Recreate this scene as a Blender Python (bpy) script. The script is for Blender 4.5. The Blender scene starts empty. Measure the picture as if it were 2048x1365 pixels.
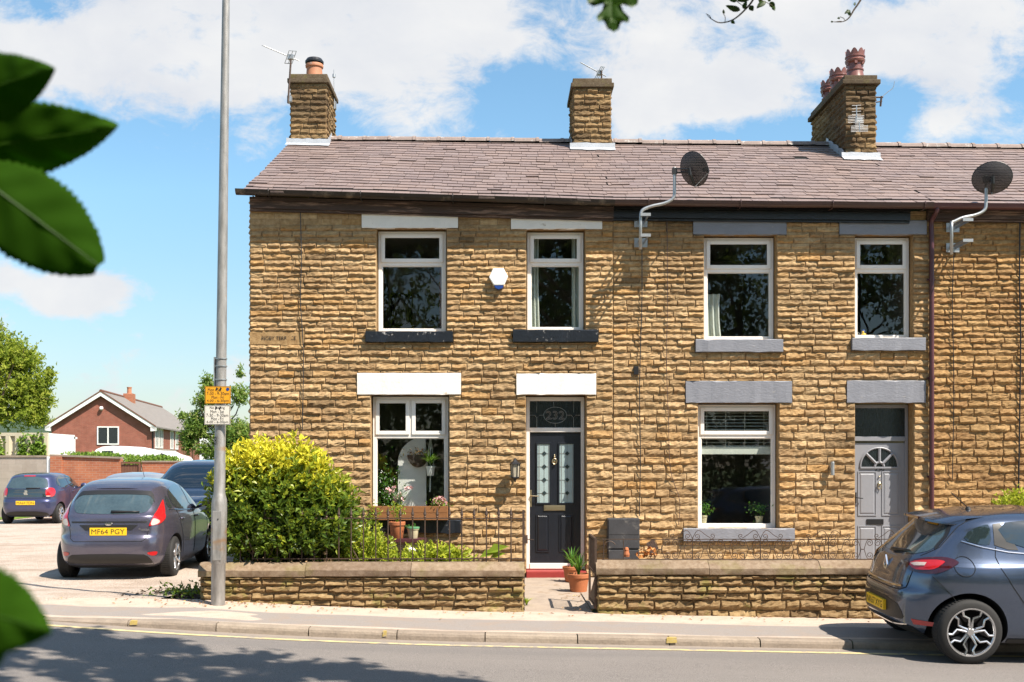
import bpy, bmesh, math, random
import numpy as np
from mathutils import Vector, Matrix, noise, geometry
from mathutils.bvhtree import BVHTree

# ------------------------------------------------------------------ camera, sky, sun, exposure
S = bpy.context.scene
COL = S.collection
FPX, CX, HY, EYE = 2200.0, 1000.0, 930.0, 1.78          # focal length, principal column and horizon row in photo pixels, eye height
R = math.radians
cam_d = bpy.data.cameras.new('camera')
cam = bpy.data.objects.new('camera', cam_d); COL.objects.link(cam)
cam.location = (0, 0, EYE); cam.rotation_euler = (R(90), 0, 0)
cam_d.sensor_width = 36; cam_d.lens = FPX / 2048 * 36
cam_d.shift_x = (1024 - CX) / 2048; cam_d.shift_y = (HY - 682.5) / 2048
cam_d.clip_start = 0.05; cam_d.clip_end = 4000
cam_d.dof.use_dof = True; cam_d.dof.focus_distance = 15.5; cam_d.dof.aperture_fstop = 7.5
S.camera = cam
S.view_settings.view_transform = 'Standard'; S.view_settings.look = 'None'
S.view_settings.exposure = 0.98; S.view_settings.gamma = 1.0

SUN = Vector((-0.57, 0.45, -1.0)).normalized()           # the way the light travels
sun_d = bpy.data.lights.new('sun', 'SUN'); sun_d.energy = 4.9; sun_d.angle = R(0.53); sun_d.color = (1.0, 0.915, 0.80)
sun = bpy.data.objects.new('sun', sun_d); COL.objects.link(sun)
sun.location = (10, -10, 30); sun.rotation_euler = SUN.to_track_quat('-Z', 'Y').to_euler()

W = bpy.data.worlds.new('World'); S.world = W; W.use_nodes = True
nt = W.node_tree; nt.nodes.clear()
def wn(t, **k):
    n = nt.nodes.new(t)
    for a, b in k.items(): setattr(n, a, b)
    return n
def wmath(op, a, b=None, c=None, clamp=False):
    n = wn('ShaderNodeMath', operation=op, use_clamp=clamp)
    for i, v in enumerate((a, b, c)):
        if v is None: continue
        if isinstance(v, (int, float)): n.inputs[i].default_value = v
        else: nt.links.new(v, n.inputs[i])
    return n.outputs[0]
sky = wn('ShaderNodeTexSky', sky_type='NISHITA', sun_disc=False)
sky.sun_elevation = math.asin(-SUN.z)
sky.sun_rotation = math.atan2(-SUN.x, -SUN.y)
sky.air_density = 1.0; sky.dust_density = 0.6; sky.ozone_density = 1.2; sky.altitude = 100
tc = wn('ShaderNodeTexCoord'); sep = wn('ShaderNodeSeparateXYZ'); nt.links.new(tc.outputs['Generated'], sep.inputs[0])
yy = wmath('MAXIMUM', wmath('ABSOLUTE', sep.outputs[1]), 0.12)
u = wmath('DIVIDE', sep.outputs[0], yy); v = wmath('DIVIDE', sep.outputs[2], yy)
cmb = wn('ShaderNodeCombineXYZ'); nt.links.new(u, cmb.inputs[0]); nt.links.new(v, cmb.inputs[1])
def wnoise(scale, detail, rough, off=0.0, dist=0.0, ys=1.5):
    mp = wn('ShaderNodeMapping'); mp.inputs['Location'].default_value = (off, off * 0.37, off * 1.7); mp.inputs['Scale'].default_value = (1, ys, 1)
    nt.links.new(cmb.outputs[0], mp.inputs[0])
    n = wn('ShaderNodeTexNoise'); n.inputs['Scale'].default_value = scale; n.inputs['Detail'].default_value = detail
    n.inputs['Roughness'].default_value = rough; n.inputs['Distortion'].default_value = dist
    nt.links.new(mp.outputs[0], n.inputs['Vector'])
    return n.outputs['Fac']
# cloud banks: centre and radius in tangent units of the sky direction, and weight
def uv(x, y): return ((x - CX) / FPX, (HY - y) / FPX)
CLOUDS = [(430, 90, 620, 150, 1.0), (820, 130, 300, 110, .6), (950, -60, 900, 130, .95), (1520, 110, 420, 170, 1.0), (1900, 90, 300, 130, .85),
          (185, 572, 130, 66, 1.9), (120, 600, 80, 40, .8), (5, 552, 60, 45, 1.0), (520, 300, 80, 60, .55), (890, 240, 170, 80, .7), (760, 270, 120, 60, .45),
          (1980, 250, 160, 70, .85), (1440, 200, 260, 80, .6), (1290, 270, 60, 40, .5), (1860, 240, 90, 50, .45), (480, 745, 80, 50, .6),
          (0, 110, 90, 80, .5), (1500, -250, 1100, 200, .8), (400, -300, 700, 160, .6), (300, 800, 160, 30, .3),
          (1045, 190, 150, 85, -.9), (40, 15, 120, 45, -.8), (640, 255, 70, 30, -.4), (1130, 235, 90, 60, -.5), (280, 420, 420, 170, -.7), (360, 140, 60, 25, -.5), (1500, 262, 220, 45, -.75), (1790, 205, 80, 55, -.8), (1230, 75, 60, 40, -.3)]
acc = None
for (px_, py_, rx, ry, wgt) in CLOUDS:
    a, b = uv(px_, py_)
    mp = wn('ShaderNodeMapping'); mp.inputs['Scale'].default_value = (FPX / rx, FPX / ry, 1)
    mp.inputs['Location'].default_value = (-a * FPX / rx, -b * FPX / ry, 0); nt.links.new(cmb.outputs[0], mp.inputs[0])
    ln = wn('ShaderNodeVectorMath', operation='LENGTH'); nt.links.new(mp.outputs[0], ln.inputs[0])
    mr = wn('ShaderNodeMapRange', interpolation_type='SMOOTHSTEP'); mr.inputs[1].default_value = 1.35; mr.inputs[2].default_value = 0.25
    mr.inputs[3].default_value = 0; mr.inputs[4].default_value = wgt; nt.links.new(ln.outputs['Value'], mr.inputs[0])
    acc = mr.outputs[0] if acc is None else wmath('ADD', acc, mr.outputs[0])
n1 = wnoise(5.0, 9, 0.58, 3.1, 0.25); n2 = wnoise(21, 9, 0.66, 9.4, 0.35); n3 = wnoise(7, 6, 0.55, 21.7, 0.2)
dens = wmath('ADD', wmath('MULTIPLY', acc, 0.60), wmath('ADD', wmath('MULTIPLY', wmath('SUBTRACT', n1, 0.5), 2.6), wmath('MULTIPLY', wmath('SUBTRACT', n2, 0.5), 1.5)))
cf = wn('ShaderNodeMapRange', interpolation_type='SMOOTHSTEP'); cf.inputs[1].default_value = 0.02; cf.inputs[2].default_value = 0.66
nt.links.new(dens, cf.inputs[0])
cshade = wn('ShaderNodeMapRange'); cshade.inputs[1].default_value = 0.3; cshade.inputs[2].default_value = 0.7; nt.links.new(n3, cshade.inputs[0])
cmix = wn('ShaderNodeMix', data_type='RGBA'); cmix.inputs[6].default_value = (0.80, 0.82, 0.87, 1); cmix.inputs[7].default_value = (1.0, 0.99, 0.97, 1)
nt.links.new(cshade.outputs[0], cmix.inputs[0])
bg1 = wn('ShaderNodeBackground'); bg1.inputs[1].default_value = 0.105
hs = wn('ShaderNodeHueSaturation'); hs.inputs['Saturation'].default_value = 1.18; hs.inputs['Hue'].default_value = 0.486; hs.inputs['Value'].default_value = 1.0
hv = wn('ShaderNodeMapRange'); hv.inputs[1].default_value = 0.0; hv.inputs[2].default_value = 0.25; hv.inputs[3].default_value = 0.56; hv.inputs[4].default_value = 1.0
nt.links.new(v, hv.inputs[0]); nt.links.new(hv.outputs[0], hs.inputs['Value'])
nt.links.new(sky.outputs[0], hs.inputs['Color']); nt.links.new(hs.outputs[0], bg1.inputs[0])
bg2 = wn('ShaderNodeBackground'); bg2.inputs[1].default_value = 0.49; nt.links.new(cmix.outputs[2], bg2.inputs[0])
hzn = wn('ShaderNodeMapRange', interpolation_type='SMOOTHSTEP'); hzn.inputs[1].default_value = 0.30; hzn.inputs[2].default_value = 0.0
hzn.inputs[3].default_value = 0.05; hzn.inputs[4].default_value = 0.15; nt.links.new(v, hzn.inputs[0])
fac = wmath('MAXIMUM', wmath('MULTIPLY', cf.outputs[0], 0.96), hzn.outputs[0])
ms = wn('ShaderNodeMixShader'); nt.links.new(fac, ms.inputs[0]); nt.links.new(bg1.outputs[0], ms.inputs[1]); nt.links.new(bg2.outputs[0], ms.inputs[2])
wo = wn('ShaderNodeOutputWorld'); nt.links.new(ms.outputs[0], wo.inputs[0])

# ------------------------------------------------------------------ helpers
def P(x, y, Y): return Vector(((x - CX) * Y / FPX, Y, EYE + (HY - y) * Y / FPX))
YF = 16.8                                                # the terrace front
def fx(x): return (x - CX) * YF / FPX
def fz(y): return EYE + (HY - y) * YF / FPX

class MB:
    def __init__(s): s.v = []; s.f = []; s.m = []; s.t = []
    def add(s, vs, fs, m=0, t=0.5):
        o = len(s.v); s.v.extend(tuple(p) for p in vs)
        for f in fs: s.f.append(tuple(i + o for i in f)); s.m.append(m); s.t.append(t)
    def box(s, a, b, m=0, t=0.5):
        (x0, y0, z0), (x1, y1, z1) = a, b
        if x0 > x1: x0, x1 = x1, x0
        if y0 > y1: y0, y1 = y1, y0
        if z0 > z1: z0, z1 = z1, z0
        s.add([(x0,y0,z0),(x1,y0,z0),(x1,y1,z0),(x0,y1,z0),(x0,y0,z1),(x1,y0,z1),(x1,y1,z1),(x0,y1,z1)],
              [(0,3,2,1),(4,5,6,7),(0,1,5,4),(1,2,6,5),(2,3,7,6),(3,0,4,7)], m, t)
    def frame(s, x0, x1, z0, z1, w, y0, y1, m=0):          # rectangular ring in the XZ plane, butted bars
        s.box((x0,y0,z0),(x0+w,y1,z1),m); s.box((x1-w,y0,z0),(x1,y1,z1),m)
        s.box((x0+w,y0,z0),(x1-w,y1,z0+w),m); s.box((x0+w,y0,z1-w),(x1-w,y1,z1),m)
    def prism(s, pts, d, m=0, t=0.5):                      # closed 3D polygon extruded by vector d
        n = len(pts); d = Vector(d); a = [Vector(p) for p in pts]
        s.add(a + [p + d for p in a], [tuple(range(n))[::-1], tuple(range(n, 2*n))] + [(i, (i+1) % n, (i+1) % n + n, i + n) for i in range(n)], m, t)
    def tube(s, path, r, seg=8, m=0, t=0.5, cap=True):
        path = [Vector(p) for p in path]; n = len(path); vs = []; rs = r if isinstance(r, (list, tuple)) else [r]*n
        up = None
        for i, p in enumerate(path):
            d = (path[min(i+1, n-1)] - path[max(i-1, 0)]).normalized()
            if up is None: up = Vector((0,0,1)) if abs(d.z) < .9 else Vector((1,0,0))
            a = d.cross(up).normalized(); up = a.cross(d).normalized()
            for k in range(seg):
                an = 2*math.pi*k/seg; vs.append(p + (a*math.cos(an) + up*math.sin(an))*rs[i])
        fs = [(i*seg+k, i*seg+(k+1) % seg, (i+1)*seg+(k+1) % seg, (i+1)*seg+k) for i in range(n-1) for k in range(seg)]
        if cap: fs += [tuple(range(seg))[::-1], tuple(range((n-1)*seg, n*seg))]
        s.add(vs, fs, m, t)
    def lathe(s, prof, c=(0,0,0), ax='z', seg=20, m=0, t=0.5):   # prof: (radius, height)
        vs = []
        for r, h in prof:
            for k in range(seg):
                a = 2*math.pi*k/seg; q = (r*math.cos(a), r*math.sin(a), h)
                if ax == 'y': q = (q[0], q[2], q[1])
                elif ax == 'x': q = (q[2], q[0], q[1])
                vs.append((c[0]+q[0], c[1]+q[1], c[2]+q[2]))
        n = len(prof)
        fs = [(i*seg+k, i*seg+(k+1) % seg, (i+1)*seg+(k+1) % seg, (i+1)*seg+k) for i in range(n-1) for k in range(seg)]
        fs += [tuple(range(seg))[::-1], tuple(range((n-1)*seg, n*seg))]
        s.add(vs, fs, m, t)
    def sphere(s, c, r, seg=12, m=0, t=0.5, sc=(1,1,1)):
        n = seg//2; vs = []; 
        for i in range(n+1):
            ph = math.pi*i/n
            for k in range(seg):
                a = 2*math.pi*k/seg
                vs.append((c[0]+r*sc[0]*math.sin(ph)*math.cos(a), c[1]+r*sc[1]*math.sin(ph)*math.sin(a), c[2]+r*sc[2]*math.cos(ph)))
        s.add(vs, [(i*seg+k, (i+1)*seg+k, (i+1)*seg+(k+1) % seg, i*seg+(k+1) % seg) for i in range(n) for k in range(seg)], m, t)
    def grid(s, fn, nu, nv, m=0, t=0.5):
        vs = [fn(i/nu, j/nv) for j in range(nv+1) for i in range(nu+1)]
        s.add(vs, [(j*(nu+1)+i, j*(nu+1)+i+1, (j+1)*(nu+1)+i+1, (j+1)*(nu+1)+i) for j in range(nv) for i in range(nu)], m, t)
    def build(s, name, mats, parent=None, smooth=False, bevel=0, label=None, fixn=False):
        me = bpy.data.meshes.new(name); me.from_pydata(s.v, [], s.f)
        mats = mats if isinstance(mats, (list, tuple)) else [mats]
        for m in mats: me.materials.append(m)
        me.polygons.foreach_set('material_index', s.m)
        at = me.attributes.new('tint', 'FLOAT', 'FACE'); at.data.foreach_set('value', s.t)
        if bevel or fixn:
            bm = bmesh.new(); bm.from_mesh(me)
            if fixn: bmesh.ops.recalc_face_normals(bm, faces=bm.faces)
            if bevel:
                bmesh.ops.bevel(bm, geom=[e for e in bm.edges if e.is_manifold and e.calc_face_angle(0) > .5], offset=bevel, segments=2, profile=.6, affect='EDGES', clamp_overlap=True)
            bm.to_mesh(me); bm.free()
        if smooth:
            me.polygons.foreach_set('use_smooth', [True]*len(me.polygons))
        me.update()
        o = bpy.data.objects.new(name, me); COL.objects.link(o)
        if smooth == 'auto':
            me.set_sharp_from_angle(angle=R(38))
        if parent: attach(o, parent)
        if label: o['label'] = label
        return o

def attach(o, parent):
    o.parent = parent
    if not parent.get('_local'): o.matrix_parent_inverse = parent.matrix_basis.inverted() if parent.parent is None else Matrix.Identity(4)

def thing(name, label, cat, loc=(0,0,0), group=None, local=False, rotz=0):
    o = bpy.data.objects.new(name, None); COL.objects.link(o); o.empty_display_size = .1
    o.location = loc; o.rotation_euler = (0, 0, rotz); o['label'] = label; o['category'] = cat
    o.matrix_basis = Matrix.Translation(loc) @ Matrix.Rotation(rotz, 4, 'Z')
    if group: o['group'] = group
    if local: o['_local'] = 1
    return o
def tag(o, label, cat, group=None):
    o['label'] = label; o['category'] = cat
    if group: o['group'] = group
    return o
def structure(o): o['kind'] = 'structure'; return o
def stuff(o, label=None, cat=None):
    o['kind'] = 'stuff'
    if label: o['label'] = label; o['category'] = cat
    return o
def dup(root, loc, rotz=None, label=None):
    r = root.copy(); COL.objects.link(r); r.location = loc
    if rotz is not None: r.rotation_euler = (0, 0, rotz)
    if label: r['label'] = label
    def rec(src, dst):
        for ch in [c for c in bpy.data.objects if c.parent == src]:
            c = ch.copy(); COL.objects.link(c); c.parent = dst; rec(ch, c)
    rec(root, r); return r

def text_faces(txt, font_size=1.0):
    cu = bpy.data.curves.new('t', 'FONT'); cu.body = txt; cu.size = font_size; cu.resolution_u = 3
    ob = bpy.data.objects.new('t', cu); COL.objects.link(ob); bpy.context.view_layer.update()
    me = bpy.data.meshes.new_from_object(ob)
    vs = np.array([tuple(v.co) for v in me.vertices]); fs = [tuple(p.vertices) for p in me.polygons]
    bpy.data.objects.remove(ob); bpy.data.meshes.remove(me); bpy.data.curves.remove(cu)
    return vs, fs
def add_text(mb, txt, org, ux, uy, w, h, m=0, thick=0.0):
    """centred text, w x h metres, at org in the plane of unit vectors ux, uy"""
    vs, fs = text_faces(txt); lo = vs.min(0); hi = vs.max(0)
    ux = Vector(ux); uy = Vector(uy); org = Vector(org)
    sx = w/(hi[0]-lo[0]); sy = h/(hi[1]-lo[1])
    pts = [org + ux*((p[0]-(lo[0]+hi[0])/2)*sx) + uy*((p[1]-(lo[1]+hi[1])/2)*sy) for p in vs]
    mb.add(pts, fs, m)

def smooth_path(pts, n=6):
    pts = [Vector(p) for p in pts]; out = []
    for i in range(len(pts)-1):
        p0 = pts[max(i-1,0)]; p1 = pts[i]; p2 = pts[i+1]; p3 = pts[min(i+2,len(pts)-1)]
        for k in range(n):
            t = k/n; out.append(.5*((2*p1)+(p2-p0)*t+(2*p0-5*p1+4*p2-p3)*t*t+(3*p1-p0-3*p2+p3)*t**3))
    out.append(pts[-1]); return out

# leaves as folded blades, many at once
def leaves(mb, c, d, up, L, Wd, rng, m=0, t=None, fold=.25):
    n = len(c); d = d/np.linalg.norm(d, axis=1, keepdims=True); s = np.cross(d, up); s /= (np.linalg.norm(s, axis=1, keepdims=True)+1e-9); nn = np.cross(s, d)
    L = np.broadcast_to(L, n)[:, None]; Wd = np.broadcast_to(Wd, n)[:, None]
    base = c; tip = c + d*L - nn*L*.12; mid = c + d*L*.45
    a = mid + s*Wd*.5 + nn*Wd*fold; b = mid - s*Wd*.5 + nn*Wd*fold
    V = np.stack([base, a, tip, b], 1).reshape(-1, 3)
    o = len(mb.v); mb.v.extend(map(tuple, V.tolist()))
    tt = t if t is not None else rng.random(n)
    for i in range(n):
        k = o+4*i; mb.f.append((k, k+1, k+2)); mb.f.append((k, k+2, k+3)); mb.m += [m, m]; mb.t += [float(tt[i])]*2
def rdir(rng, n):
    v = rng.normal(size=(n, 3)); return v/np.linalg.norm(v, axis=1, keepdims=True)
# ------------------------------------------------------------------ materials
def new_mat(name):
    m = bpy.data.materials.new(name); m.use_nodes = True; t = m.node_tree; t.nodes.clear()
    out = t.nodes.new('ShaderNodeOutputMaterial'); return m, t, out
class NT:
    def __init__(s, t): s.t = t
    def n(s, ty, **k):
        x = s.t.nodes.new(ty)
        for a, b in k.items(): setattr(x, a, b)
        return x
    def l(s, a, b): s.t.links.new(a, b)
    def noise(s, scale, detail=4, rough=.55, vec=None, dist=0):
        x = s.n('ShaderNodeTexNoise'); x.inputs['Scale'].default_value = scale; x.inputs['Detail'].default_value = detail
        x.inputs['Roughness'].default_value = rough; x.inputs['Distortion'].default_value = dist
        if vec is not None: s.l(vec, x.inputs['Vector'])
        return x.outputs['Fac']
    def rng(s, v, a, b, c=0, d=1, smooth=False):
        x = s.n('ShaderNodeMapRange'); 
        if smooth: x.interpolation_type = 'SMOOTHSTEP'
        for i, q in enumerate((a, b, c, d)): x.inputs[i+1].default_value = q
        s.l(v, x.inputs[0]); return x.outputs[0]
    def math(s, op, a, b=None):
        x = s.n('ShaderNodeMath', operation=op)
        for i, q in enumerate((a, b)):
            if q is None: continue
            if isinstance(q, (int, float)): x.inputs[i].default_value = q
            else: s.l(q, x.inputs[i])
        return x.outputs[0]
    def mix(s, f, a, b, blend='MIX'):
        x = s.n('ShaderNodeMix', data_type='RGBA', blend_type=blend)
        for i, q in ((0, f), (6, a), (7, b)):
            if isinstance(q, (int, float)): x.inputs[i].default_value = q
            elif isinstance(q, tuple): x.inputs[i].default_value = (*q, 1)[:4]
            else: s.l(q, x.inputs[i])
        return x.outputs[2]
    def ramp(s, f, cols):
        x = s.n('ShaderNodeValToRGB'); e = x.color_ramp.elements
        while len(e) < len(cols): e.new(.5)
        for i, c in enumerate(cols):
            p, c = c if isinstance(c[1], tuple) else (i/(len(cols)-1), c)
            e[i].position = p; e[i].color = (*c, 1)
        s.l(f, x.inputs[0]); return x.outputs[0]
    def coord(s, kind='Object', scale=None):
        x = s.n('ShaderNodeTexCoord').outputs[kind]
        if scale:
            mp = s.n('ShaderNodeMapping'); mp.inputs['Scale'].default_value = scale; s.l(x, mp.inputs[0]); x = mp.outputs[0]
        return x
    def attr(s, name='tint'):
        x = s.n('ShaderNodeAttribute', attribute_name=name); return x.outputs['Fac']
    def bump(s, h, st=.3, dist=.01):
        x = s.n('ShaderNodeBump'); x.inputs['Strength'].default_value = st; x.inputs['Distance'].default_value = dist
        s.l(h, x.inputs['Height']); return x.outputs[0]
    def bsdf(s, col, rough=.6, metal=0, spec=.5, coat=0, normal=None, **kw):
        x = s.n('ShaderNodeBsdfPrincipled')
        for k, q in (('Base Color', col), ('Roughness', rough), ('Metallic', metal), ('Specular IOR Level', spec), ('Coat Weight', coat)):
            if isinstance(q, (int, float)): x.inputs[k].default_value = q
            elif isinstance(q, tuple): x.inputs[k].default_value = (*q, 1)
            else: s.l(q, x.inputs[k])
        for k, q in kw.items(): x.inputs[k.replace('_', ' ')].default_value = q
        if normal is not None: s.l(normal, x.inputs['Normal'])
        return x.outputs[0]
def mat(name, col, rough=.6, metal=0, spec=.5, coat=0, var=.2, scale=6, bump=0, bscale=40, ramp=None, sc=None, dirt=None):
    """plain surface: base colour varied by two noises; ramp = colours looked up by the face 'tint'"""
    m, t, out = new_mat(name); q = NT(t); co = q.coord('Object', sc)
    base = q.ramp(q.attr(), ramp) if ramp else col
    n1 = q.noise(scale, 5, .6, co); n2 = q.noise(scale*9, 3, .6, co)
    f = q.rng(q.math('ADD', q.math('MULTIPLY', n1, .65), q.math('MULTIPLY', n2, .35)), .32, .68)
    c = q.mix(f, q.mix(1.0, base, (1-var,)*3, 'MULTIPLY'), base)
    if dirt:
        d = q.rng(q.noise(dirt[1], 6, .65, co), dirt[2], dirt[2]+.12, 0, 1, True); c = q.mix(d, c, dirt[0])
    nm = q.bump(q.noise(bscale, 4, .6, co), bump, .01) if bump else None
    q.l(q.bsdf(c, rough, metal, spec, coat, nm), out.inputs[0]); return m
def leaf_mat(name, ramp, trans=.35, rough=.45, tcol=(.35, .5, .06)):
    m, t, out = new_mat(name); q = NT(t)
    c = q.ramp(q.attr(), ramp)
    p = q.bsdf(c, rough, 0, .4 if rough < .8 else .08)
    tr = q.n('ShaderNodeBsdfTranslucent'); q.l(q.mix(.5, c, tcol), tr.inputs[0])
    mx = q.n('ShaderNodeMixShader'); mx.inputs[0].default_value = trans; q.l(p, mx.inputs[1]); q.l(tr.outputs[0], mx.inputs[2])
    q.l(mx.outputs[0], out.inputs[0]); return m

def stone_mat(name, cols, soot=(.05, .035, .022), soot_amt=.55, moss=0):
    m, t, out = new_mat(name); q = NT(t); co = q.coord()
    c = q.ramp(q.attr(), cols)
    c = q.mix(q.rng(q.noise(16, 6, .65, co), .35, .7), q.mix(1., c, (.62, .56, .50), 'MULTIPLY'), c)
    c = q.mix(q.rng(q.noise(70, 3, .6, co), .62, .74, 0, .6), c, (.50, .38, .22))
    big = q.noise(.55, 5, .62, co, .4)
    c = q.mix(q.rng(big, .46, .66, 0, soot_amt, True), c, q.mix(.30, soot, c))
    fl = q.rng(q.noise(5.5, 5, .7, co), .60, .70, 0, soot_amt, True)
    c = q.mix(fl, c, q.mix(.35, soot, c))
    if moss:
        c = q.mix(q.rng(q.noise(3.2, 5, .6, co), .52, .64, 0, moss, True), c, (.17, .16, .035))
    h = q.math('ADD', q.noise(55, 5, .65, co), q.math('MULTIPLY', q.noise(160, 3, .6, co), .5))
    q.l(q.bsdf(c, .88, 0, .2, 0, q.bump(h, .7, .008)), out.inputs[0]); return m

def glass_mat(name, tint=(.80, .86, .84), refl=.10, rough=0.0, dark=None):
    m, t, out = new_mat(name); q = NT(t); co = q.coord()
    tr = q.n('ShaderNodeBsdfTransparent'); tr.inputs[0].default_value = (*tint, 1)
    g = q.n('ShaderNodeBsdfGlossy'); g.inputs['Roughness'].default_value = rough; g.inputs[0].default_value = (.95, .98, 1, 1)
    nm = q.bump(q.noise(1.3, 2, .5, co), .02, .05); q.l(nm, g.inputs['Normal'])
    gm = q.n('ShaderNodeNewGeometry'); dp = q.n('ShaderNodeVectorMath', operation='DOT_PRODUCT'); q.l(gm.outputs['Incoming'], dp.inputs[0]); q.l(gm.outputs['Normal'], dp.inputs[1])
    sch = q.math('POWER', q.math('SUBTRACT', 1.0, q.math('ABSOLUTE', dp.outputs['Value'])), 5)   # Schlick, the same from both sides
    f = q.math('MINIMUM', q.math('ADD', q.math('MULTIPLY', sch, .9), refl), 1.0)
    mx = q.n('ShaderNodeMixShader'); q.l(f, mx.inputs[0]); q.l(tr.outputs[0], mx.inputs[1]); q.l(g.outputs[0], mx.inputs[2])
    q.l(mx.outputs[0], out.inputs[0]); return m

def brick_mat(name, c1, c2, mortar, scale=1.0, bw=.225, bh=.075, ax='xz'):
    m, t, out = new_mat(name); q = NT(t); co = q.coord()
    sp = q.n('ShaderNodeSeparateXYZ'); q.l(co, sp.inputs[0]); cm = q.n('ShaderNodeCombineXYZ')
    su = q.math('ADD', sp.outputs[0], sp.outputs[1]); q.l(su, cm.inputs[0]); q.l(sp.outputs[2], cm.inputs[1])
    b = q.n('ShaderNodeTexBrick'); q.l(cm.outputs[0], b.inputs['Vector'])
    b.inputs['Color1'].default_value = (*c1, 1); b.inputs['Color2'].default_value = (*c2, 1); b.inputs['Mortar'].default_value = (*mortar, 1)
    b.inputs['Scale'].default_value = scale; b.inputs['Mortar Size'].default_value = .006; b.inputs['Brick Width'].default_value = bw; b.inputs['Row Height'].default_value = bh
    c = q.mix(q.rng(q.noise(2.0, 5, .6, co), .3, .7), q.mix(1., b.outputs['Color'], (.75, .72, .7), 'MULTIPLY'), b.outputs['Color'])
    q.l(q.bsdf(c, .85, 0, .2, 0, q.bump(b.outputs['Fac'], -.3, .01)), out.inputs[0]); return m

M = {}
M['stone'] = stone_mat('sandstone', [(.28, .19, .10), (.465, .313, .16), (.54, .378, .20), (.405, .268, .138), (.595, .425, .235), (.485, .293, .12), (.545, .385, .21)], soot_amt=.40)
M['stone_warm'] = stone_mat('sandstone_warm', [(.29, .17, .075), (.42, .255, .105), (.47, .30, .135), (.36, .21, .09), (.50, .33, .15)], soot_amt=.35)
M['stone_flat'] = stone_mat('dressed_sandstone', [(.34, .22, .11), (.44, .29, .14), (.50, .35, .18)], soot_amt=.25)
M['stone_chimney'] = stone_mat('sooty_sandstone', [(.10, .07, .04), (.30, .20, .095), (.37, .25, .125), (.17, .11, .055), (.40, .285, .15)], soot_amt=.95)
M['stone_garden'] = stone_mat('mossy_sandstone', [(.19, .13, .07), (.30, .205, .105), (.37, .265, .135), (.24, .16, .08), (.41, .30, .16)], soot_amt=.5, moss=.55)
M['cap'] = stone_mat('sooty_cap_stone', [(.11, .085, .06), (.17, .13, .085), (.14, .105, .07)], soot_amt=.6, moss=.3)
M['coping'] = stone_mat('coping_stone', [(.28, .215, .155), (.33, .25, .175), (.25, .185, .135)], soot_amt=.35, moss=.25)
M['mortar'] = mat('mortar', (.30, .215, .13), .95, 0, .1, var=.45, scale=3, bump=.4, bscale=90)
def slate_mat():
    m, t, out = new_mat('purple_slate'); q = NT(t); co = q.coord()
    c = q.ramp(q.attr(), [(.20, .148, .132), (.25, .183, .16), (.225, .168, .152), (.275, .20, .172), (.238, .18, .162), (.262, .20, .182)])
    c = q.mix(q.rng(q.noise(.7, 4, .6, co), .4, .7, 0, .35), c, (.20, .15, .15))
    c = q.mix(q.rng(q.noise(14, 4, .65, co), .62, .72, 0, .7), c, (.40, .36, .33))
    c = q.mix(q.rng(q.noise(30, 4, .6, co), .35, .7), q.mix(1., c, (.78, .77, .76), 'MULTIPLY'), c)
    q.l(q.bsdf(c, .55, 0, .45, 0, q.bump(q.noise(35, 5, .6, co), .25, .008)), out.inputs[0]); return m
M['slate'] = slate_mat()
M['ridge'] = mat('ridge_tile', (.30, .23, .20), .8, var=.4, scale=5, bump=.3, dirt=((.45, .43, .40), 6, .56))
M['white_stone'] = mat('white_painted_stone', (.88, .83, .76), .6, var=.10, scale=7, bump=.4, bscale=22, dirt=((.42, .32, .22), 5.5, .63))
M['grey_stone'] = mat('grey_painted_stone', (.235, .24, .27), .5, var=.16, scale=5, bump=.55, bscale=18, sc=(1, 2, 2.5), dirt=((.36, .34, .31), 9, .64))
M['black_stone'] = mat('black_painted_stone', (.018, .021, .028), .28, spec=.6, var=.3, scale=9, bump=.5, bscale=18, dirt=((.42, .40, .38), 11, .60))
M['upvc'] = mat('white_plastic', (.87, .82, .76), .28, var=.04, scale=4)
M['frame_grey'] = mat('grey_painted_wood', (.27, .275, .30), .42, var=.08, scale=12, bump=.15, bscale=30)
M['black_door'] = mat('black_grained_door', (.013, .016, .024), .33, spec=.6, var=.35, scale=10, bump=.4, bscale=26, sc=(6, 6, .7))
M['glass'] = glass_mat('window_glass', (.88, .90, .88), .06)
M['frosted'] = mat('frosted_glass', (.36, .46, .46), .22, var=.12, scale=14, bump=.2, bscale=90)
M['rain_glass'] = mat('obscure_glass', (.02, .026, .030), .12, spec=.7, var=.4, scale=10, bump=.35, bscale=60, sc=(3, 3, .5))
M['lead'] = mat('lead_strip', (.42, .43, .42), .35, metal=.6, var=.2)
M['flashing'] = mat('lead_flashing', (.50, .52, .55), .5, metal=.2, var=.3, scale=5, bump=.3)
M['dark_bevel'] = mat('dark_bevel_glass', (.03, .05, .055), .1, spec=.8)
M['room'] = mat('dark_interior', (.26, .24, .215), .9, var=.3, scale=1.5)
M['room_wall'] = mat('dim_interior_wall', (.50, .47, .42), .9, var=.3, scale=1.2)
M['plaster'] = mat('white_plaster', (.82, .81, .79), .8, var=.08, scale=5)
M['curtain'] = mat('pale_curtain', (.62, .66, .60), .85, var=.12, scale=4)
M['pink_curtain'] = mat('pink_curtain', (.30, .18, .17), .85, var=.2)
M['brass'] = mat('aged_brass', (.62, .52, .34), .28, metal=.9, var=.2)
M['chrome'] = mat('polished_chrome', (.75, .75, .76), .12, metal=1, var=.05)
M['red_paint'] = mat('red_step_paint', (.33, .035, .03), .5, var=.25, scale=8, bump=.2)
M['brown_wood'] = mat('weathered_brown_timber', (.085, .05, .036), .7, var=.5, scale=3, bump=.4, bscale=22, sc=(.5, 4, 5), dirt=((.24, .15, .11), 3, .52))
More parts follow.
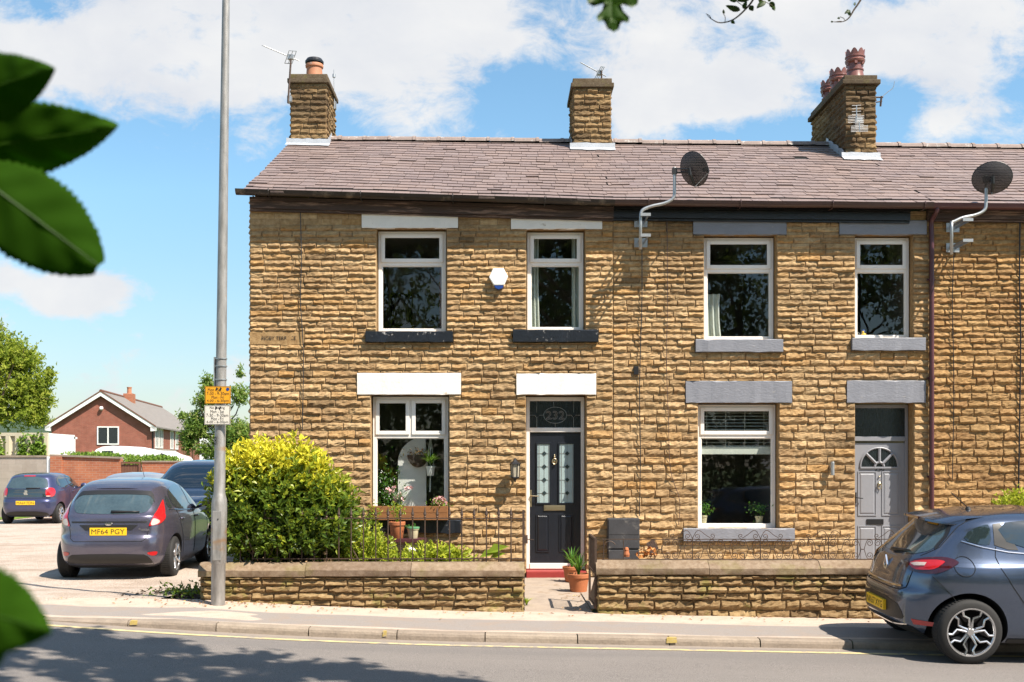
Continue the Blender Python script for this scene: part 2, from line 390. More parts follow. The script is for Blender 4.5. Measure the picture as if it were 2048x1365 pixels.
M['black_paint'] = mat('black_gloss_timber', (.012, .012, .014), .3, var=.3, scale=3, bump=.4, bscale=14, sc=(.8, 3, 3), dirt=((.10, .09, .08), 9, .62))
M['gutter_dark'] = mat('dark_gutter', (.03, .022, .017), .38, var=.4, scale=4, dirt=((.13, .10, .07), 3, .55))
M['gutter_brown'] = mat('brown_plastic_gutter', (.075, .04, .034), .35, var=.25, scale=5)
M['maroon'] = mat('maroon_plastic', (.095, .032, .038), .35, var=.25, scale=5)
M['terracotta'] = mat('terracotta', (.46, .15, .055), .75, var=.25, scale=9, bump=.2)
M['pot_dark'] = mat('glazed_chimney_clay', (.25, .10, .08), .35, var=.35, scale=8, dirt=((.33, .22, .20), 7, .58))
M['pot_orange'] = mat('orange_chimney_clay', (.50, .21, .11), .7, var=.3, scale=8, dirt=((.30, .22, .18), 9, .60))
M['iron'] = mat('rusty_black_iron', (.10, .064, .045), .6, metal=.3, var=.5, scale=20, bump=.3, bscale=90, dirt=((.14, .065, .035), 14, .55))
M['black_metal'] = mat('black_metal', (.018, .018, .020), .4, var=.3)
M['galv'] = mat('galvanised_steel', (.48, .49, .49), .42, metal=.7, var=.25, scale=10)
M['dish'] = None
M['soil'] = mat('garden_soil', (.06, .042, .026), .95, var=.5, scale=7, bump=.8, bscale=30)
M['planter_wood'] = mat('stained_planter_wood', (.30, .125, .04), .6, var=.3, scale=5, bump=.25, bscale=30, sc=(.8, 4, 6))
M['cream_glaze'] = mat('cream_glaze', (.62, .55, .35), .25, var=.12)
M['green_glaze'] = mat('green_glaze', (.12, .32, .16), .3, var=.15)
M['grey_box'] = mat('dark_grey_box_plastic', (.055, .055, .060), .55, var=.45, scale=4, dirt=((.14, .13, .12), 5, .55))
M['white_box'] = mat('white_enamel', (.86, .86, .84), .35, var=.03)
M['blue_plastic'] = mat('blue_plastic', (.02, .06, .26), .25, var=.1)
M['lamp_glass'] = mat('lantern_glass', (.50, .44, .33), .2, var=.25, scale=20)
M['sign_yellow'] = mat('yellow_sign', (.80, .36, .015), .45, var=.08, scale=9)
M['sign_white'] = mat('white_sign', (.74, .69, .60), .5, var=.10, scale=9)
M['ink'] = mat('black_lettering', (.015, .013, .012), .6, var=.1)
M['plate_yellow'] = mat('yellow_number_plate', (.86, .52, .015), .35, var=.04)
M['tyre'] = mat('tyre_rubber', (.022, .021, .020), .8, var=.35, scale=12, bump=.2)
M['alloy'] = mat('silver_alloy', (.62, .62, .63), .25, metal=.9, var=.1)
M['alloy_dark'] = mat('dark_alloy', (.03, .03, .033), .35, metal=.6, var=.2)
M['trim'] = mat('black_trim_plastic', (.016, .016, .017), .45, var=.25)
M['under'] = mat('underbody_black', (.006, .006, .006), .9, var=.2)
M['tail_red'] = mat('red_lamp_lens', (.52, .012, .016), .12, spec=.8, coat=.6, var=.3, scale=14)
M['tail_dark'] = mat('dark_lamp_lens', (.05, .004, .006), .1, spec=.8, coat=.6, var=.3)
M['tail_clear'] = mat('clear_lamp_lens', (.62, .50, .44), .12, spec=.8, coat=.6, var=.3, scale=25)
M['head_clear'] = mat('headlamp_lens', (.55, .58, .60), .1, spec=.8, coat=.6, var=.3, scale=20)
def paint(name, c, metal=.55, rough=.34):
    m, t, out = new_mat(name); q = NT(t); co = q.coord()
    f = q.noise(900, 1, .5, co); cc = q.mix(q.rng(f, .35, .65), tuple(x*.8 for x in c), tuple(x*1.2 for x in c))
    cc = q.mix(q.rng(q.noise(3, 5, .65, co), .55, .75, 0, .12), cc, (.22, .20, .18))
    x = q.bsdf(cc, rough, metal, .5, 1.0); t.nodes[x.node.name].inputs['Coat Roughness'].default_value = .04
    q.l(x, out.inputs[0]); return m
M['paint_fiesta'] = paint('violet_grey_paint', (.115, .108, .15), .65, .27)
M['paint_clio'] = paint('steel_blue_paint', (.085, .11, .165), .75, .24)
M['paint_108'] = paint('navy_violet_paint', (.055, .060, .13))
M['paint_suv'] = paint('dark_blue_paint', (.10, .12, .20))
M['paint_silver'] = paint('pale_silver_paint', (.34, .36, .40))
M['car_glass'] = mat('car_window_glass', (.022, .034, .038), .03, spec=1.0, coat=.8, var=.3, scale=2)
M['screen_glass'] = mat('heated_screen_glass', (.055, .085, .095), .05, spec=1.0, coat=.8, var=.45, scale=3)
M['brick_red'] = brick_mat('red_brick', (.34, .11, .075), (.27, .085, .06), (.33, .22, .17))
M['brick_orange'] = brick_mat('orange_brick', (.46, .17, .085), (.38, .13, .07), (.40, .27, .2))
M['block'] = brick_mat('grey_block', (.42, .365, .315), (.37, .32, .275), (.34, .30, .26), 1, .45, .225)
M['tile_grey'] = mat('concrete_roof_tile', (.22, .195, .175), .85, var=.25, scale=2, bump=.6, bscale=6, sc=(1, 1, 3))
M['cream_metal'] = mat('cream_container_steel', (.56, .50, .36), .55, var=.15, scale=1.5, dirt=((.42, .26, .12), 2.2, .60))
M['white_van'] = mat('white_gelcoat', (.82, .81, .78), .3, var=.04)
M['brown_gate'] = mat('brown_timber_gate', (.17, .07, .04), .75, var=.3, scale=3, sc=(6, 6, .6))
M['bark'] = mat('bark', (.11, .075, .05), .9, var=.5, scale=8, bump=.8, bscale=25)
M['leaf_shrub'] = leaf_mat('shrub_leaves', [(.05, .10, .014), (.10, .17, .02), (.20, .27, .03), (.50, .50, .035), (.78, .70, .06)], .35, .38, (.5, .55, .05))
M['leaf_low'] = leaf_mat('low_shrub_leaves', [(.10, .20, .02), (.26, .34, .03), (.48, .50, .05)], .35, .45, (.5, .6, .05))
M['leaf_tree'] = leaf_mat('tree_leaves', [(.15, .19, .022), (.26, .31, .035), (.37, .41, .05), (.48, .48, .07)], .55, .55)
M['leaf_tree2'] = leaf_mat('pale_tree_leaves', [(.09, .17, .035), (.17, .27, .05), (.28, .36, .07), (.36, .33, .14)], .45, .55)
M['leaf_dark'] = leaf_mat('street_tree_leaves', [(.02, .045, .010), (.04, .075, .014), (.07, .11, .02)], .40, .5)
M['leaf_hedge'] = leaf_mat('hedge_leaves', [(.08, .17, .02), (.16, .27, .03), (.26, .36, .05)], .3, .5)
M['leaf_near'] = leaf_mat('near_leaves', [(.030, .088, .004), (.042, .115, .006)], .55, .85, (.11, .28, .006))
M['leaf_oak'] = leaf_mat('lobed_leaf', [(.05, .12, .01), (.06, .14, .012)], .5, .5, (.20, .40, .02))
M['leaf_fern'] = leaf_mat('house_plant_leaves', [(.03, .10, .015), (.06, .18, .02), (.10, .26, .03)], .3, .4)
M['petal_pink'] = mat('pink_petals', (.80, .52, .50), .6, var=.15, scale=30)
M['petal_red'] = mat('russet_petals', (.48, .19, .13), .6, var=.3, scale=30)
M['dry_leaf'] = mat('dry_leaf', (.42, .24, .09), .8, ramp=[(.22, .10, .04), (.45, .26, .10), (.58, .42, .16)], var=.3)
M['grass'] = mat('grass_ground', (.10, .15, .03), .9, var=.5, scale=3, bump=.6, bscale=30)
M['hill'] = mat('wooded_hill', (.05, .085, .05), .95, var=.6, scale=.06, bump=.5, bscale=.3)
def dish_mat():
    m, t, out = new_mat('perforated_dish'); q = NT(t)
    p = q.bsdf((.045, .043, .046), .5, .3); tr = q.n('ShaderNodeBsdfTransparent'); mx = q.n('ShaderNodeMixShader'); mx.inputs[0].default_value = .22
    q.l(p, mx.inputs[1]); q.l(tr.outputs[0], mx.inputs[2]); q.l(mx.outputs[0], out.inputs[0]); return m
M['dish'] = dish_mat()
def pole_mat():
    m, t, out = new_mat('galvanised_pole'); q = NT(t); co = q.coord()
    c = q.mix(q.rng(q.noise(6, 6, .65, q.coord('Object', (3, 3, .6))), .35, .7), (.23, .22, .205), (.40, .385, .365))
    c = q.mix(q.rng(q.noise(1.1, 4, .5, q.coord('Object', (1, 1, 2.2))), .62, .68, 0, .8, True), c, (.34, .19, .08))
    q.l(q.bsdf(c, .5, .35, .5, 0, q.bump(q.noise(60, 3, .6, co), .15)), out.inputs[0]); return m
M['pole'] = pole_mat()
def asphalt_mat():
    m, t, out = new_mat('asphalt'); q = NT(t); co = q.coord()
    sp = q.noise(130, 3, .7, co); med = q.noise(1.2, 5, .6, q.coord('Object', (.25, 1, 1)))
    c = q.mix(q.rng(sp, .36, .64), (.10, .089, .083), (.35, .312, .285))
    c = q.mix(q.rng(q.noise(420, 2, .6, co), .60, .72, 0, .7), c, (.36, .34, .32))
    c = q.mix(q.rng(med, .35, .65, 0, .45), c, (.29, .258, .232)); c = q.mix(q.rng(q.noise(.45, 5, .6, q.coord('Object', (.12, 1.6, 1))), .52, .62, 0, .45, True), c, (.19, .175, .165))
    sy = q.n('ShaderNodeSeparateXYZ'); q.l(co, sy.inputs[0])
    edge = q.rng(q.math('ADD', sy.outputs[1], q.math('MULTIPLY', q.math('SUBTRACT', q.noise(2.2, 5, .6, co), .5), .35)), 11.02, 11.32, 0, .8, True)
    c = q.mix(edge, c, (.36, .295, .24))
    h = q.math('ADD', sp, q.math('MULTIPLY', q.noise(420, 2, .6, co), .6))
    q.l(q.bsdf(c, .85, 0, .3, 0, q.bump(h, .9, .012)), out.inputs[0]); return m
M['asphalt'] = asphalt_mat()
def pave_mat():
    m, t, out = new_mat('worn_footway'); q = NT(t); co = q.coord()
    sy = q.n('ShaderNodeSeparateXYZ'); q.l(co, sy.inputs[0])
    sp = q.rng(q.noise(110, 3, .65, co), .35, .65)
    pale = q.mix(sp, (.40, .315, .25), (.52, .42, .345))
    grey = q.mix(sp, (.21, .185, .165), (.30, .265, .24))
    w = q.noise(.9, 3, .5, q.coord('Object', (.5, 1, 1)))
    # a strip of new tarmac laid in the middle of pale worn surfacing
    y = q.math('ADD', sy.outputs[1], q.math('MULTIPLY', q.math('SUBTRACT', w, .5), .55))
    a = q.rng(y, 11.56, 11.60, 0, 1); b = q.rng(y, 12.28, 12.34, 1, 0)
    pat = q.rng(q.noise(.75, 2, .4, q.coord('Object', (.8, 2.4, 1))), .565, .58, 1, 0)
    left = q.rng(sy.outputs[0], -2.4, -1.8, 0, 1)
    pat = q.math('MAXIMUM', pat, left)
    c = q.mix(q.math('MULTIPLY', q.math('MULTIPLY', a, b), pat), pale, grey)
    c = q.mix(q.rng(q.noise(3.5, 6, .65, co), .48, .72, 0, .5), c, (.30, .22, .16)); c = q.mix(q.rng(q.noise(11, 5, .7, co), .60, .68, 0, .45, True), c, (.24, .19, .15))
    q.l(q.bsdf(c, .9, 0, .25, 0, q.bump(q.noise(150, 3, .6, co), .5, .006)), out.inputs[0]); return m
M['pave'] = pave_mat()
M['kerb'] = mat('kerb_stone', (.33, .265, .205), .85, var=.4, scale=5, bump=.6, bscale=35, ramp=[(.30, .24, .185), (.36, .29, .22)])
M['yellow_line'] = mat('worn_yellow_paint', (.68, .55, .27), .75, var=.4, scale=12, dirt=((.30, .26, .22), 9, .50))
M['yellow_mark'] = mat('yellow_kerb_paint', (.47, .345, .10), .8, var=.4, scale=12, dirt=((.33, .265, .20), 22, .50))
def gravel_mat():
    m, t, out = new_mat('gravel'); q = NT(t); co = q.coord()
    vo = q.n('ShaderNodeTexVoronoi'); vo.inputs['Scale'].default_value = 42; q.l(co, vo.inputs['Vector'])
    bw = q.n('ShaderNodeRGBToBW'); q.l(vo.outputs['Color'], bw.inputs[0])
    c = q.mix(bw.outputs[0], (.36, .295, .24), (.52, .44, .375))
    c = q.mix(q.rng(q.noise(1.3, 6, .65, co), .48, .68, 0, .6), c, (.30, .22, .16))
    c = q.mix(q.rng(q.noise(60, 2, .6, co), .66, .72), c, (.74, .70, .65)); c = q.mix(q.rng(q.noise(.55, 6, .7, q.coord('Object', (.6, 1.6, 1))), .50, .62, 0, .5, True), c, (.27, .20, .15)); c = q.mix(q.rng(q.noise(7, 5, .7, co), .56, .66, 0, .4, True), c, (.30, .23, .18))
    q.l(q.bsdf(c, .9, 0, .2, 0, q.bump(q.math('ADD', vo.outputs['Distance'], q.noise(9, 4, .6, co)), .8, .02)), out.inputs[0]); return m
M['gravel'] = gravel_mat()
M['path'] = mat('concrete_path', (.40, .32, .25), .9, var=.35, scale=3, bump=.5, bscale=30, dirt=((.24, .17, .11), 3, .56))
# ------------------------------------------------------------------ ground, road, footway
YK, YW = 11.35, 12.94                                    # kerb face and garden wall face
def zr(x):
    if x < -5: return .1945 + (-5 - x)*.008
    return -.053 - .0195*x + (.006*x*x if x < 0 else 0)
def kh(x): return .012 + .068*min(1, max(0, (x + 4.7)/1.3))
def zp(x, y): return zr(x) + kh(x) + .016*(y - YK)
def sstep(a, b, x): t = min(1, max(0, (x-a)/(b-a))); return t*t*(3-2*t)
def zyard(x, y):
    t = sstep(YW-.3, YW+2.2, y); return zp(x, min(y, YW))*(1-t) + .11*t + .012*noise.noise(Vector((x*1.3, y*1.3, 0)))
mb = MB(); mb.grid(lambda a, b: (-1500+3000*a, -600+2600*b, -.9), 60, 60); structure(mb.build('ground', M['grass']))
mb = MB(); mb.grid(lambda a, b: (-45+90*a, 1.5+(YK+.02-1.5)*b, zr(-45+90*a)), 360, 40); structure(mb.build('road', M['asphalt']))
mb = MB(); mb.grid(lambda a, b: (-60+120*a, -45+46.5*b, .05+.1*noise.noise(Vector((a*30, b*20, 0)))), 60, 30); structure(mb.build('verge', M['grass']))
# yard of loose gravel left of the terrace, running down to the road at the dropped kerb
def yard(a, b):
    x = -30 + (30-4.02)*a; y = YK + .02 + (40-YK-.02)*b**1.6
    x0 = -5.15 - .35*(1-sstep(YK, YK+1.2, y))
    return (x, y, zyard(x, y) - (.035 if x > x0 and y < YW-.12 else 0))
mb = MB(); mb.grid(yard, 130, 120); structure(mb.build('gravel_yard', M['gravel'], smooth=True))
# footway
def pv(a, b):
    x = -5.2 + 19*a; y = YK + .15 + (YW + .05 - YK - .15)*b
    if a < .03:                                          # rounded end by the yard
        k = 1 - a/.03; y0 = YK + .15 + .55*k**2; y1 = YW - .45*k**2; y = y0 + (y1-y0)*b
    return (x, y, zp(x, y) + .003*noise.noise(Vector((x*2, y*2, 3))))
mb = MB(); mb.grid(pv, 260, 24); structure(mb.build('pavement', M['pave'], smooth=True))
rng = random.Random(4)
mb = MB(); x = -4.75
while x < 14:
    L = .9 + rng.random()*.06; x1 = min(x+L-.012, 14); t = rng.random(); o = rng.uniform(-.005, .005)
    n = 14
    def kp(i, j, x=x, x1=x1, o=o):
        xx = x + (x1-x)*i/n; h = kh(xx); w = .006*noise.noise(Vector((xx*9, j, 1)))
        return [(xx, YK-.004+o, zr(xx)-.02), (xx, YK+.002+o+w, zr(xx)+h*.55), (xx, YK+.012+o+w, zr(xx)+h-.012+w), (xx, YK+.032+o, zr(xx)+h+.002), (xx, YK+.152, zr(xx)+h+.005)][j]
    vs = [kp(i, j) for j in range(5) for i in range(n+1)]
    mb.add(vs, [(j*(n+1)+i, j*(n+1)+i+1, (j+1)*(n+1)+i+1, (j+1)*(n+1)+i) for j in range(4) for i in range(n)] + [tuple(j*(n+1)+n for j in range(5))], 0, t)
    x += L
structure(mb.build('kerb', M['kerb']))
def ribbon(name, x0, x1, y0, y1, dz, m, zf=zr, n=80):
    mb = MB(); mb.grid(lambda a, b: (x0+(x1-x0)*a, y0+(y1-y0)*b, zf(x0+(x1-x0)*a)+dz), n, 1); return structure(mb.build(name, m))
ribbon('yellow_line', -4.6, 14, 11.045, 11.13, .004, M['yellow_line'], n=120)
for X_, w_, k_ in ((-3.78, .04, 0), (-1.19, .022, 0), (1.77, .055, 0)):
    mb = MB(); z0 = zr(X_); h = kh(X_)
    mb.add([(X_-w_, YK-.010, z0+h*.35), (X_+w_, YK-.010, z0+h*.4), (X_+w_, YK-.001, z0+h+.004), (X_-w_*.9, YK-.001, z0+h+.003), (X_+w_*.8, YK+.03, z0+h+.008), (X_-w_*.6, YK+.025, z0+h+.008)],
           [(0,1,2,3), (3,2,4,5)]); structure(mb.build('kerb_marking', M['yellow_mark']))
# garden soil and the path to the black door
XG0, XG1 = P(1048, 1222, YW).x, P(1190, 1222, YW).x      # gateway
def gz(x, y): return .03 + (.06 if x < 0 else .02)
mb = MB(); mb.grid(lambda a, b: (-4.0+(XG0+3.98)*a, YW+.2+(YF-YW-.2)*b, .13+.05*noise.noise(Vector((a*14, b*9, 0)))), 50, 30); structure(mb.build('garden_soil', M['soil'], smooth=True))
mb = MB(); mb.grid(lambda a, b: (XG1-.03+12*a, YW+.2+(YF-YW-.2)*b, .06+.03*noise.noise(Vector((a*40, b*9, 5)))), 90, 20); structure(mb.build('front_yard', M['path'], smooth=True))
mb = MB(); mb.grid(lambda a, b: (XG0-.02+(XG1-XG0-.005)*a, YW-.02+(YF-YW+.02)*b, .035+.03*b+.006*noise.noise(Vector((a*5, b*14, 2)))), 12, 40); structure(mb.build('path', M['path'], smooth=True))
# fallen leaves and grit: nobody could count them
r2 = np.random.default_rng(8); n = 260
mb = MB(); xs = np.concatenate([r2.uniform(-4.6, 6, 120), r2.normal(-3.2, .6, 90), r2.normal(1.15, .15, 50)]); ys = np.concatenate([YW-.02-np.abs(r2.normal(0, .22, 120)), YW-.05-np.abs(r2.normal(0, .22, 90)), r2.uniform(YW, YW+2.2, 50)])
c = np.array([(x, y, (zp(x, y) if y < YW else .05)+.012) for x, y in zip(xs, ys)])
leaves(mb, c, np.stack([r2.normal(size=n), r2.normal(size=n), r2.normal(size=n)*.15], 1), np.array([(0., 0, 1)]*n), r2.uniform(.02, .055, n), r2.uniform(.012, .035, n), r2)
stuff(mb.build('fallen_leaves', M['dry_leaf']), 'scattered dry brown leaves along the foot of the garden walls', 'fallen leaves')
# ------------------------------------------------------------------ stone walling
def stone_wall(mb, x0, x1, z0, z1, holes, P3, course, bulge, seed, lmin=.2, lmax=.5, flat=None, m=0, rough=1.0, tb=None):
    """pitch-faced stones in courses; P3(u, z, d) places a point d metres proud of the wall"""
    rg = random.Random(seed); z = z0
    while z < z1 - .015:
        h = course(z)*(1+rg.uniform(-.06, .06)*rough); zt = min(z+h, z1)
        if z1 - zt < .03: zt = z1
        bk = sorted({x0, x1} | {min(max(q, x0), x1) for (a, b, c, d) in holes if c < zt and d > z for q in (a, b)})
        segs = []
        for a, b in zip(bk, bk[1:]):
            if b-a < .012: continue
            mid = (a+b)/2; lo, hi = z, zt; ok = True
            for (ha, hb, hc, hd) in holes:
                if ha < mid < hb and hc < hi and hd > lo:
                    if hc <= lo+.012 and hd >= hi-.012: ok = False; break
                    if hc <= lo: lo = hd
                    elif hd >= hi: hi = hc
                    else: ok = False; break
            if ok and hi-lo > .022:
                if segs and abs(segs[-1][1]-a) < 1e-6 and segs[-1][2:] == (lo, hi): segs[-1] = (segs[-1][0], b, lo, hi)
                else: segs.append((a, b, lo, hi))
        for (a, b, lo, hi) in segs:
            x = a
            while x < b - 1e-6:
                L = rg.uniform(lmin, lmax); xe = x+L
                if b - xe < lmin*.7: xe = b
                xe = min(xe, b)
                one_stone(mb, x+.0028, xe-.0028, lo+.002, hi-.002, P3, bulge*(.25 if flat and lo > flat else 1), rg, m, tb)
                x = xe
        z = zt
def one_stone(mb, a, b, lo, hi, P3, bulge, rg, m, tb=None):
    w = b-a; h = hi-lo
    if w < .02: return
    nu = max(4, min(14, int(w/.034))); so = Vector((rg.uniform(0, 99), rg.uniform(0, 99), rg.uniform(0, 99)))
    e = min(.012/w, .25); us = [0, e] + [e+(1-2*e)*i/(nu-2) for i in range(1, nu-2)] + [1-e, 1] if nu > 3 else [0, e, 1-e, 1]
    vs_ = [0, .09, .24, .40, .57, .78, .93, 1] if h > .06 else [0, .12, .36, .62, .88, 1]
    K = rg.uniform(.7, 1.2); crest = rg.uniform(.26, .50); tilt = rg.uniform(-.35, .35); back = rg.uniform(.10, .40)
    V = []
    for j, v in enumerate(vs_):
        for i, u in enumerate(us):
            if i in (0, len(us)-1) or j in (0, len(vs_)-1): d = .0015
            else:
                X = a+w*u
                cw = min(.78, max(.14, crest + .26*noise.noise(so+Vector((X*10, 0, 0))) + .10*noise.noise(so+Vector((X*27, 5, 0)))))
                if v < cw: pr = .10+.90*(v/cw)**1.35
                else: pr = 1-(1-back)*((v-cw)/(1-cw))**.8
                d = bulge*K*pr*(1+tilt*(u-.5)) * (1+.75*noise.noise(so+Vector((X*8, 3, v*h*12))))
                d += bulge*.42*noise.noise(so+Vector((X*22, 7, v*h*26))) + bulge*rg.uniform(-.16, .16)
                d = max(d, .001)
            ju = jv = 0
            if 1 < i < len(us)-2: ju = rg.uniform(-.30, .30)/nu
            if 1 < j < len(vs_)-2: jv = rg.uniform(-.05, .05)
            V.append(P3(a+w*(u+ju), lo+h*(v+jv), d))
    n = len(us)
    t = min(1, max(0, (rg.gauss(.55, .22) if tb is None else rg.gauss(tb, .2))))
    mb.add(V, [(j*n+i, j*n+i+1, (j+1)*n+i+1, (j+1)*n+i) for j in range(len(vs_)-1) for i in range(n-1)], m, t)

def backing(mb, x0, x1, z0, z1, holes, y, depth, m=1, mr=2):
    xs = sorted({x0, x1, *[q for h in holes for q in h[:2]]}); zs = sorted({z0, z1, *[q for h in holes for q in h[2:]]})
    xs = [q for q in xs if x0 <= q <= x1]; zs = [q for q in zs if z0 <= q <= z1]
    for a, b in zip(xs, xs[1:]):
        for c, d in zip(zs, zs[1:]):
            mx, mz = (a+b)/2, (c+d)/2
            if any(h[0] < mx < h[1] and h[2] < mz < h[3] for h in holes): continue
            mb.add([(a,y,c),(b,y,c),(b,y,d),(a,y,d)], [(0,1,2,3)], m, .5)
    for (a, b, c, d) in holes:
        yb = y+depth
        mb.add([(a,y,c),(a,yb,c),(a,yb,d),(a,y,d)], [(0,1,2,3)], mr, .6); mb.add([(b,y,c),(b,yb,c),(b,yb,d),(b,y,d)], [(3,2,1,0)], mr, .5)
        mb.add([(a,y,d),(a,yb,d),(b,yb,d),(b,y,d)], [(0,1,2,3)], mr, .4); mb.add([(a,y,c),(a,yb,c),(b,yb,c),(b,y,c)], [(3,2,1,0)], mr, .5)

def rect(x0, x1, y0, y1): return (fx(x0), fx(x1), fz(y1), fz(y0))   # photo pixels on the front -> x0, x1, z0, z1
RIDGE_Y = 20.6
def ez(x): return 5.92-.0286*(x+3.9) if x < 1.72 else 5.76-.010*(x-1.72)
def rz(x): return 7.87-.012*(x+3.9)
EAVE_Y = 16.56
def roof_pt(x, s, d=0):
    """s = 0 at the eave, 1 at the ridge; d = proud of the slope"""
    z0, z1 = ez(x), rz(x); y = EAVE_Y+(RIDGE_Y-EAVE_Y)*s; z = z0+(z1-z0)*s
    sag = -.03*math.sin(s*math.pi)*(.5+.5*math.sin(x*.9+1)) + .012*noise.noise(Vector((x*.8, s*3, 0)))
    n = Vector((0, -(z1-z0), RIDGE_Y-EAVE_Y)).normalized()
    return Vector((x, y, z+sag)) + n*d

def slab(mb, r, y_out, depth=.06, m=0, jit=.004):
    a, b, c, d = r; mb.box((a, YF-y_out, c), (b, YF+depth, d), m)

def add_window(house, op, split, kind='plain', rec=.13, back=None, cell=None, wallz=None):
    """opening op = x0,x1,z0,z1; split = z of the transom centre"""
    x0, x1, z0, z1 = op; y = YF+rec; g = .015
    x0 += g; x1 -= g; z1 -= g*1.5
    mb = MB(); w = .055
    mb.frame(x0, x1, z0, z1, w, y, y+.07)
    mb.box((x0+w, y, split-.032), (x1-w, y+.07, split+.032))
    if kind == 'double':
        xm = (x0+x1)/2; mb.box((xm-.03, y, split+.032), (xm+.03, y+.07, z1-w))
    win = mb.build('window', M['upvc'], house, bevel=.004)
    tops = [(x0+w, x1-w)] if kind != 'double' else [(x0+w, (x0+x1)/2-.03), ((x0+x1)/2+.03, x1-w)]
    panes = MB(); gl = []
    for a, b in tops:
        sm = MB(); sm.frame(a-.012, b+.012, split+.020, z1-w+.012, .058, y-.018, y-.0005); sm.build('sash', M['upvc'], win, bevel=.005)
        gl.append((a+.040, b-.040, split+.070, z1-w-.040, y+.012))
    bm_ = MB(); bm_.frame(x0+w-.002, x1-w+.002, z0+w-.002, split-.030, .014, y+.012, y+.05); bm_.build('glazing_bead', M['upvc'], win)
    gl.append((x0+w, x1-w, z0+w, split-.032, y+.03))
    for a, b, c, d, yy_ in gl: panes.add([(a,yy_,c),(b,yy_,c),(b,yy_,d),(a,yy_,d)], [(0,1,2,3)])
    panes.build('pane', M['glass'], win)
    return win
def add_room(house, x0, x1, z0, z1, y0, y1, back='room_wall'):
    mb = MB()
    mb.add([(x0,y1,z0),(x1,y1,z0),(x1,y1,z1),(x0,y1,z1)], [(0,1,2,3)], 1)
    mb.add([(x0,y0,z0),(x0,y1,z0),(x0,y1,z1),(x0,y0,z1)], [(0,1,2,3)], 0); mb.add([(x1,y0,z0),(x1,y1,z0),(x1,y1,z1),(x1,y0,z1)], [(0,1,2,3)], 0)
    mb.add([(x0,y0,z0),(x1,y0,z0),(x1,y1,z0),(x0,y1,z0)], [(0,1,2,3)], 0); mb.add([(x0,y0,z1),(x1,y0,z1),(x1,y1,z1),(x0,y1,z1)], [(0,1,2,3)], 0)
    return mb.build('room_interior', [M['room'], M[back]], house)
def lintel(house, r, m, out=.032, name='lintel', dep=.06, lab=None):
    mb = MB(); a, b, c, d = r; n = max(6, int((b-a)/.09)); rg = random.Random(int(a*1000))
    # slightly uneven edges: a subdivided box with jitter
    def P_(i, j, k):
        x = a+(b-a)*i/n; q = noise.noise(Vector((x*7, j*5, k*9+c)))*.008 - (.010 if rg.random() < .10 and j in (1, 2) else 0)*(1 if name == 'lintel' else 1.4)
        return (x+(noise.noise(Vector((j*3., k*4., a)))*.006 if i in (0, n) else 0), [YF-out+.004, YF-out, YF-out, YF-out+.004, YF+dep, YF+dep][j]+q*.6, [c, c+.006, d-.006, d, d, c][j]+q)
    vs = [P_(i, j, 0) for i in range(n+1) for j in range(6)]
    fs = [(i*6+j, (i+1)*6+j, (i+1)*6+(j+1) % 6, i*6+(j+1) % 6) for i in range(n) for j in range(6)] + [tuple(range(6))[::-1], tuple(range(n*6, n*6+6))]
    mb.add(vs, fs); return mb.build(name, m, house, fixn=True, label=lab)

def slates(mb, xa, xb, seed, rows=21, verge=False):
    rg = random.Random(seed); sl = 1.0/rows
    for r_ in range(rows):
        s0 = r_*sl - (.012 if r_ == 0 else 0); s1 = s0+sl*1.12; x = xa - rg.uniform(0, .25); W_ = .26
        while x < xb:
            w = rg.uniform(.20, .30); a, b = max(x, xa), min(x+w-.006, xb); x += w
            if b-a < .03: continue
            if rg.random() < .002: continue
            dz = rg.uniform(-.002, .006) + (.012 if rg.random() < .03 else 0); ds = rg.uniform(-.004, .004) - (.012 if rg.random() < .04 else 0); sk = rg.uniform(-.004, .004)
            t = min(1, max(0, rg.gauss(.5, .22)))
            A, B = roof_pt(a, s0+ds, .016+dz), roof_pt(b, s0+ds+sk, .016+dz); C, D = roof_pt(b, min(s1, 1), .004), roof_pt(a, min(s1, 1), .004)
            A2, B2 = roof_pt(a, s0+ds, -.002), roof_pt(b, s0+ds+sk, -.002)
            mb.add([A, B, C, D, A2, B2], [(0,1,2,3), (4,5,1,0), (4,0,3), (1,5,2)], 0, t)
def make_roof(house, xa, xb, seed, gable=False):
    mb = MB(); n = max(4, int((xb-xa)/.4))
    mb.grid(lambda a, b: roof_pt(xa+(xb-xa)*a, b, -.006), n, 12, 1)
    mb.grid(lambda a, b: (xa+(xb-xa)*a, RIDGE_Y+4.0*(1-b), 5.8+(rz(xa+(xb-xa)*a)-.02-5.8)*b), n, 1, 1)
    slates(mb, xa, xb, seed)
    roof = mb.build('roof', [M['slate'], M['under']], house)
    mb = MB(); x = xa; rg = random.Random(seed+5)
    while x < xb-.05:
        L = min(.46, xb-x); z = rz(x)+.01+rg.uniform(-.006, .006); t = rg.random()
        def arc(xx, r, zz): return [(xx, RIDGE_Y+.15*math.cos(q)*r/.1, zz+.10*math.sin(q)*r/.1-.04) for q in [math.pi*k/6 for k in range(7)]]
        for (p, q, r) in ((x, x+L-.06, .1), (x+L-.06, x+L-.004, .110)):
            A = arc(p, r, z); B = arc(q, r, z)
            mb.add(A+B, [(k, k+1, k+8, k+7) for k in range(6)] + [tuple(range(7)), tuple(range(7, 14))[::-1]], 0, t)
        x += L
    mb.build('ridge_tiles', M['ridge'], roof)
    return roof

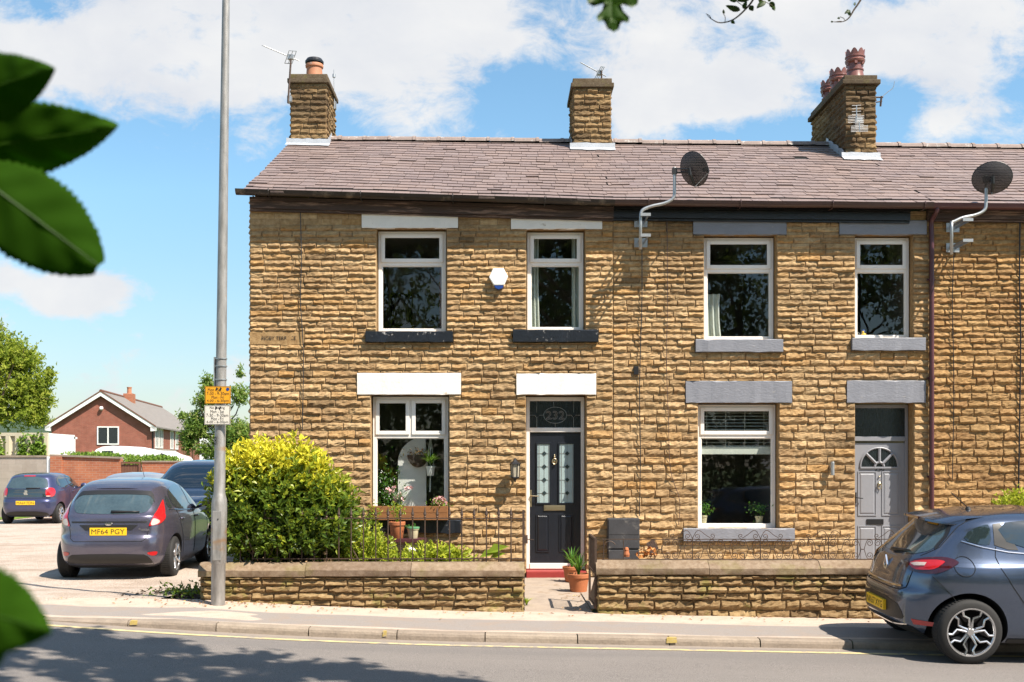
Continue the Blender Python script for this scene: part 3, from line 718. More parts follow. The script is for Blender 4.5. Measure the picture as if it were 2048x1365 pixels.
def chimney(house, x0, x1, y0, y1, zb, zt, seed, cap_over=.05, course=.105):
    mb = MB()
    mb.box((x0+.012, y0+.012, zb), (x1-.012, y1-.012, zt-.16), 1)
    cs = lambda z: course
    kw = dict(lmin=.16, lmax=.38)
    stone_wall(mb, x0, x1, zb, zt-.17, [], lambda u, z, d: (u, y0+.012-d, z), cs, .032, seed, **kw)
    stone_wall(mb, y0, y1, zb, zt-.17, [], lambda u, z, d: (x0+.012-d, u, z), cs, .032, seed+1, **kw)
    stone_wall(mb, y0, y1, zb, zt-.17, [], lambda u, z, d: (x1-.012+d, u, z), cs, .032, seed+2, **kw)
    mb.box((x0+.02, y1-.03, zb), (x1-.02, y1, zt-.17), 0, .3)
    ch = mb.build('chimney', [M['stone_chimney'], M['mortar']], house)
    mb = MB(); o = cap_over
    mb.box((x0-o, y0-o, zt-.17), (x1+o, y1+o, zt-.09), 0, .3); mb.box((x0-o*.3, y0-o*.3, zt-.09), (x1+o*.3, y1+o*.3, zt), 0, .6)
    mb.build('chimney_cap', M['cap'], ch, bevel=.012)
    # lead flashing round the foot, dressed up the sides in steps
    mb = MB(); s0 = (y0-EAVE_Y-.16)/(RIDGE_Y-EAVE_Y); s1 = (y0-EAVE_Y)/(RIDGE_Y-EAVE_Y); rg = random.Random(seed+9)
    n = 8; xs = [x0-.07+(x1-x0+.14)*i/n for i in range(n+1)]
    top = [(x, y0-.028, roof_pt(x, s1).z+.11+rg.uniform(-.01, .01)) for x in xs]; mid = [(x, y0-.034, roof_pt(x, s1, .03).z) for x in xs]; bot = [tuple(roof_pt(x, s0+rg.uniform(-.006, .006), .030)) for x in xs]
    mb.add(top+mid+bot, [(i, i+1, n+2+i, n+1+i) for i in range(n)] + [(n+1+i, n+2+i, 2*n+3+i, 2*n+2+i) for i in range(n)])
    for sx, side in ((x0, -1), (x1, 1)):
        y = y0-.02
        while y < RIDGE_Y-.1:
            s = (y-EAVE_Y)/(RIDGE_Y-EAVE_Y); zb_ = roof_pt(sx, s).z
            X_ = sx+side*.03
            mb.add([(X_, y, zb_-.02), (X_, y+.16, zb_+.05), (X_, y+.16, zb_+.20+rg.uniform(0, .05)), (X_, y+.02, zb_+.16)], [(0,1,2,3)])
            y += .15
    mb.build('lead_flashing', M['flashing'], ch)
    return ch
def chimney_pot(ch, x, y, z, h, r, crown=False, m='pot_dark', cowl=False):
    mb = MB()
    if not crown:
        mb.lathe([(r*1.05, 0), (r*1.0, h*.1), (r*.92, h*.75), (r*1.05, h*.80), (r*1.08, h*.9), (r*1.0, h), (r*.8, h), (r*.78, h*.7)], (x, y, z), seg=24)
        pot = mb.build('chimney_pot', M[m], ch, smooth='auto')
        if cowl:
            c = MB(); c.lathe([(r*1.1, h+.02), (r*1.12, h+.05), (r*.9, h+.10), (r*.3, h+.13)], (x, y, z), seg=20)
            for k in range(5): a = k*1.257; c.box((x+r*.9*math.cos(a)-.008, y+r*.9*math.sin(a)-.008, z+h-.04), (x+r*.9*math.cos(a)+.008, y+r*.9*math.sin(a)+.008, z+h+.03))
            c.build('cowl', M['black_metal'], pot)
        return pot
    prof = [(r*1.12, 0), (r*1.05, h*.05), (r*.90, h*.30), (r*.98, h*.32), (r*.98, h*.36), (r*.86, h*.38), (r*.84, h*.55), (r*1.1, h*.60), (r*1.16, h*.66), (r*1.05, h*.70), (r*1.05, h*.74), (r*1.14, h*.76), (r*1.14, h*.80), (r*1.0, h*.82)]
    seg = 24; mb.lathe(prof, (x, y, z), seg=seg)
    ring = []
    for k in range(seg*2):
        a = math.pi*k/seg; zz = h*.86+h*.16*abs(math.sin(a*4)); ring.append((a, zz))
    for rr in (r*1.04, r*.92):
        vs = [(x+rr*math.cos(a), y+rr*math.sin(a), z+h*.81) for a, q in ring] + [(x+rr*1.06*math.cos(a), y+rr*1.06*math.sin(a), z+q) for a, q in ring]; n = len(ring)
        mb.add(vs, [(k, (k+1) % n, (k+1) % n+n, k+n) for k in range(n)])
    vs = [(x+rr*1.06*math.cos(a), y+rr*1.06*math.sin(a), z+q) for rr in (r*1.04, r*.92) for a, q in ring]; n = len(ring)
    mb.add(vs, [(k, (k+1) % n, (k+1) % n+n, k+n) for k in range(n)])
    for k in range(6):
        a = k*math.pi/3+.3; c_, s_ = math.cos(a), math.sin(a)
        mb.box((x+r*.93*c_-.022, y+r*.93*s_-.022, z+h*.50), (x+r*.93*c_+.022, y+r*.93*s_+.022, z+h*.60))
    return mb.build('chimney_pot', M[m], ch, smooth='auto')

course_front = lambda z: .125 if z < 2.3 else (.118 if z < 3.0 else (.105 if z < 3.5 else .088))

def gutter_board(house, xa, xb, m_f, m_g, fz0, fz1, overs=(0, 0), brackets=True, lab=None):
    mb = MB(); n = 16
    for (lo, hi, yo) in ((fz0, fz1-.055, .10), (fz1-.05, fz1, .125), (fz0-.035, fz0-.003, .07)):
        def F(i, q): x = xa+(xb-xa)*i/n; return ez(x)+q+.004*noise.noise(Vector((x*2, q*9, 0)))
        vs = []
        for i in range(n+1):
            x = xa+(xb-xa)*i/n; vs += [(x, YF-yo, F(i, lo)), (x, YF-yo, F(i, hi)), (x, YF+.02, F(i, hi)), (x, YF+.02, F(i, lo))]
        mb.add(vs, [(i*4+j, (i+1)*4+j, (i+1)*4+(j+1) % 4, i*4+(j+1) % 4) for i in range(n) for j in range(4)] + [(0,1,2,3), (n*4+3, n*4+2, n*4+1, n*4)])
    mb.build('fascia', m_f, house, fixn=True, label=lab)
    mb = MB(); xa -= overs[0]; xb += overs[1]; n = 24; pr = []
    for k in range(9): a = math.pi*k/8; pr.append((-.075*math.cos(a), -.075*math.sin(a)))
    pr = [(-.08, .006)] + pr + [(.08, .006), (.07, 0)] + [(.068*math.cos(math.pi*k/8), -.068*math.sin(math.pi*k/8)) for k in range(9)] + [(-.07, 0)]
    vs = []
    for i in range(n+1):
        x = xa+(xb-xa)*i/n; z = ez(x)-.012+.006*noise.noise(Vector((x*1.1, 4, 0)))
        vs += [(x, EAVE_Y-.02+a, z+b) for a, b in pr]
    L = len(pr)
    mb.add(vs, [(i*L+j, (i+1)*L+j, (i+1)*L+(j+1) % L, i*L+(j+1) % L) for i in range(n) for j in range(L)] + [tuple(range(L)), tuple(range(n*L, n*L+L))[::-1]])
    g = mb.build('gutter', m_g, house, fixn=True, smooth='auto')
    if brackets:
        x = xa+.5
        while x < xb:
            mb = MB(); z = ez(x); mb.tube([(x, EAVE_Y-.098, z+.01), (x, EAVE_Y-.106, z-.03), (x, EAVE_Y-.09, z-.075), (x, EAVE_Y-.02, z-.10), (x, EAVE_Y+.12, z-.09)], .009, 6); x += 1.38; mb.build('gutter_bracket', m_g, g)
    return g

# ------------------------------------------------------------------ house 232, end of the terrace
XL, XM, XR, XE = fx(500), fx(1226), fx(1858), fx(2560)
H232 = thing('terraced_house', 'end terraced stone house with white lintels and black front door', 'house', (0, YF, 0), 'stone houses of the terrace')
H230 = thing('terraced_house', 'middle terraced stone house with grey lintels and grey front door', 'house', (4, YF, 0), 'stone houses of the terrace')
H228 = thing('terraced_house', 'terraced stone house at right edge with maroon gutter, windows out of view', 'house', (8, YF, 0), 'stone houses of the terrace')

O = dict(ul=rect(753, 893, 457, 664), ur=rect(1053, 1170, 459, 661), lw=rect(742, 898, 790, 1040), dr=rect(1052, 1172, 790, 1165))
LT = [rect(724, 916, 426, 457), rect(1022, 1204, 432, 459), rect(715, 922, 747, 790), rect(1033, 1192, 748, 790)]
SL = [rect(732, 906, 664, 685), rect(1026, 1196, 661, 685), rect(722, 922, 1040, 1066)]
PLQ = rect(500, 609, 664, 690)
ops = list(O.values())
def facade(house, xa, xb, ops, solid, seed, mats, sm=None, end_l=False):
    mb = MB(); ztop = min(ez(xa), ez(xb))-.06
    backing(mb, xa, xb, -.25, ztop, ops, YF, .30)
    stone_wall(mb, xa+(.0 if not end_l else 0), xb, -.2, ztop, ops+solid, lambda u, z, d: (u, YF-d, z), course_front, .031, seed, .18, .50, flat=fz(452))
    zz = ztop
    if end_l:                                            # the left gable, courses too
        def gp(u, z, d): return (xa-d, u, z)
        yl, yr = YF, YF+7.8
        mb.add([(xa, yl, -.25), (xa, yr, -.25), (xa, yr, 5.8), (xa, RIDGE_Y, 7.75), (xa, yl, 5.78)], [(0,1,2,3,4)], 1)
        stone_wall(mb, yl, yr, -.2, 5.75, [], gp, course_front, .024, seed+4, .25, .5)
        z = 5.75
        while z < 7.6:
            q = (z-5.75)/1.95; stone_wall(mb, yl+3.7*q, yr-3.9*q, z, z+.1, [], gp, lambda z: .1, .024, seed+int(z*100), .25, .5); z += .1
    w_ = mb.build('wall', mats, house)
    mb = MB(); mb.add([(xa, YF+7.8, -.25), (xb, YF+7.8, -.25), (xb, YF+7.8, 5.8), (xa, YF+7.8, 5.8)], [(0,1,2,3)]); mb.build('rear_wall', M['mortar'], house)
    return w_
facade(H232, XL, XM, ops, LT+SL+[PLQ], 11, [M['stone'], M['mortar'], M['stone_flat']], end_l=True)
for r_ in LT: lintel(H232, r_, M['white_stone'])
for r_ in SL: lintel(H232, r_, M['black_stone'], out=.075, name='sill', dep=.14)
pq = lintel(H232, PLQ, M['stone_flat'], out=.012, name='name_stone', lab='smooth stone plaque carved RIGBY TERRACE')
mb = MB(); add_text(mb, 'RIGBY TERRACE', (fx(558), YF-.0185, fz(677)), (1,0,0), (0,0,1), .52, .058); mb.build('lettering', M['ink'], pq)
add_window(H232, O['ul'], fz(525)); add_window(H232, O['ur'], fz(525)); add_window(H232, O['lw'], fz(872), 'double')
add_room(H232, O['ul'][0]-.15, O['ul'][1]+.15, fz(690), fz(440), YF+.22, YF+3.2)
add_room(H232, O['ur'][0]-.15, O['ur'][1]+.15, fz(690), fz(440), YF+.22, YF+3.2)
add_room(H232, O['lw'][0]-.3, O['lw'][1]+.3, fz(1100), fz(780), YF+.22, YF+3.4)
make_roof(H232, XL-.05, XM, 21)
gutter_board(H232, XL+.02, XM, M['brown_wood'], M['gutter_dark'], -.235, -.07, overs=(.17, 0), lab='weathered brown timber fascia')
# front door of 232
def door_set(house, op, rec, frame_m, fan_z, leaf_top, leaf_bot, fw=.062):
    x0, x1, z0, z1 = op; y = YF+rec; mb = MB()
    zb = leaf_bot-.09
    mb.box((x0+.008, y, zb), (x0+fw, y+.08, z1-.02)); mb.box((x1-fw, y, zb), (x1-.008, y+.08, z1-.02))
    mb.box((x0+fw, y, z1-.02-fw), (x1-fw, y+.08, z1-.02)); mb.box((x0+fw, y, fan_z-.03), (x1-fw, y+.08, fan_z+.04))
    mb.box((x0+fw, y-.01, zb), (x1-fw, y+.08, leaf_bot-.004))
    return mb.build('door_frame', frame_m, house, bevel=.006)
x0, x1, z0, z1 = O['dr']; YD = YF+.22
df = door_set(H232, O['dr'], .22, M['upvc'], fz(860), fz(866), fz(1129))
mb = MB(); mb.box((x0+.002, YF-.10, .055), (x1-.002, YF+.34, fz(1142)-.002)); mb.build('door_step', M['red_paint'], H232, bevel=.012)
la, lb, lc, ld = x0+.062, x1-.062, fz(1129), fz(866)
mb = MB(); yd = YD+.028
mb.box((la, yd, lc), (lb, yd+.05, ld))
def moulding(mb, a, b, c, d, y, w=.018, o=.012): mb.frame(a, b, c, d, w, y-o, y-.0004)
def dx(p): return fx(p)
pan = {}
gA = (fx(1076), fx(1101), fz(1007), fz(888)); gB = (fx(1121), fx(1149), fz(1007), fz(888))
bA = (fx(1073), fx(1100), fz(1107), fz(1030)); bB = (fx(1120), fx(1149), fz(1107), fz(1030))
for r_ in (gA, gB): moulding(mb, r_[0]-.024, r_[1]+.024, r_[2]-.024, r_[3]+.024, yd, .024, .016)
for r_ in (bA, bB):
    moulding(mb, *r_, yd, .016, .012)
    a, b, c, d = [q+s for q, s in zip(r_, (.04, -.04, .04, -.04))]
    A = [(r_[0]+.018, yd-.001, r_[2]+.018), (r_[1]-.018, yd-.001, r_[2]+.018), (r_[1]-.018, yd-.001, r_[3]-.018), (r_[0]+.018, yd-.001, r_[3]-.018)]
    B = [(a, yd-.013, c), (b, yd-.013, c), (b, yd-.013, d), (a, yd-.013, d)]
    mb.add(A+B, [(0,1,5,4),(1,2,6,5),(2,3,7,6),(3,0,4,7),(4,5,6,7)])
door = mb.build('door', M['black_door'], H232, bevel=.003)
for r_ in (gA, gB):
    a, b, c, d = r_; mb = MB(); mb.add([(a, yd-.003, c), (b, yd-.003, c), (b, yd-.003, d), (a, yd-.003, d)], [(0,1,2,3)])
    gp = mb.build('glass_panel', M['frosted'], door)
    mb = MB(); e = .028
    for xx in (a+e, b-e*.5): mb.box((xx-.004, yd-.008, c+.01), (xx+.004, yd-.0035, d-.01))
    for k in range(4):
        zc = d-(d-c)*(.16+.225*k)
        mb.box((a+.004, yd-.0078, zc-.003), (b-.004, yd-.0034, zc+.003))
        xm = (a+b)/2+.01; s = .035
        mb.prism([(xm-s*1.2, yd-.0085, zc), (xm, yd-.0085, zc-s*1.2), (xm+s*1.2, yd-.0085, zc), (xm, yd-.0085, zc+s*1.2)], (0, .003, 0), 0)
        mb.prism([(xm-s, yd-.011, zc), (xm, yd-.011, zc-s), (xm+s, yd-.011, zc), (xm, yd-.011, zc+s)], (0, .002, 0), 1)
    mb.box(((a+b)/2+.008, yd-.0076, c+.01), ((a+b)/2+.012, yd-.0036, d-.01))
    mb.build('leadwork', [M['lead'], M['dark_bevel']], gp)
mb = MB(); kx, kz = fx(1110.5), fz(922)
mb.sphere((kx, yd-.02, fz(910)), .014); mb.sphere((kx, yd-.02, fz(914)), .018); mb.lathe([(.03, 0), (.034, .008), (.02, .018)], (kx, yd-.019, kz), 'y', 16)
mb.tube([(kx+.036*math.sin(q), yd-.026, kz-.008-.042*math.cos(q)) for q in [2*math.pi*i/16 for i in range(17)]], .008, 6); mb.sphere((kx, yd-.028, kz-.055), .013)
mb.build('door_knocker', M['brass'], door, smooth=True)
mb = MB(); mb.box((fx(1089), yd-.014, fz(1023)), (fx(1132), yd-.0005, fz(1012))); mb.box((fx(1091.5), yd-.020, fz(1021.5)), (fx(1129.5), yd-.0142, fz(1014)))
mb.build('letterbox', M['brass'], door, bevel=.003)
mb = MB(); mb.box((fx(1060), yd-.012, fz(1015)), (fx(1064.5), yd-.0005, fz(981))); mb.tube([(fx(1062), yd-.012, fz(993)), (fx(1062), yd-.05, fz(993)), (fx(1066), yd-.058, fz(993)), (fx(1078), yd-.056, fz(993.5))], .009, 8)
mb.build('door_handle', M['brass'], door, bevel=.002)
# fanlight with the house number
a, b, c, d = x0+.07, x1-.07, fz(856)+.002, z1-.09; yg = YD+.03
mb = MB(); mb.add([(a-.01, yg, c-.01), (b+.01, yg, c-.01), (b+.01, yg, d+.01), (a-.01, yg, d+.01)], [(0,1,2,3)]); fl = mb.build('fanlight', M['rain_glass'], df)
mb = MB(); cx_, cz_ = (a+b)/2, (c+d)/2-.005; rx, rz_ = .178, .125; yt = yg-.004
ell = [(cx_+rx*math.cos(q), yt, cz_+rz_*math.sin(q)) for q in [2*math.pi*i/40 for i in range(41)]]; mb.tube(ell, .0042, 5, cap=False)
for sx in (-1, 1):
    xq = cx_+sx*.285; s = .034
    mb.tube([(cx_+sx*rx, yt, cz_), (xq-sx*s, yt, cz_)], .003, 5); mb.tube([(xq+sx*s, yt, cz_), (a if sx < 0 else b, yt, cz_)], .003, 5)
    mb.tube([(xq-s, yt, cz_), (xq, yt, cz_-s*1.25), (xq+s, yt, cz_), (xq, yt, cz_+s*1.25), (xq-s, yt, cz_)], .0036, 5)
    mb.tube([(xq, yt, cz_+s*1.25), (xq, yt, d)], .003, 5); mb.tube([(xq, yt, cz_-s*1.25), (xq, yt, c)], .003, 5)
mb.tube([(cx_-.02, yt, cz_+rz_), (cx_-.025, yt, d)], .003, 5); mb.tube([(cx_, yt, cz_-rz_), (cx_, yt, c)], .003, 5)
vs, fs = text_faces('232'); lo = vs.min(0); hi = vs.max(0); sx_, sz_ = .285/(hi[0]-lo[0]), .125/(hi[1]-lo[1])
# outlined digits: only the boundary of the letter shapes, as thin strips
ed = {}
for f in fs:
    for i in range(len(f)): k = tuple(sorted((f[i], f[(i+1) % len(f)]))); ed[k] = ed.get(k, 0)+1
tp = lambda p: (cx_+(p[0]-(lo[0]+hi[0])/2)*sx_, yt, cz_+(p[1]-(lo[1]+hi[1])/2)*sz_)
for k, n_ in ed.items():
    if n_ == 1: mb.tube([tp(vs[k[0]]), tp(vs[k[1]])], .0036, 4)
mb.build('leadwork', M['lead'], fl)
# chimneys of 232
C1 = chimney(H232, -3.83, -3.17, 20.1, 21.2, 7.3, 8.92, 61)
chimney_pot(C1, -3.45, 20.45, 8.92, .30, .155, m='pot_orange', cowl=True); chimney_pot(C1, -3.42, 20.95, 8.92, .20, .145, m='pot_orange')
C2 = chimney(H232, 1.345, 2.03, 20.1, 21.2, 7.2, 8.84, 71)

# ------------------------------------------------------------------ house 230
O2 = dict(ul=rect(1408, 1553, 470, 680), ur=rect(1710, 1826, 470, 677), lw=rect(1396, 1557, 806, 1057), dr=rect(1710, 1827, 806, 1160))
LT2 = [rect(1386, 1572, 440, 470), rect(1678, 1852, 442, 470), rect(1371, 1583, 763, 806), rect(1693, 1850, 762, 806)]
SL2 = [rect(1390, 1564, 680, 705), rect(1702, 1848, 677, 702), rect(1366, 1587, 1057, 1082)]
facade(H230, XM, XR, list(O2.values()), LT2+SL2, 31, [M['stone'], M['mortar'], M['stone_flat']])
for r_ in LT2: lintel(H230, r_, M['grey_stone'])
for r_ in SL2: lintel(H230, r_, M['grey_stone'], out=.075, name='sill', dep=.14)
add_window(H230, O2['ul'], fz(538)); add_window(H230, O2['ur'], fz(538)); add_window(H230, O2['lw'], fz(872))
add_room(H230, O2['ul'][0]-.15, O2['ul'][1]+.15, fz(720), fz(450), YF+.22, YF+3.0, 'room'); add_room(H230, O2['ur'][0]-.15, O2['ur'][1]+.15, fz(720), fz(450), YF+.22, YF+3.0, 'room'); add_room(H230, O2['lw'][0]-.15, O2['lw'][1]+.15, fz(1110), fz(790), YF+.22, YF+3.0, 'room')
make_roof(H230, XM, XR, 22)
gutter_board(H230, XM, fx(1816), M['black_paint'], M['gutter_brown'], -.225, -.05, overs=(0, fx(1852)-fx(1816)), lab='black gloss timber fascia')
C3 = chimney(H230, 6.15, 6.70, 19.6, 21.7, 7.2, 8.72, 81, .065)
for k, (yy_, h_) in enumerate(((19.89, .54), (20.86, .54), (21.42, .52))): chimney_pot(C3, 6.42, yy_, 8.72, h_, .155, True)
x0, x1, z0, z1 = O2['dr']; YD = YF+.20
df = door_set(H230, O2['dr'], .20, M['frame_grey'], fz(878), fz(886), fz(1148), .05)
a, b, c, d = x0+.05, x1-.05, fz(873), z1-.07
mb = MB(); mb.add([(a-.01, YD+.03, c-.01), (b+.01, YD+.03, c-.01), (b+.01, YD+.03, d+.01), (a-.01, YD+.03, d+.01)], [(0,1,2,3)]); mb.build('fanlight', M['rain_glass'], df)
mb = MB(); yd = YD+.028; la, lb, lc, ld = x0+.05, x1-.05, fz(1148), fz(886); mb.box((la, yd, lc), (lb, yd+.05, ld))
xm = (la+lb)/2; xs_ = [(la+.085, xm-.06), (xm+.06, lb-.085)]
for (p, q) in xs_:
    for (r0, r1) in ((fz(1031), fz(946)), (lc+.09, fz(1056))):
        moulding(mb, p-.02, q+.02, r0-.02, r1+.02, yd, .018, .010)
        mb.add([(p+.012, yd-.001, r0+.012), (q-.012, yd-.001, r0+.012), (q-.012, yd-.001, r1-.012), (p+.012, yd-.001, r1-.012), (p+.03, yd-.009, r0+.03), (q-.03, yd-.009, r0+.03), (q-.03, yd-.009, r1-.03), (p+.03, yd-.009, r1-.03)], [(0,1,5,4),(1,2,6,5),(2,3,7,6),(3,0,4,7),(4,5,6,7)])
zc = fz(934); ro = .275
arc = [(xm+(ro+.018)*math.cos(q), yd-.008, zc+(ro+.018)*math.sin(q)) for q in [math.pi*i/24 for i in range(25)]]
mb.tube(arc, .014, 6); mb.box((xm-ro-.02, yd-.02, zc-.028), (xm+ro+.02, yd-.0004, zc-.002))
for q in (45, 90, 135): mb.tube([(xm+.07*math.cos(R(q)), yd-.008, zc+.07*math.sin(R(q))), (xm+(ro+.01)*math.cos(R(q)), yd-.008, zc+(ro+.01)*math.sin(R(q)))], .024, 6)
mb.tube([(xm+.07*math.cos(q), yd-.006, zc+.07*math.sin(q)) for q in [math.pi*i/10 for i in range(11)]], .02, 6)
door = mb.build('door', M['frame_grey'], H230, bevel=.003)
mb = MB(); mb.add([(xm, yd-.003, zc)] + [(xm+ro*math.cos(q), yd-.003, zc+ro*math.sin(q)) for q in [math.pi*i/24 for i in range(25)]], [(0, i+1, i+2) for i in range(24)]); mb.build('glass_panel', M['rain_glass'], door)
mb = MB(); add_text(mb, '230', (xm+.005, yd-.006, fz(939)), (1,0,0), (0,0,1), .145, .062); mb.build('lettering', M['black_metal'], door)
mb = MB(); kz = fz(971); mb.sphere((xm, yd-.015, fz(954)), .013); mb.build('spy_hole', M['brass'], door, smooth=True); mb = MB(); mb.lathe([(.028, 0), (.03, .01), (.016, .022)], (xm, yd-.022, kz+.02), 'y', 14); mb.tube([(xm+.028*math.sin(q), yd-.03, kz-.02-.04*math.cos(q)) for q in [2*math.pi*i/14 for i in range(15)]], .008, 6); mb.build('door_knocker', M['brass'], door, smooth=True)
mb = MB(); mb.box((fx(1743), yd-.014, fz(1051)), (fx(1777), yd-.0005, fz(1040))); mb.build('letterbox', M['black_metal'], door, bevel=.003)
mb = MB(); mb.box((la+.012, yd-.01, fz(1008)), (la+.045, yd-.0005, fz(986))); mb.tube([(la+.03, yd-.01, fz(996)), (la+.03, yd-.05, fz(996)), (la+.06, yd-.055, fz(997)), (la+.13, yd-.05, fz(998))], .009, 8); mb.build('door_handle', M['black_metal'], door)
# ------------------------------------------------------------------ house 228
facade(H228, XR, XE, [], [], 41, [M['stone_warm'], M['mortar'], M['stone_flat']])
make_roof(H228, XR, XE, 23)
gutter_board(H228, fx(1852), XE, M['brown_wood'], M['maroon'], -.19, -.05, brackets=False)
mb = MB(); xd = fx(1860); zt = ez(xd)-.09
mb.tube(smooth_path([(xd, EAVE_Y-.02, zt+.03), (xd, EAVE_Y-.02, zt-.03), (xd, YF-.07, zt-.14), (xd, YF-.07, zt-.35)], 4) + [(xd, YF-.07, .3), (xd, YF-.07, .05)], .034, 12)
for z in (4.6, 3.1, 1.6): mb.lathe([(.041, -.03), (.041, .03)], (xd, YF-.07, z), seg=12); mb.box((xd-.06, YF-.05, z-.012), (xd+.06, YF-.0, z+.012))
mb.build('downpipe', M['maroon'], H228, smooth='auto')
# ------------------------------------------------------------------ cars (x forward, y left, z up; origin on the ground under the middle)
def pchip(xs, ys):
    xs = np.array(xs, float); ys = np.array(ys, float); h = np.diff(xs); dl = np.diff(ys)/h; d = np.zeros(len(xs))
    for i in range(1, len(xs)-1):
        if dl[i-1]*dl[i] > 0:
            w1 = 2*h[i]+h[i-1]; w2 = h[i]+2*h[i-1]; d[i] = (w1+w2)/(w1/dl[i-1]+w2/dl[i])
    d[0], d[-1] = dl[0], dl[-1]
    def f(x):
        i = int(min(max(np.searchsorted(xs, x)-1, 0), len(h)-1)); t = (x-xs[i])/h[i]
        return ((2*t**3-3*t*t+1)*ys[i]+(t**3-2*t*t+t)*h[i]*d[i]+(-2*t**3+3*t*t)*ys[i+1]+(t**3-t*t)*h[i]*d[i+1])
    return f
def car_body(sp):
    zs = [p[0] for p in sp['xr']]; fr = pchip(zs, [p[1] for p in sp['xr']]); ff = pchip([p[0] for p in sp['xf']], [p[1] for p in sp['xf']]); fw = pchip([p[0] for p in sp['w']], [p[1] for p in sp['w']])
    fn = pchip([0, .5, .9, 1.2, 3], sp.get('n', [6, 6.5, 6, 5, 4]))
    z0, z1 = zs[0], zs[-1]; NZ = 84; NA = 200
    th = np.linspace(0, 2*np.pi, 4001)
    V = []
    for j in range(NZ):
        s = j/(NZ-1); z = z0+(z1-z0)*(1-(1-s)**1.35)
        xr, xf, w, n = fr(z), ff(z), fw(z), fn(z); xc, a = (xr+xf)/2, (xf-xr)/2
        c, q = np.cos(th+np.pi), np.sin(th+np.pi)
        X = xc+a*np.sign(c)*np.abs(c)**(2/n); Y = w*np.sign(q)*np.abs(q)**(2/n)
        L = np.concatenate([[0], np.cumsum(np.hypot(np.diff(X), np.diff(Y)))]); tt = np.linspace(0, L[-1], NA+1)[:-1]
        X = np.interp(tt, L, X); Y = np.interp(tt, L, Y)
        Y *= 1-sp.get('taper', .05)*((X-.1)/2)**2*(1 if z < .95 else 1.5)
        for (bx, bz, sx, sz, amp) in sp.get('bumps', []):
            Y *= 1+amp*np.exp(-((X-bx)/sx)**2-((z-bz)/sz)**2)
        V += [(x, y, z) for x, y in zip(X, Y)]
    F = [(j*NA+i, j*NA+(i+1) % NA, (j+1)*NA+(i+1) % NA, (j+1)*NA+i) for j in range(NZ-1) for i in range(NA)]
    F += [tuple(range(NA))[::-1], tuple(range((NZ-1)*NA, NZ*NA))]
    return V, F
def chaikin(p, it):
    for _ in range(it):
        o = []
        for i in range(len(p)):
            a, b = p[i], p[(i+1) % len(p)]
            o += [(a[0]*.75+b[0]*.25, a[1]*.75+b[1]*.25), (a[0]*.25+b[0]*.75, a[1]*.25+b[1]*.75)]
        p = o
    return p
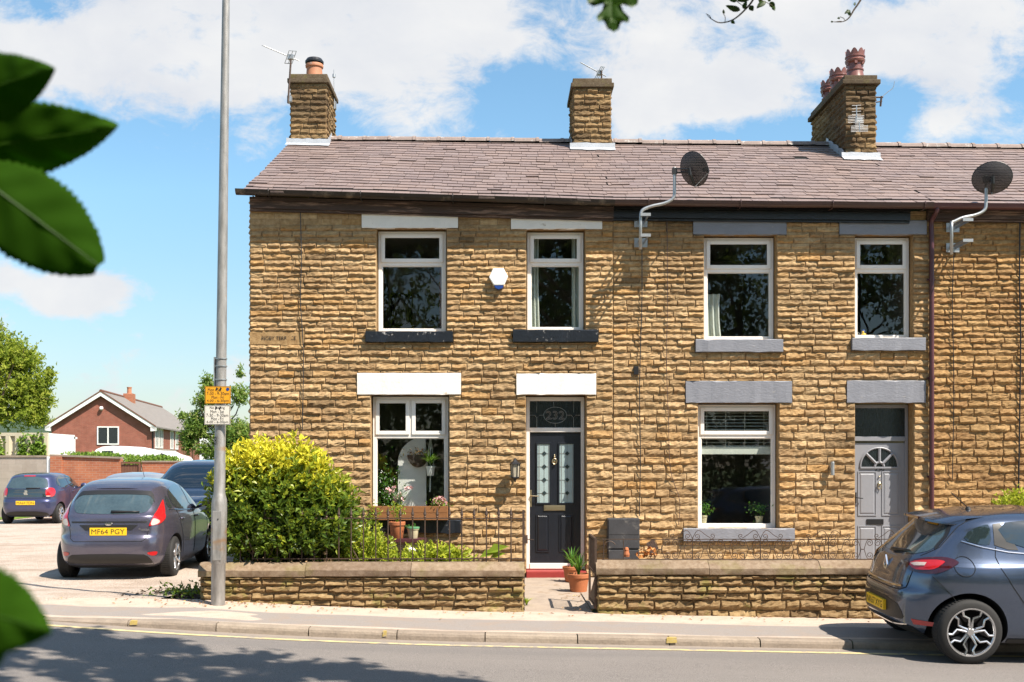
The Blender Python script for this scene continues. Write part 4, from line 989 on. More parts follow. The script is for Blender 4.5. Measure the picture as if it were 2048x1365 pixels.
class Car:
    def __init__(s, name, label, sp, loc, yaw, paint_m, group, roll=0):
        s.sp = sp; s.fr = pchip(*zip(*sp['xr'])); s.ff = pchip(*zip(*sp['xf'])); s.root = thing(name, label, 'car', loc, group, local=True)
        s.root.matrix_basis = Matrix.Translation(loc) @ Matrix.Rotation(yaw, 4, 'Z') @ Matrix.Rotation(roll, 4, 'X')
        V, F = car_body(sp); s.bvh = BVHTree.FromPolygons([Vector(v) for v in V], F)
        mb = MB(); mb.add(V, F); body = mb.build('body', [paint_m, M['under']], s.root, smooth='auto'); s.body = body
        cut = MB()
        for ax in sp['axles']:
            for sd in (-1, 1):
                cut.lathe([(sp['arch'], .52), (sp['arch'], 1.3)] if sd > 0 else [(sp['arch'], -1.3), (sp['arch'], -.52)], (ax, 0, sp['rw']+.01), 'y', 48, 1)
        co = cut.build('cut', [paint_m, M['under']], fixn=True); md = body.modifiers.new('arch', 'BOOLEAN'); md.object = co; md.operation = 'DIFFERENCE'; md.solver = 'EXACT'
        co.matrix_world = s.root.matrix_basis; bpy.context.view_layer.update()
        me = bpy.data.meshes.new_from_object(body.evaluated_get(bpy.context.evaluated_depsgraph_get())); body.modifiers.clear(); body.data = me; me.name = 'body'
        bpy.data.objects.remove(co)
        me.polygons.foreach_set('use_smooth', [True]*len(me.polygons)); me.set_sharp_from_angle(angle=R(40))
        s.wheels()
    def ray(s, o, d):
        h = s.bvh.ray_cast(Vector(o), Vector(d))
        if h[0] is None: h = s.bvh.find_nearest(Vector(o)+Vector(d)*4)
        return h[0], h[1]
    def proj(s, ax, a, b):
        if ax in ('rear', 'front'):                      # rays towards an axis inside the car, so patches wrap round the corners
            g = -1 if ax == 'rear' else 1; xc = (s.fr(b) if g < 0 else s.ff(b))-g*.9; d = Vector((.9*g, a, 0)).normalized()
            o = Vector((xc, 0, b)); return s.ray(o+d*4, -d)
        if ax == 'right': return s.ray((a, -3, b), (0, 1, 0))
        if ax == 'left': return s.ray((a, 3, b), (0, -1, 0))
        if ax == 'top': return s.ray((a, b, 3), (0, 0, -1))
    def patch(s, mb, ax, poly, off=.004, sm=0, res=.05, m=0):
        poly = chaikin(list(poly), sm) if sm else list(poly)
        pts = []
        for i in range(len(poly)):
            a, b = Vector(poly[i]), Vector(poly[(i+1) % len(poly)]); n = max(1, int((b-a).length/res))
            pts += [a+(b-a)*k/n for k in range(n)]
        nb = len(pts); edges = [(i, (i+1) % nb) for i in range(nb)]
        x0, x1 = min(p.x for p in pts), max(p.x for p in pts); y0, y1 = min(p.y for p in pts), max(p.y for p in pts)
        def inside(x, y):
            c = False
            for i in range(nb):
                p, q = pts[i], pts[(i+1) % nb]
                if (p.y > y) != (q.y > y) and x < (q.x-p.x)*(y-p.y)/(q.y-p.y)+p.x: c = not c
            return c
        g = []
        x = x0+res*.5
        while x < x1:
            y = y0+res*.5
            while y < y1:
                if inside(x, y) and min((Vector((x, y))-p).length for p in pts) > res*.4: g.append(Vector((x, y)))
                y += res
            x += res
        vo, eo, fo, *_ = geometry.delaunay_2d_cdt(pts+g, edges, [], 1, 1e-5)
        V = []; Nn = []
        for p in vo:
            h, n = s.proj(ax, p.x, p.y); V.append(h+n*off); Nn.append(n)
        fs = []
        for f in fo:
            nrm = (V[f[1]]-V[f[0]]).cross(V[f[2]]-V[f[0]]); fs.append(tuple(f) if nrm.dot(Nn[f[0]]) > 0 else tuple(f)[::-1])
        mb.add(V, fs, m)
    def part(s, name, m, jobs, off=.004, sm=0, res=.05, label=None, parent=None):
        mb = MB()
        for ax, poly in jobs: s.patch(mb, ax, poly, off, sm, res)
        return mb.build(name, m, parent or s.root, smooth=True, label=label)
    def line(s, mb, ax, pts, r=.004, off=.001):
        P_ = []
        for i in range(len(pts)-1):
            a, b = Vector(pts[i]), Vector(pts[i+1]); n = max(1, int((b-a).length/.05))
            P_ += [a+(b-a)*k/n for k in range(n)]
        P_.append(Vector(pts[-1])); q = []
        for p in P_: h, n = s.proj(ax, p.x, p.y); q.append(h+n*off)
        mb.tube(q, r, 5)
    def gap(s, ax, pts, r=.004):
        mb = MB(); s.line(mb, ax, pts, r); mb.build('panel_gap', M['under'], s.root)
    def plate(s, txt, z, w=.52, h=.111, y=0, off=.012, x=None):
        hit, n = s.proj('rear', y, z); xx = (hit.x if x is None else x)-off
        mb = MB(); mb.box((xx-.004, y-w/2, z-h/2), (xx+.03, y+w/2, z+h/2)); pl = mb.build('number_plate', M['plate_yellow'], s.root, bevel=.003)
        if txt:
            mb = MB(); add_text(mb, txt, (xx-.0055, y, z), (0, -1, 0), (0, 0, 1), w*.90, h*.66); mb.build('lettering', M['ink'], pl)
        return pl
    def wheels(s):
        sp = s.sp; rw = sp['rw']; ri = sp.get('rim', rw*.68); tw = sp.get('tw', .2)
        for ax in sp['axles']:
            for sd in (-1, 1):
                yo = sp['track']*sd; c = (ax, yo, rw)
                mb = MB(); w2 = tw/2
                mb.lathe([(ri*.98, -w2), (rw-.035, -w2), (rw-.008, -w2*.82), (rw, -w2*.6), (rw, w2*.6), (rw-.008, w2*.82), (rw-.035, w2), (ri*.98, w2)], c, 'y', 48)
                ty = MB(); ty.v, ty.f, ty.m, ty.t = mb.v, mb.f[:-2], mb.m[:-2], mb.t[:-2]
                for k in range(60):                      # tread blocks
                    a = 2*math.pi*k/60; ca, sa = math.cos(a), math.sin(a)
                    for off in (-.6, -.2, .2, .6):
                        y_ = yo+off*w2*.8; r0 = rw-.004; t_ = Vector((-sa, 0, ca)); n_ = Vector((ca, 0, sa)); p = Vector((ax, y_, rw))
                        q = [p+n_*(r0+e)+t_*f*.010+Vector((0, g*w2*.15, 0)) for e in (0, .008) for f in (-1, 1) for g in (-1, 1)]
                        ty.add(q, [(0,1,3,2),(4,6,7,5),(0,4,5,1),(2,3,7,6),(0,2,6,4),(1,5,7,3)])
                tyre = ty.build('wheel', M['tyre'], s.root, smooth='auto', fixn=False)
                mb = MB(); yf = yo+sd*w2
                mb.lathe([(ri, 0), (ri*1.02, -sd*.006), (ri*.93, -sd*.012), (ri*.90, -sd*.05), (ri*.90, -sd*.16), (0.001, -sd*.16)], (ax, yf, rw), 'y', 48, 1); mb.f = mb.f[:-2]; mb.m = mb.m[:-2]; mb.t = mb.t[:-2]
                mb.lathe([(ri*1.0, -sd*.004), (ri*1.02, sd*.002), (ri*.96, sd*.001), (ri*.93, -sd*.010)], (ax, yf, rw), 'y', 48, 0)
                mb.f = mb.f[:-2]; mb.m = mb.m[:-2]; mb.t = mb.t[:-2]
                def sp_pt(r, a, d): return Vector((ax+r*math.cos(a), yf-sd*d, rw+r*math.sin(a)))
                st = sp.get('spokes', 'plain')
                if st == 'loop':                         # five pairs of bent spokes, dark wedges between
                    for k in range(5):
                        a0 = k*2*math.pi/5+R(sp.get('phase', 90)); 
                        for q in (-1, 1):
                            path = [sp_pt(ri*.10, a0+q*.5, .035), sp_pt(ri*.36, a0+q*.17, .028), sp_pt(ri*.58, a0+q*.16, .022), sp_pt(ri*.76, a0+q*.46, .014), sp_pt(ri*.95, a0+q*.42, .008)]
                            mb.tube(path, [.016, .012, .011, .011, .013], 6, 0)
                            mb.add([sp_pt(ri*.40, a0+q*.2, .04), sp_pt(ri*.60, a0+q*.2, .034), sp_pt(ri*.74, a0+q*.44, .03), sp_pt(ri*.86, a0+q*.60, .03), sp_pt(ri*.45, a0+q*.5, .045)], [(0,1,2,3,4)], 2)
                else:
                    ns = sp.get('ns', 7)
                    for k in range(ns):
                        a0 = k*2*math.pi/ns+.3
                        mb.tube([sp_pt(ri*.12, a0, .03), sp_pt(ri*.5, a0, .022), sp_pt(ri*.95, a0, .008)], [ri*.11, ri*.09, ri*.12], 6, 0)
                mb.lathe([(.001, 0), (ri*.14, -sd*.002), (ri*.17, -sd*.015), (ri*.17, -sd*.06)], (ax, yf-sd*.012, rw), 'y', 20, 0)
                for k in range(5):
                    a0 = k*1.2566+.6; mb.lathe([(.010, 0), (.010, -sd*.02)], tuple(sp_pt(ri*.24, a0, .02)), 'y', 8, 2)
                mb.build('rim', [M['alloy'], M['under'], M['alloy_dark']], tyre, smooth='auto', fixn=True)
    def mirror(s, x, z, m, y):
        for sd in (-1, 1):
            mb = MB(); mb.sphere((x, sd*(y+.13), z+.06), .105, 14, 0, .5, (.75, 1, .70)); mb.tube([(x, sd*(y-.04), z-.02), (x, sd*(y+.1), z+.03)], .025, 8)
            mb.build('wing_mirror', m, s.root, smooth=True)
    def handle(s, ax, x, z):
        h, n = s.proj(ax, x, z); mb = MB(); p = h+n*.022
        mb.tube([h+n*.002+Vector((-.085, 0, 0)), p+Vector((-.06, 0, 0)), p+Vector((.06, 0, 0)), h+n*.002+Vector((.085, 0, 0))], .013, 8); mb.build('door_handle', s.body.data.materials[0], s.root, smooth=True)
    def wiper(s, a, b, off=.02):
        h0, n0 = s.proj('rear', *a); h1, n1 = s.proj('rear', *b); mb = MB(); mid = (h0+h1)/2+(n0+n1)*.5*off*1.8
        mb.tube([h0+n0*off, mid+(h0-mid)*.4, mid+(h1-mid)*.4, h1+n1*off], [.022, .018, .012, .009], 6); mb.build('rear_wiper', M['trim'], s.root, smooth=True)
def mir(p): return [(-a, b) for a, b in p][::-1]

CARS = 'cars parked in the yard beside the terrace'
# --- violet-grey hatchback nose-in beside the hedge
FI = dict(xr=[(.17, -1.62), (.24, -1.82), (.34, -1.90), (.50, -1.915), (.62, -1.895), (.66, -1.865), (.80, -1.845), (.93, -1.82), (.985, -1.76), (1.10, -1.66), (1.25, -1.50), (1.34, -1.38), (1.41, -1.18), (1.455, -.92), (1.485, -.5)],
          xf=[(.17, 1.80), (.30, 1.98), (.45, 2.05), (.60, 2.02), (.72, 1.90), (.82, 1.60), (.92, 1.22), (1.0, .98), (1.15, .70), (1.30, .38), (1.40, .08), (1.455, -.18), (1.485, -.45)],
          w=[(.17, .77), (.28, .83), (.50, .855), (.72, .86), (.88, .84), (.96, .815), (1.10, .76), (1.25, .69), (1.35, .63), (1.42, .55), (1.46, .42), (1.485, .22)],
          n=[5.2, 5.2, 5.2, 5.0, 4], taper=.055, bumps=[(-1.24, .62, .42, .25, .022), (1.22, .6, .42, .25, .02)], axles=(-1.24, 1.25), arch=.345, rw=.305, track=.735, tw=.2, ns=8)
def hatch_fiesta(loc, yaw):
    c = Car('parked_car', 'violet-grey hatchback parked nose-in beside the yellow-green shrub, plate MF64 PGY', FI, loc, yaw, M['paint_fiesta'], CARS)
    rw_ = [(-.47, 1.285), (.47, 1.285), (.60, 1.20), (.63, 1.12), (.55, 1.00), (.42, .965), (-.42, .965), (-.55, 1.00), (-.63, 1.12), (-.60, 1.20)]
    c.part('rear_window', M['screen_glass'], [('rear', rw_)], .004, 2)
    mb = MB()                                            # spoiler over the screen
    top = []; n = 20
    for i in range(n+1):
        y = -.53+1.06*i/n; e = 1-abs(y/.535)**6
        a = c.ray((-4, y, 1.375), (1, 0, 0))[0]; q = 1.315-.05*abs(y/.53)**3
        top.append([(a.x+.20, y, 1.425-.03*abs(y/.53)**3), (a.x+.02, y, 1.395-.03*abs(y/.53)**3), (a.x-.115*e-.005, y, q+.02), (a.x-.105*e-.004, y, q-.006), (a.x+.03, y, q-.02)])
    vs = [p for r_ in top for p in r_]; mb.add(vs, [(i*5+j, i*5+j+1, i*5+j+6, i*5+j+5) for i in range(n) for j in range(4)])
    c_sp = mb.build('spoiler', M['paint_fiesta'], c.root, smooth='auto', fixn=True)
    mb = MB(); mb.box((top[10][3][0]-.004, -.13, 1.288), (top[10][3][0]+.03, .13, 1.304)); mb.build('brake_light', M['tail_red'], c_sp)
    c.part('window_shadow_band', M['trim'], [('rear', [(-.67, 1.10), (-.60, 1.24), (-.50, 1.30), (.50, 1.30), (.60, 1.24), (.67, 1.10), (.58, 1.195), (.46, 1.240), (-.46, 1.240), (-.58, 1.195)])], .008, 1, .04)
    tl = [(.86, 1.16), (.92, 1.15), (1.04, .985), (1.08, .90), (.84, .815), (.60, .785), (.585, .80), (.66, .92)]
    ts = [(-1.47, 1.13), (-1.52, 1.145), (-1.72, 1.10), (-1.80, .84), (-1.62, .80), (-1.34, .895), (-1.33, .94)]
    for sd, ax in ((-1, 'right'), (1, 'left')):
        # the lens wraps the corner: one part seen from behind, one from the side
        mb = MB(); c.patch(mb, 'rear', tl if sd > 0 else mir(tl), .010, 1, .03)
        l_ = mb.build('taillight', M['tail_red'], c.root, smooth=True)
        mb = MB(); q = [(.61, .80), (.70, .80), (.84, .845), (.80, .875), (.68, .90), (.645, .885)]; c.patch(mb, 'rear', q if sd > 0 else mir(q), .015, 1, .03); mb.build('reversing_lamp', M['tail_clear'], l_, smooth=True)
        q = [(.57, .40), (.62, .42), (.80, .425), (.82, .40), (.78, .365), (.66, .362)]
        c.part('reflector', M['tail_red'], [('rear', q if sd > 0 else mir(q))], .006, 1, .04)
    c.part('tailgate_recess_shade', M['trim'], [('rear', [(-.42, .81), (.42, .81), (.33, .735), (-.33, .735)])], .004, 0)  # flat black patch painting the shade of a plate recess that is not cut
    c.part('tailgate_crease_shade', M['trim'], [('rear', [(-.56, .862), (.56, .862), (.55, .838), (-.55, .838)])], .003, 0)  # black strip painted on for the shadow above the plate
    c.plate('MF64 PGY', .715)
    mb = MB(); h, n = c.proj('rear', 0, .825); mb.lathe([(.001, -.016), (.048, -.014), (.055, -.004), (.055, .01)], (h.x, 0, .825), 'x', 24)
    mb.v = [(v[0], v[1]*1.1, .825+(v[2]-.825)*.48) for v in mb.v]; mb.build('badge', M['chrome'], c.root, smooth='auto')
    mb = MB(); h, n = c.proj('rear', -.50, .745); add_text(mb, 'Fiesta', (h.x-.012, -.50, .745), (0, -1, .03), (0, 0, 1), .15, .04); mb.build('lettering', M['chrome'], c.root)
    c.part('lower_bumper', M['trim'], [('rear', [(-.62, .35), (-.50, .395), (.50, .395), (.62, .35), (.70, .245), (.70, .19), (-.70, .19), (-.70, .245)])], .005, 1, label='unpainted black lower rear bumper')
    
    c.gap('rear', [(-.60, .79), (-.565, .62), (-.50, .575), (.50, .575), (.565, .62), (.60, .79)], .004)
    for sd, ax in ((-1, 'right'), (1, 'left')):
        c.gap(ax, [(-1.02, 1.0), (-1.0, .80), (-.86, .58), (-.78, .30)]); c.gap(ax, [(.0, 1.0), (-.02, .3)]); c.gap(ax, [(1.0, .94), (.98, .35)])
    for ax in ('right', 'left'):
        c.part('quarter_window', M['car_glass'], [(ax, [(-1.36, 1.05), (-1.26, 1.20), (-1.19, 1.22), (-1.14, 1.02)])], .004, 1, .04)
        c.part('side_window', M['car_glass'], [(ax, [(-1.09, 1.015), (-1.14, 1.20), (-1.0, 1.30), (-.70, 1.36), (-.22, 1.385), (-.17, .985)])], .004, 1, .05)
        c.part('side_window', M['car_glass'], [(ax, [(-.10, .985), (-.15, 1.385), (.0, 1.375), (.22, 1.31), (.55, 1.13), (.78, .985)])], .004, 1, .05)
        mb = MB(); c.line(mb, ax, [(-1.35, 1.02), (-.8, .99), (.0, .965), (.85, .965)], .007, .004); mb.build('window_trim', M['chrome'], c.root)
        c.handle(ax, -.88, .86); c.handle(ax, .16, .86)
    c.part('windscreen', M['car_glass'], [('front', [(-.62, 1.06), (-.52, 1.38), (.52, 1.38), (.62, 1.06)])], .004, 1)
    c.wiper((-.02, .985), (-.42, .985)); c.mirror(.62, 1.0, M['paint_fiesta'], .80)
    mb = MB(); mb.tube([(.25, 0, 1.44), (.0, 0, 1.68)], .004, 5); mb.build('aerial', M['trim'], c.root)
    return c
hatch_fiesta((-5.78, 17.72, .10), R(90+4.0))

# --- small navy hatchback at the block wall
PE = dict(xr=[(.20, -1.50), (.30, -1.64), (.45, -1.70), (.62, -1.70), (.70, -1.665), (.85, -1.65), (.98, -1.62), (1.06, -1.58), (1.22, -1.48), (1.33, -1.40), (1.40, -1.20), (1.44, -.9), (1.46, -.45)],
          xf=[(.20, 1.55), (.35, 1.72), (.5, 1.75), (.68, 1.68), (.82, 1.4), (.93, 1.08), (1.0, .9), (1.15, .65), (1.3, .35), (1.40, .05), (1.44, -.2), (1.46, -.4)],
          w=[(.20, .72), (.30, .78), (.5, .805), (.8, .805), (.95, .78), (1.05, .75), (1.2, .69), (1.33, .62), (1.40, .53), (1.44, .4), (1.46, .22)],
          n=[6, 6, 5.5, 5, 4], taper=.05, bumps=[(-1.12, .6, .35, .25, .02)], axles=(-1.14, 1.2), arch=.33, rw=.285, track=.70, tw=.18, ns=9)
def hatch_navy(loc, yaw):
    c = Car('parked_car', 'small navy hatchback parked facing the grey block wall at far left', PE, loc, yaw, M['paint_108'], CARS)
    c.part('rear_window', M['screen_glass'], [('rear', [(-.50, 1.33), (.50, 1.33), (.62, 1.06), (.60, 1.0), (-.60, 1.0), (-.62, 1.06)])], .004, 1)
    c.part('brake_light', M['tail_red'], [('rear', [(-.16, 1.36), (.16, 1.36), (.16, 1.335), (-.16, 1.335)])], .008)
    c.part('tailgate_panel', M['car_glass'], [('rear', [(-.56, .985), (.56, .985), (.54, .76), (-.54, .76)])], .004, 0, label='gloss black tailgate panel')
    for sd in (-1, 1):
        q = [(.54, 1.0), (.74, 1.03), (.96, .98), (1.0, .88), (.86, .77), (.55, .77)]
        l_ = c.part('taillight', M['tail_red'], [('rear', q if sd > 0 else mir(q))], .012, 1, .03)
        q = [(.56, .80), (.72, .80), (.70, .775), (.57, .775)]; c.part('reversing_lamp', M['tail_clear'], [('rear', q if sd > 0 else mir(q))], .016, 0, .04, parent=l_)
    mb = MB(); h, n = c.proj('rear', 0, .87); mb.prism([(h.x-.012, -.06, .83), (h.x-.012, .05, .82), (h.x-.012, .075, .88), (h.x-.012, .035, .90), (h.x-.012, .045, .95), (h.x-.012, -.02, .96), (h.x-.012, -.045, .92), (h.x-.012, -.03, .88)], (.01, 0, 0)); mb.build('badge', M['chrome'], c.root, bevel=.003)
    c.plate('MA64 FDN', .60); c.wiper((0, 1.0), (-.38, 1.01))
    c.part('lower_bumper', M['trim'], [('rear', [(-.55, .36), (.55, .36), (.70, .22), (-.70, .22)])], .005, 1)
    for ax in ('right', 'left'):
        c.part('side_window', M['car_glass'], [(ax, [(-1.22, 1.05), (-1.12, 1.26), (-.85, 1.35), (-.50, 1.375), (-.42, 1.0)])], .004, 1)
        c.part('side_window', M['car_glass'], [(ax, [(-.36, 1.0), (-.42, 1.38), (-.1, 1.37), (.2, 1.25), (.62, 1.0)])], .004, 1); c.handle(ax, -.2, .9)
    c.gap('right', [(-.45, 1.0), (-.48, .3)]); c.gap('right', [(.62, .98), (.62, .3)]); c.gap('rear', [(-.72, .72), (.72, .72)])
    c.part('windscreen', M['car_glass'], [('front', [(-.58, 1.06), (-.50, 1.36), (.50, 1.36), (.58, 1.06)])], .004, 1)
    c.mirror(.5, 1.0, M['paint_108'], .75)
    return c
hatch_navy((-13.35, 32.5, .11), R(90+2))

# --- tall dark blue car nosing towards the road behind the hatchback
SV = dict(xr=[(.25, -2.1), (.45, -2.25), (.8, -2.27), (1.05, -2.2), (1.25, -2.1), (1.5, -1.95), (1.66, -1.75), (1.74, -1.4), (1.78, -.6)],
          xf=[(.25, 2.0), (.45, 2.2), (.75, 2.24), (.95, 2.15), (1.04, 1.85), (1.10, 1.35), (1.16, 1.02), (1.35, .70), (1.55, .36), (1.68, .10), (1.74, -.12), (1.78, -.5)],
          w=[(.25, .85), (.4, .93), (.8, .95), (1.02, .93), (1.12, .88), (1.3, .82), (1.5, .76), (1.66, .69), (1.74, .56), (1.78, .25)],
          n=[6, 6, 6, 5.5, 5], taper=.04, bumps=[], axles=(-1.35, 1.38), arch=.40, rw=.36, track=.80, tw=.24, ns=9)
def suv(loc, yaw):
    c = Car('parked_car', 'tall dark blue car facing the road, half hidden between violet-grey hatchback and shrub', SV, loc, yaw, M['paint_suv'], CARS)
    c.part('windscreen', M['car_glass'], [('front', [(-.76, 1.19), (-.64, 1.66), (.64, 1.66), (.76, 1.19)])], .004, 1)
    for sd in (-1, 1):
        q = [(.50, .93), (.86, .95), (.88, .80), (.54, .78)]; c.part('headlight', M['head_clear'], [('front', q if sd > 0 else mir(q))], .008, 1)
    c.part('grille', M['trim'], [('front', [(-.46, .93), (.46, .93), (.44, .72), (-.44, .72)])], .006, 0)
    mb = MB(); h, n = c.proj('front', 0, .52); mb.box((h.x-.01, -.26, .47), (h.x+.014, .26, .58)); mb.build('number_plate', M['white_box'], c.root)
    for ax in ('right', 'left'):
        c.part('side_window', M['car_glass'], [(ax, [(-.15, 1.17), (-.2, 1.62), (.1, 1.60), (.5, 1.36), (.82, 1.17)])], .004, 1)
        c.part('side_window', M['car_glass'], [(ax, [(-1.15, 1.18), (-1.1, 1.60), (-.28, 1.62), (-.23, 1.17)])], .004, 1)
    c.mirror(.75, 1.15, M['paint_suv'], .90)
    return c
suv((-6.4, 23.6, .11), R(-92))
# --- pale silver car further in
SI = dict(FI); SI.update(ns=7)
def silver(loc, yaw):
    c = Car('parked_car', 'pale silver car of which only the roof and rear window show', SI, loc, yaw, M['paint_silver'], CARS)
    c.part('rear_window', M['screen_glass'], [('rear', [(-.53, 1.33), (.53, 1.33), (.63, 1.12), (.55, 1.0), (-.55, 1.0), (-.63, 1.12)])], .004, 1)
    for sd in (-1, 1):
        q = [(.68, 1.10), (.76, 1.06), (.84, .92), (.70, .82), (.62, .84)]; c.part('taillight', M['tail_red'], [('rear', q if sd > 0 else mir(q))], .010, 1, .04)
    c.plate('', .72)
    for ax in ('right', 'left'):
        c.part('side_window', M['car_glass'], [(ax, [(-1.30, 1.05), (-1.15, 1.20), (-.70, 1.36), (-.22, 1.385), (-.17, .985)])], .004, 1); c.part('side_window', M['car_glass'], [(ax, [(-.10, .985), (-.15, 1.385), (.22, 1.31), (.78, .985)])], .004, 1)
    c.mirror(.62, 1.0, M['paint_silver'], .80)
silver((-9.05, 28.4, .11), R(90-8))

# --- steel-blue hatchback half on the footway at the right
CL = dict(xr=[(.19, -1.62), (.27, -1.80), (.36, -1.885), (.52, -1.90), (.66, -1.885), (.70, -1.86), (.86, -1.815), (.96, -1.77), (1.01, -1.72), (1.12, -1.60), (1.24, -1.46), (1.33, -1.36), (1.39, -1.20), (1.43, -.92), (1.455, -.5)],
          xf=[(.19, 1.85), (.32, 2.08), (.45, 2.15), (.60, 2.12), (.72, 2.0), (.80, 1.75), (.88, 1.4), (.95, 1.12), (1.0, .98), (1.12, .76), (1.26, .44), (1.37, .10), (1.425, -.15), (1.455, -.4)],
          w=[(.19, .78), (.28, .845), (.48, .862), (.66, .868), (.80, .862), (.92, .83), (1.0, .79), (1.10, .745), (1.24, .685), (1.34, .63), (1.40, .55), (1.435, .42), (1.455, .22)],
          n=[5.0, 4.8, 4.6, 4.6, 4], taper=.05, bumps=[(-1.30, .78, .46, .20, .045), (-1.30, .5, .42, .2, .015), (1.3, .65, .45, .25, .03)], axles=(-1.295, 1.295), arch=.365, rw=.312, rim=.232, track=.765, tw=.205, spokes='loop', phase=88)
def hatch_clio(loc, yaw, roll):
    pm = M['paint_clio']
    c = Car('parked_car', 'steel-blue hatchback with spoked alloy wheels parked half on the pavement', CL, loc, yaw, pm, 'cars parked by the road', roll)
    c.part('rear_window', M['screen_glass'], [('rear', [(-.46, 1.315), (.46, 1.315), (.58, 1.20), (.64, 1.07), (.40, 1.005), (0, .99), (-.40, 1.005), (-.64, 1.07), (-.58, 1.20)])], .004, 1, .04)
    mb = MB(); top = []; n = 22
    for i in range(n+1):
        y = -.52+1.04*i/n; k = abs(y/.52); a = c.ray((-4, y, 1.34), (1, 0, 0))[0]; e = 1-k**5
        top.append([(a.x+.25, y, 1.425-.03*k*k), (a.x+.02, y, 1.405-.03*k*k), (a.x-.20*e-.006, y, 1.365-.045*k**3), (a.x-.205*e-.006, y, 1.345-.045*k**3), (a.x-.16*e, y, 1.335-.045*k**3), (a.x+.02, y, 1.325-.05*k**3)])
    mb.add([p for r_ in top for p in r_], [(i*6+j, i*6+j+1, i*6+j+7, i*6+j+6) for i in range(n) for j in range(5)])
    sp_ = mb.build('spoiler', pm, c.root, smooth='auto', fixn=True)
    xs_ = top[11][3][0]; mb = MB(); mb.box((xs_-.006, -.17, 1.341), (xs_+.02, .17, 1.366)); mb.build('brake_light', M['tail_dark'], sp_, bevel=.004)
    c.part('window_sticker', M['sign_yellow'], [('rear', [(-.30, 1.315), (-.05, 1.315), (-.05, 1.285), (-.30, 1.285)])], .008)
    for f_ in (list, mir): c.part('screen_side_blade', M['trim'], [('rear', f_([(-.47, 1.33), (-.60, 1.20), (-.66, 1.07), (-.60, 1.10), (-.555, 1.20), (-.45, 1.30)]))], .007, 0, .04)
    rr = [(.44, .93), (.56, .985), (.80, 1.015), (1.0, 1.01), (1.30, .975), (1.32, .955), (1.12, .885), (.92, .85), (.62, .855), (.48, .88)]
    ss = [(-1.76, 1.0), (-1.66, 1.015), (-1.45, .992), (-1.395, .965), (-1.52, .885), (-1.66, .845), (-1.80, .86), (-1.83, .93)]
    for sd, ax in ((-1, 'right'), (1, 'left')):
        mb = MB(); c.patch(mb, 'rear', rr if sd > 0 else mir(rr), .006, 1, .03)
        l_ = mb.build('taillight', M['tail_dark'], c.root, smooth=True)
        mb = MB(); q = [(.49, .93), (.58, .965), (.80, .985), (.96, .98), (1.02, .965), (.94, .905), (.80, .885), (.60, .88)]; c.patch(mb, 'rear', q if sd > 0 else mir(q), .010, 1, .03); mb.build('brake_lamp', M['tail_red'], l_, smooth=True)
        mb = MB(); q = [(.52, .93), (.60, .945), (.74, .95), (.74, .925), (.60, .915)]; c.patch(mb, 'rear', q if sd > 0 else mir(q), .014, 0, .03); mb.build('reversing_lamp', M['tail_clear'], l_, smooth=True)
        c.part('reflector', M['tail_red'], [(ax, [(-1.78, .40), (-1.60, .385), (-1.61, .345), (-1.76, .35)])], .006, 0, .03)
        c.part('quarter_window', M['car_glass'], [(ax, [(-1.30, 1.175), (-1.22, 1.27), (-1.08, 1.325), (-1.03, 1.325), (-1.045, 1.145), (-1.12, 1.13)])], .004, 1, .03)
        c.part('pillar_handle', M['trim'], [(ax, [(-1.02, 1.135), (-1.0, 1.33), (-.93, 1.34), (-.80, 1.09), (-.90, 1.095)])], .005, 0, .03)
        c.part('side_window', M['car_glass'], [(ax, [(-.87, 1.11), (-.99, 1.335), (-.55, 1.375), (-.10, 1.38), (-.08, 1.045)])], .006, 1, .05)
        c.part('side_window', M['car_glass'], [(ax, [(-.0, 1.04), (-.02, 1.38), (.15, 1.345), (.45, 1.20), (.80, 1.02)])], .004, 1, .05)
        mb = MB(); c.line(mb, ax, [(-1.31, 1.165), (-1.14, 1.115), (-.9, 1.07), (-.4, 1.03), (.2, 1.0), (.85, .99)], .007, .004); mb.build('window_trim', M['chrome'], c.root)
        c.handle(ax, .18, .90)
        c.gap(ax, [(-1.01, 1.12), (-1.03, 1.03), (-1.0, .92), (-.90, .75), (-.78, .58), (-.72, .30)]); c.gap(ax, [(.0, 1.04), (-.04, .3)]); c.gap(ax, [(-1.62, .84), (-1.46, .66), (-1.42, .60)], .003)
        if sd < 0: c.gap(ax, [(-1.335+.092*math.cos(q), .935+.092*math.sin(q)) for q in [2*math.pi*i/24 for i in range(25)]], .004)
        c.gap(ax, [(-1.66, 1.01), (-1.50, 1.10), (-1.30, 1.30), (-1.20, 1.36)], .004)
        c.part('sill_trim', M['trim'], [(ax, [(-.92, .24), (.92, .24), (.92, .19), (-.92, .19)])], .006, 0)
    c.gap('rear', [(-.60, .875), (-.57, .70), (-.50, .67), (.50, .67), (.57, .70), (.60, .875)], .005)
    mb = MB(); c.line(mb, 'rear', [(-.50, .705), (-.25, .695), (.25, .695), (.50, .705)], .013, .004); mb.build('chrome_strip', M['chrome'], c.root)
    c.part('plate_recess', M['trim'], [('rear', [(-.46, .57), (.46, .57), (.60, .42), (.55, .37), (-.55, .37), (-.60, .42)])], .004, 1, .05)
    c.plate('NK67 XYG', .475, .50, .105, off=.03)
    c.part('lower_bumper', M['trim'], [('rear', [(-.66, .345), (.66, .345), (.70, .25), (.60, .20), (-.60, .20), (-.70, .25)])], .005, 1, .05)
    mb = MB(); c.line(mb, 'rear', [(-.62, .34), (-.3, .31), (.3, .31), (.62, .34)], .008, .006); mb.build('bumper_trim_strip', M['chrome'], c.root)
    h, n = c.proj('rear', 0, .86); mb = MB(); X = h.x-.014                        # diamond badge
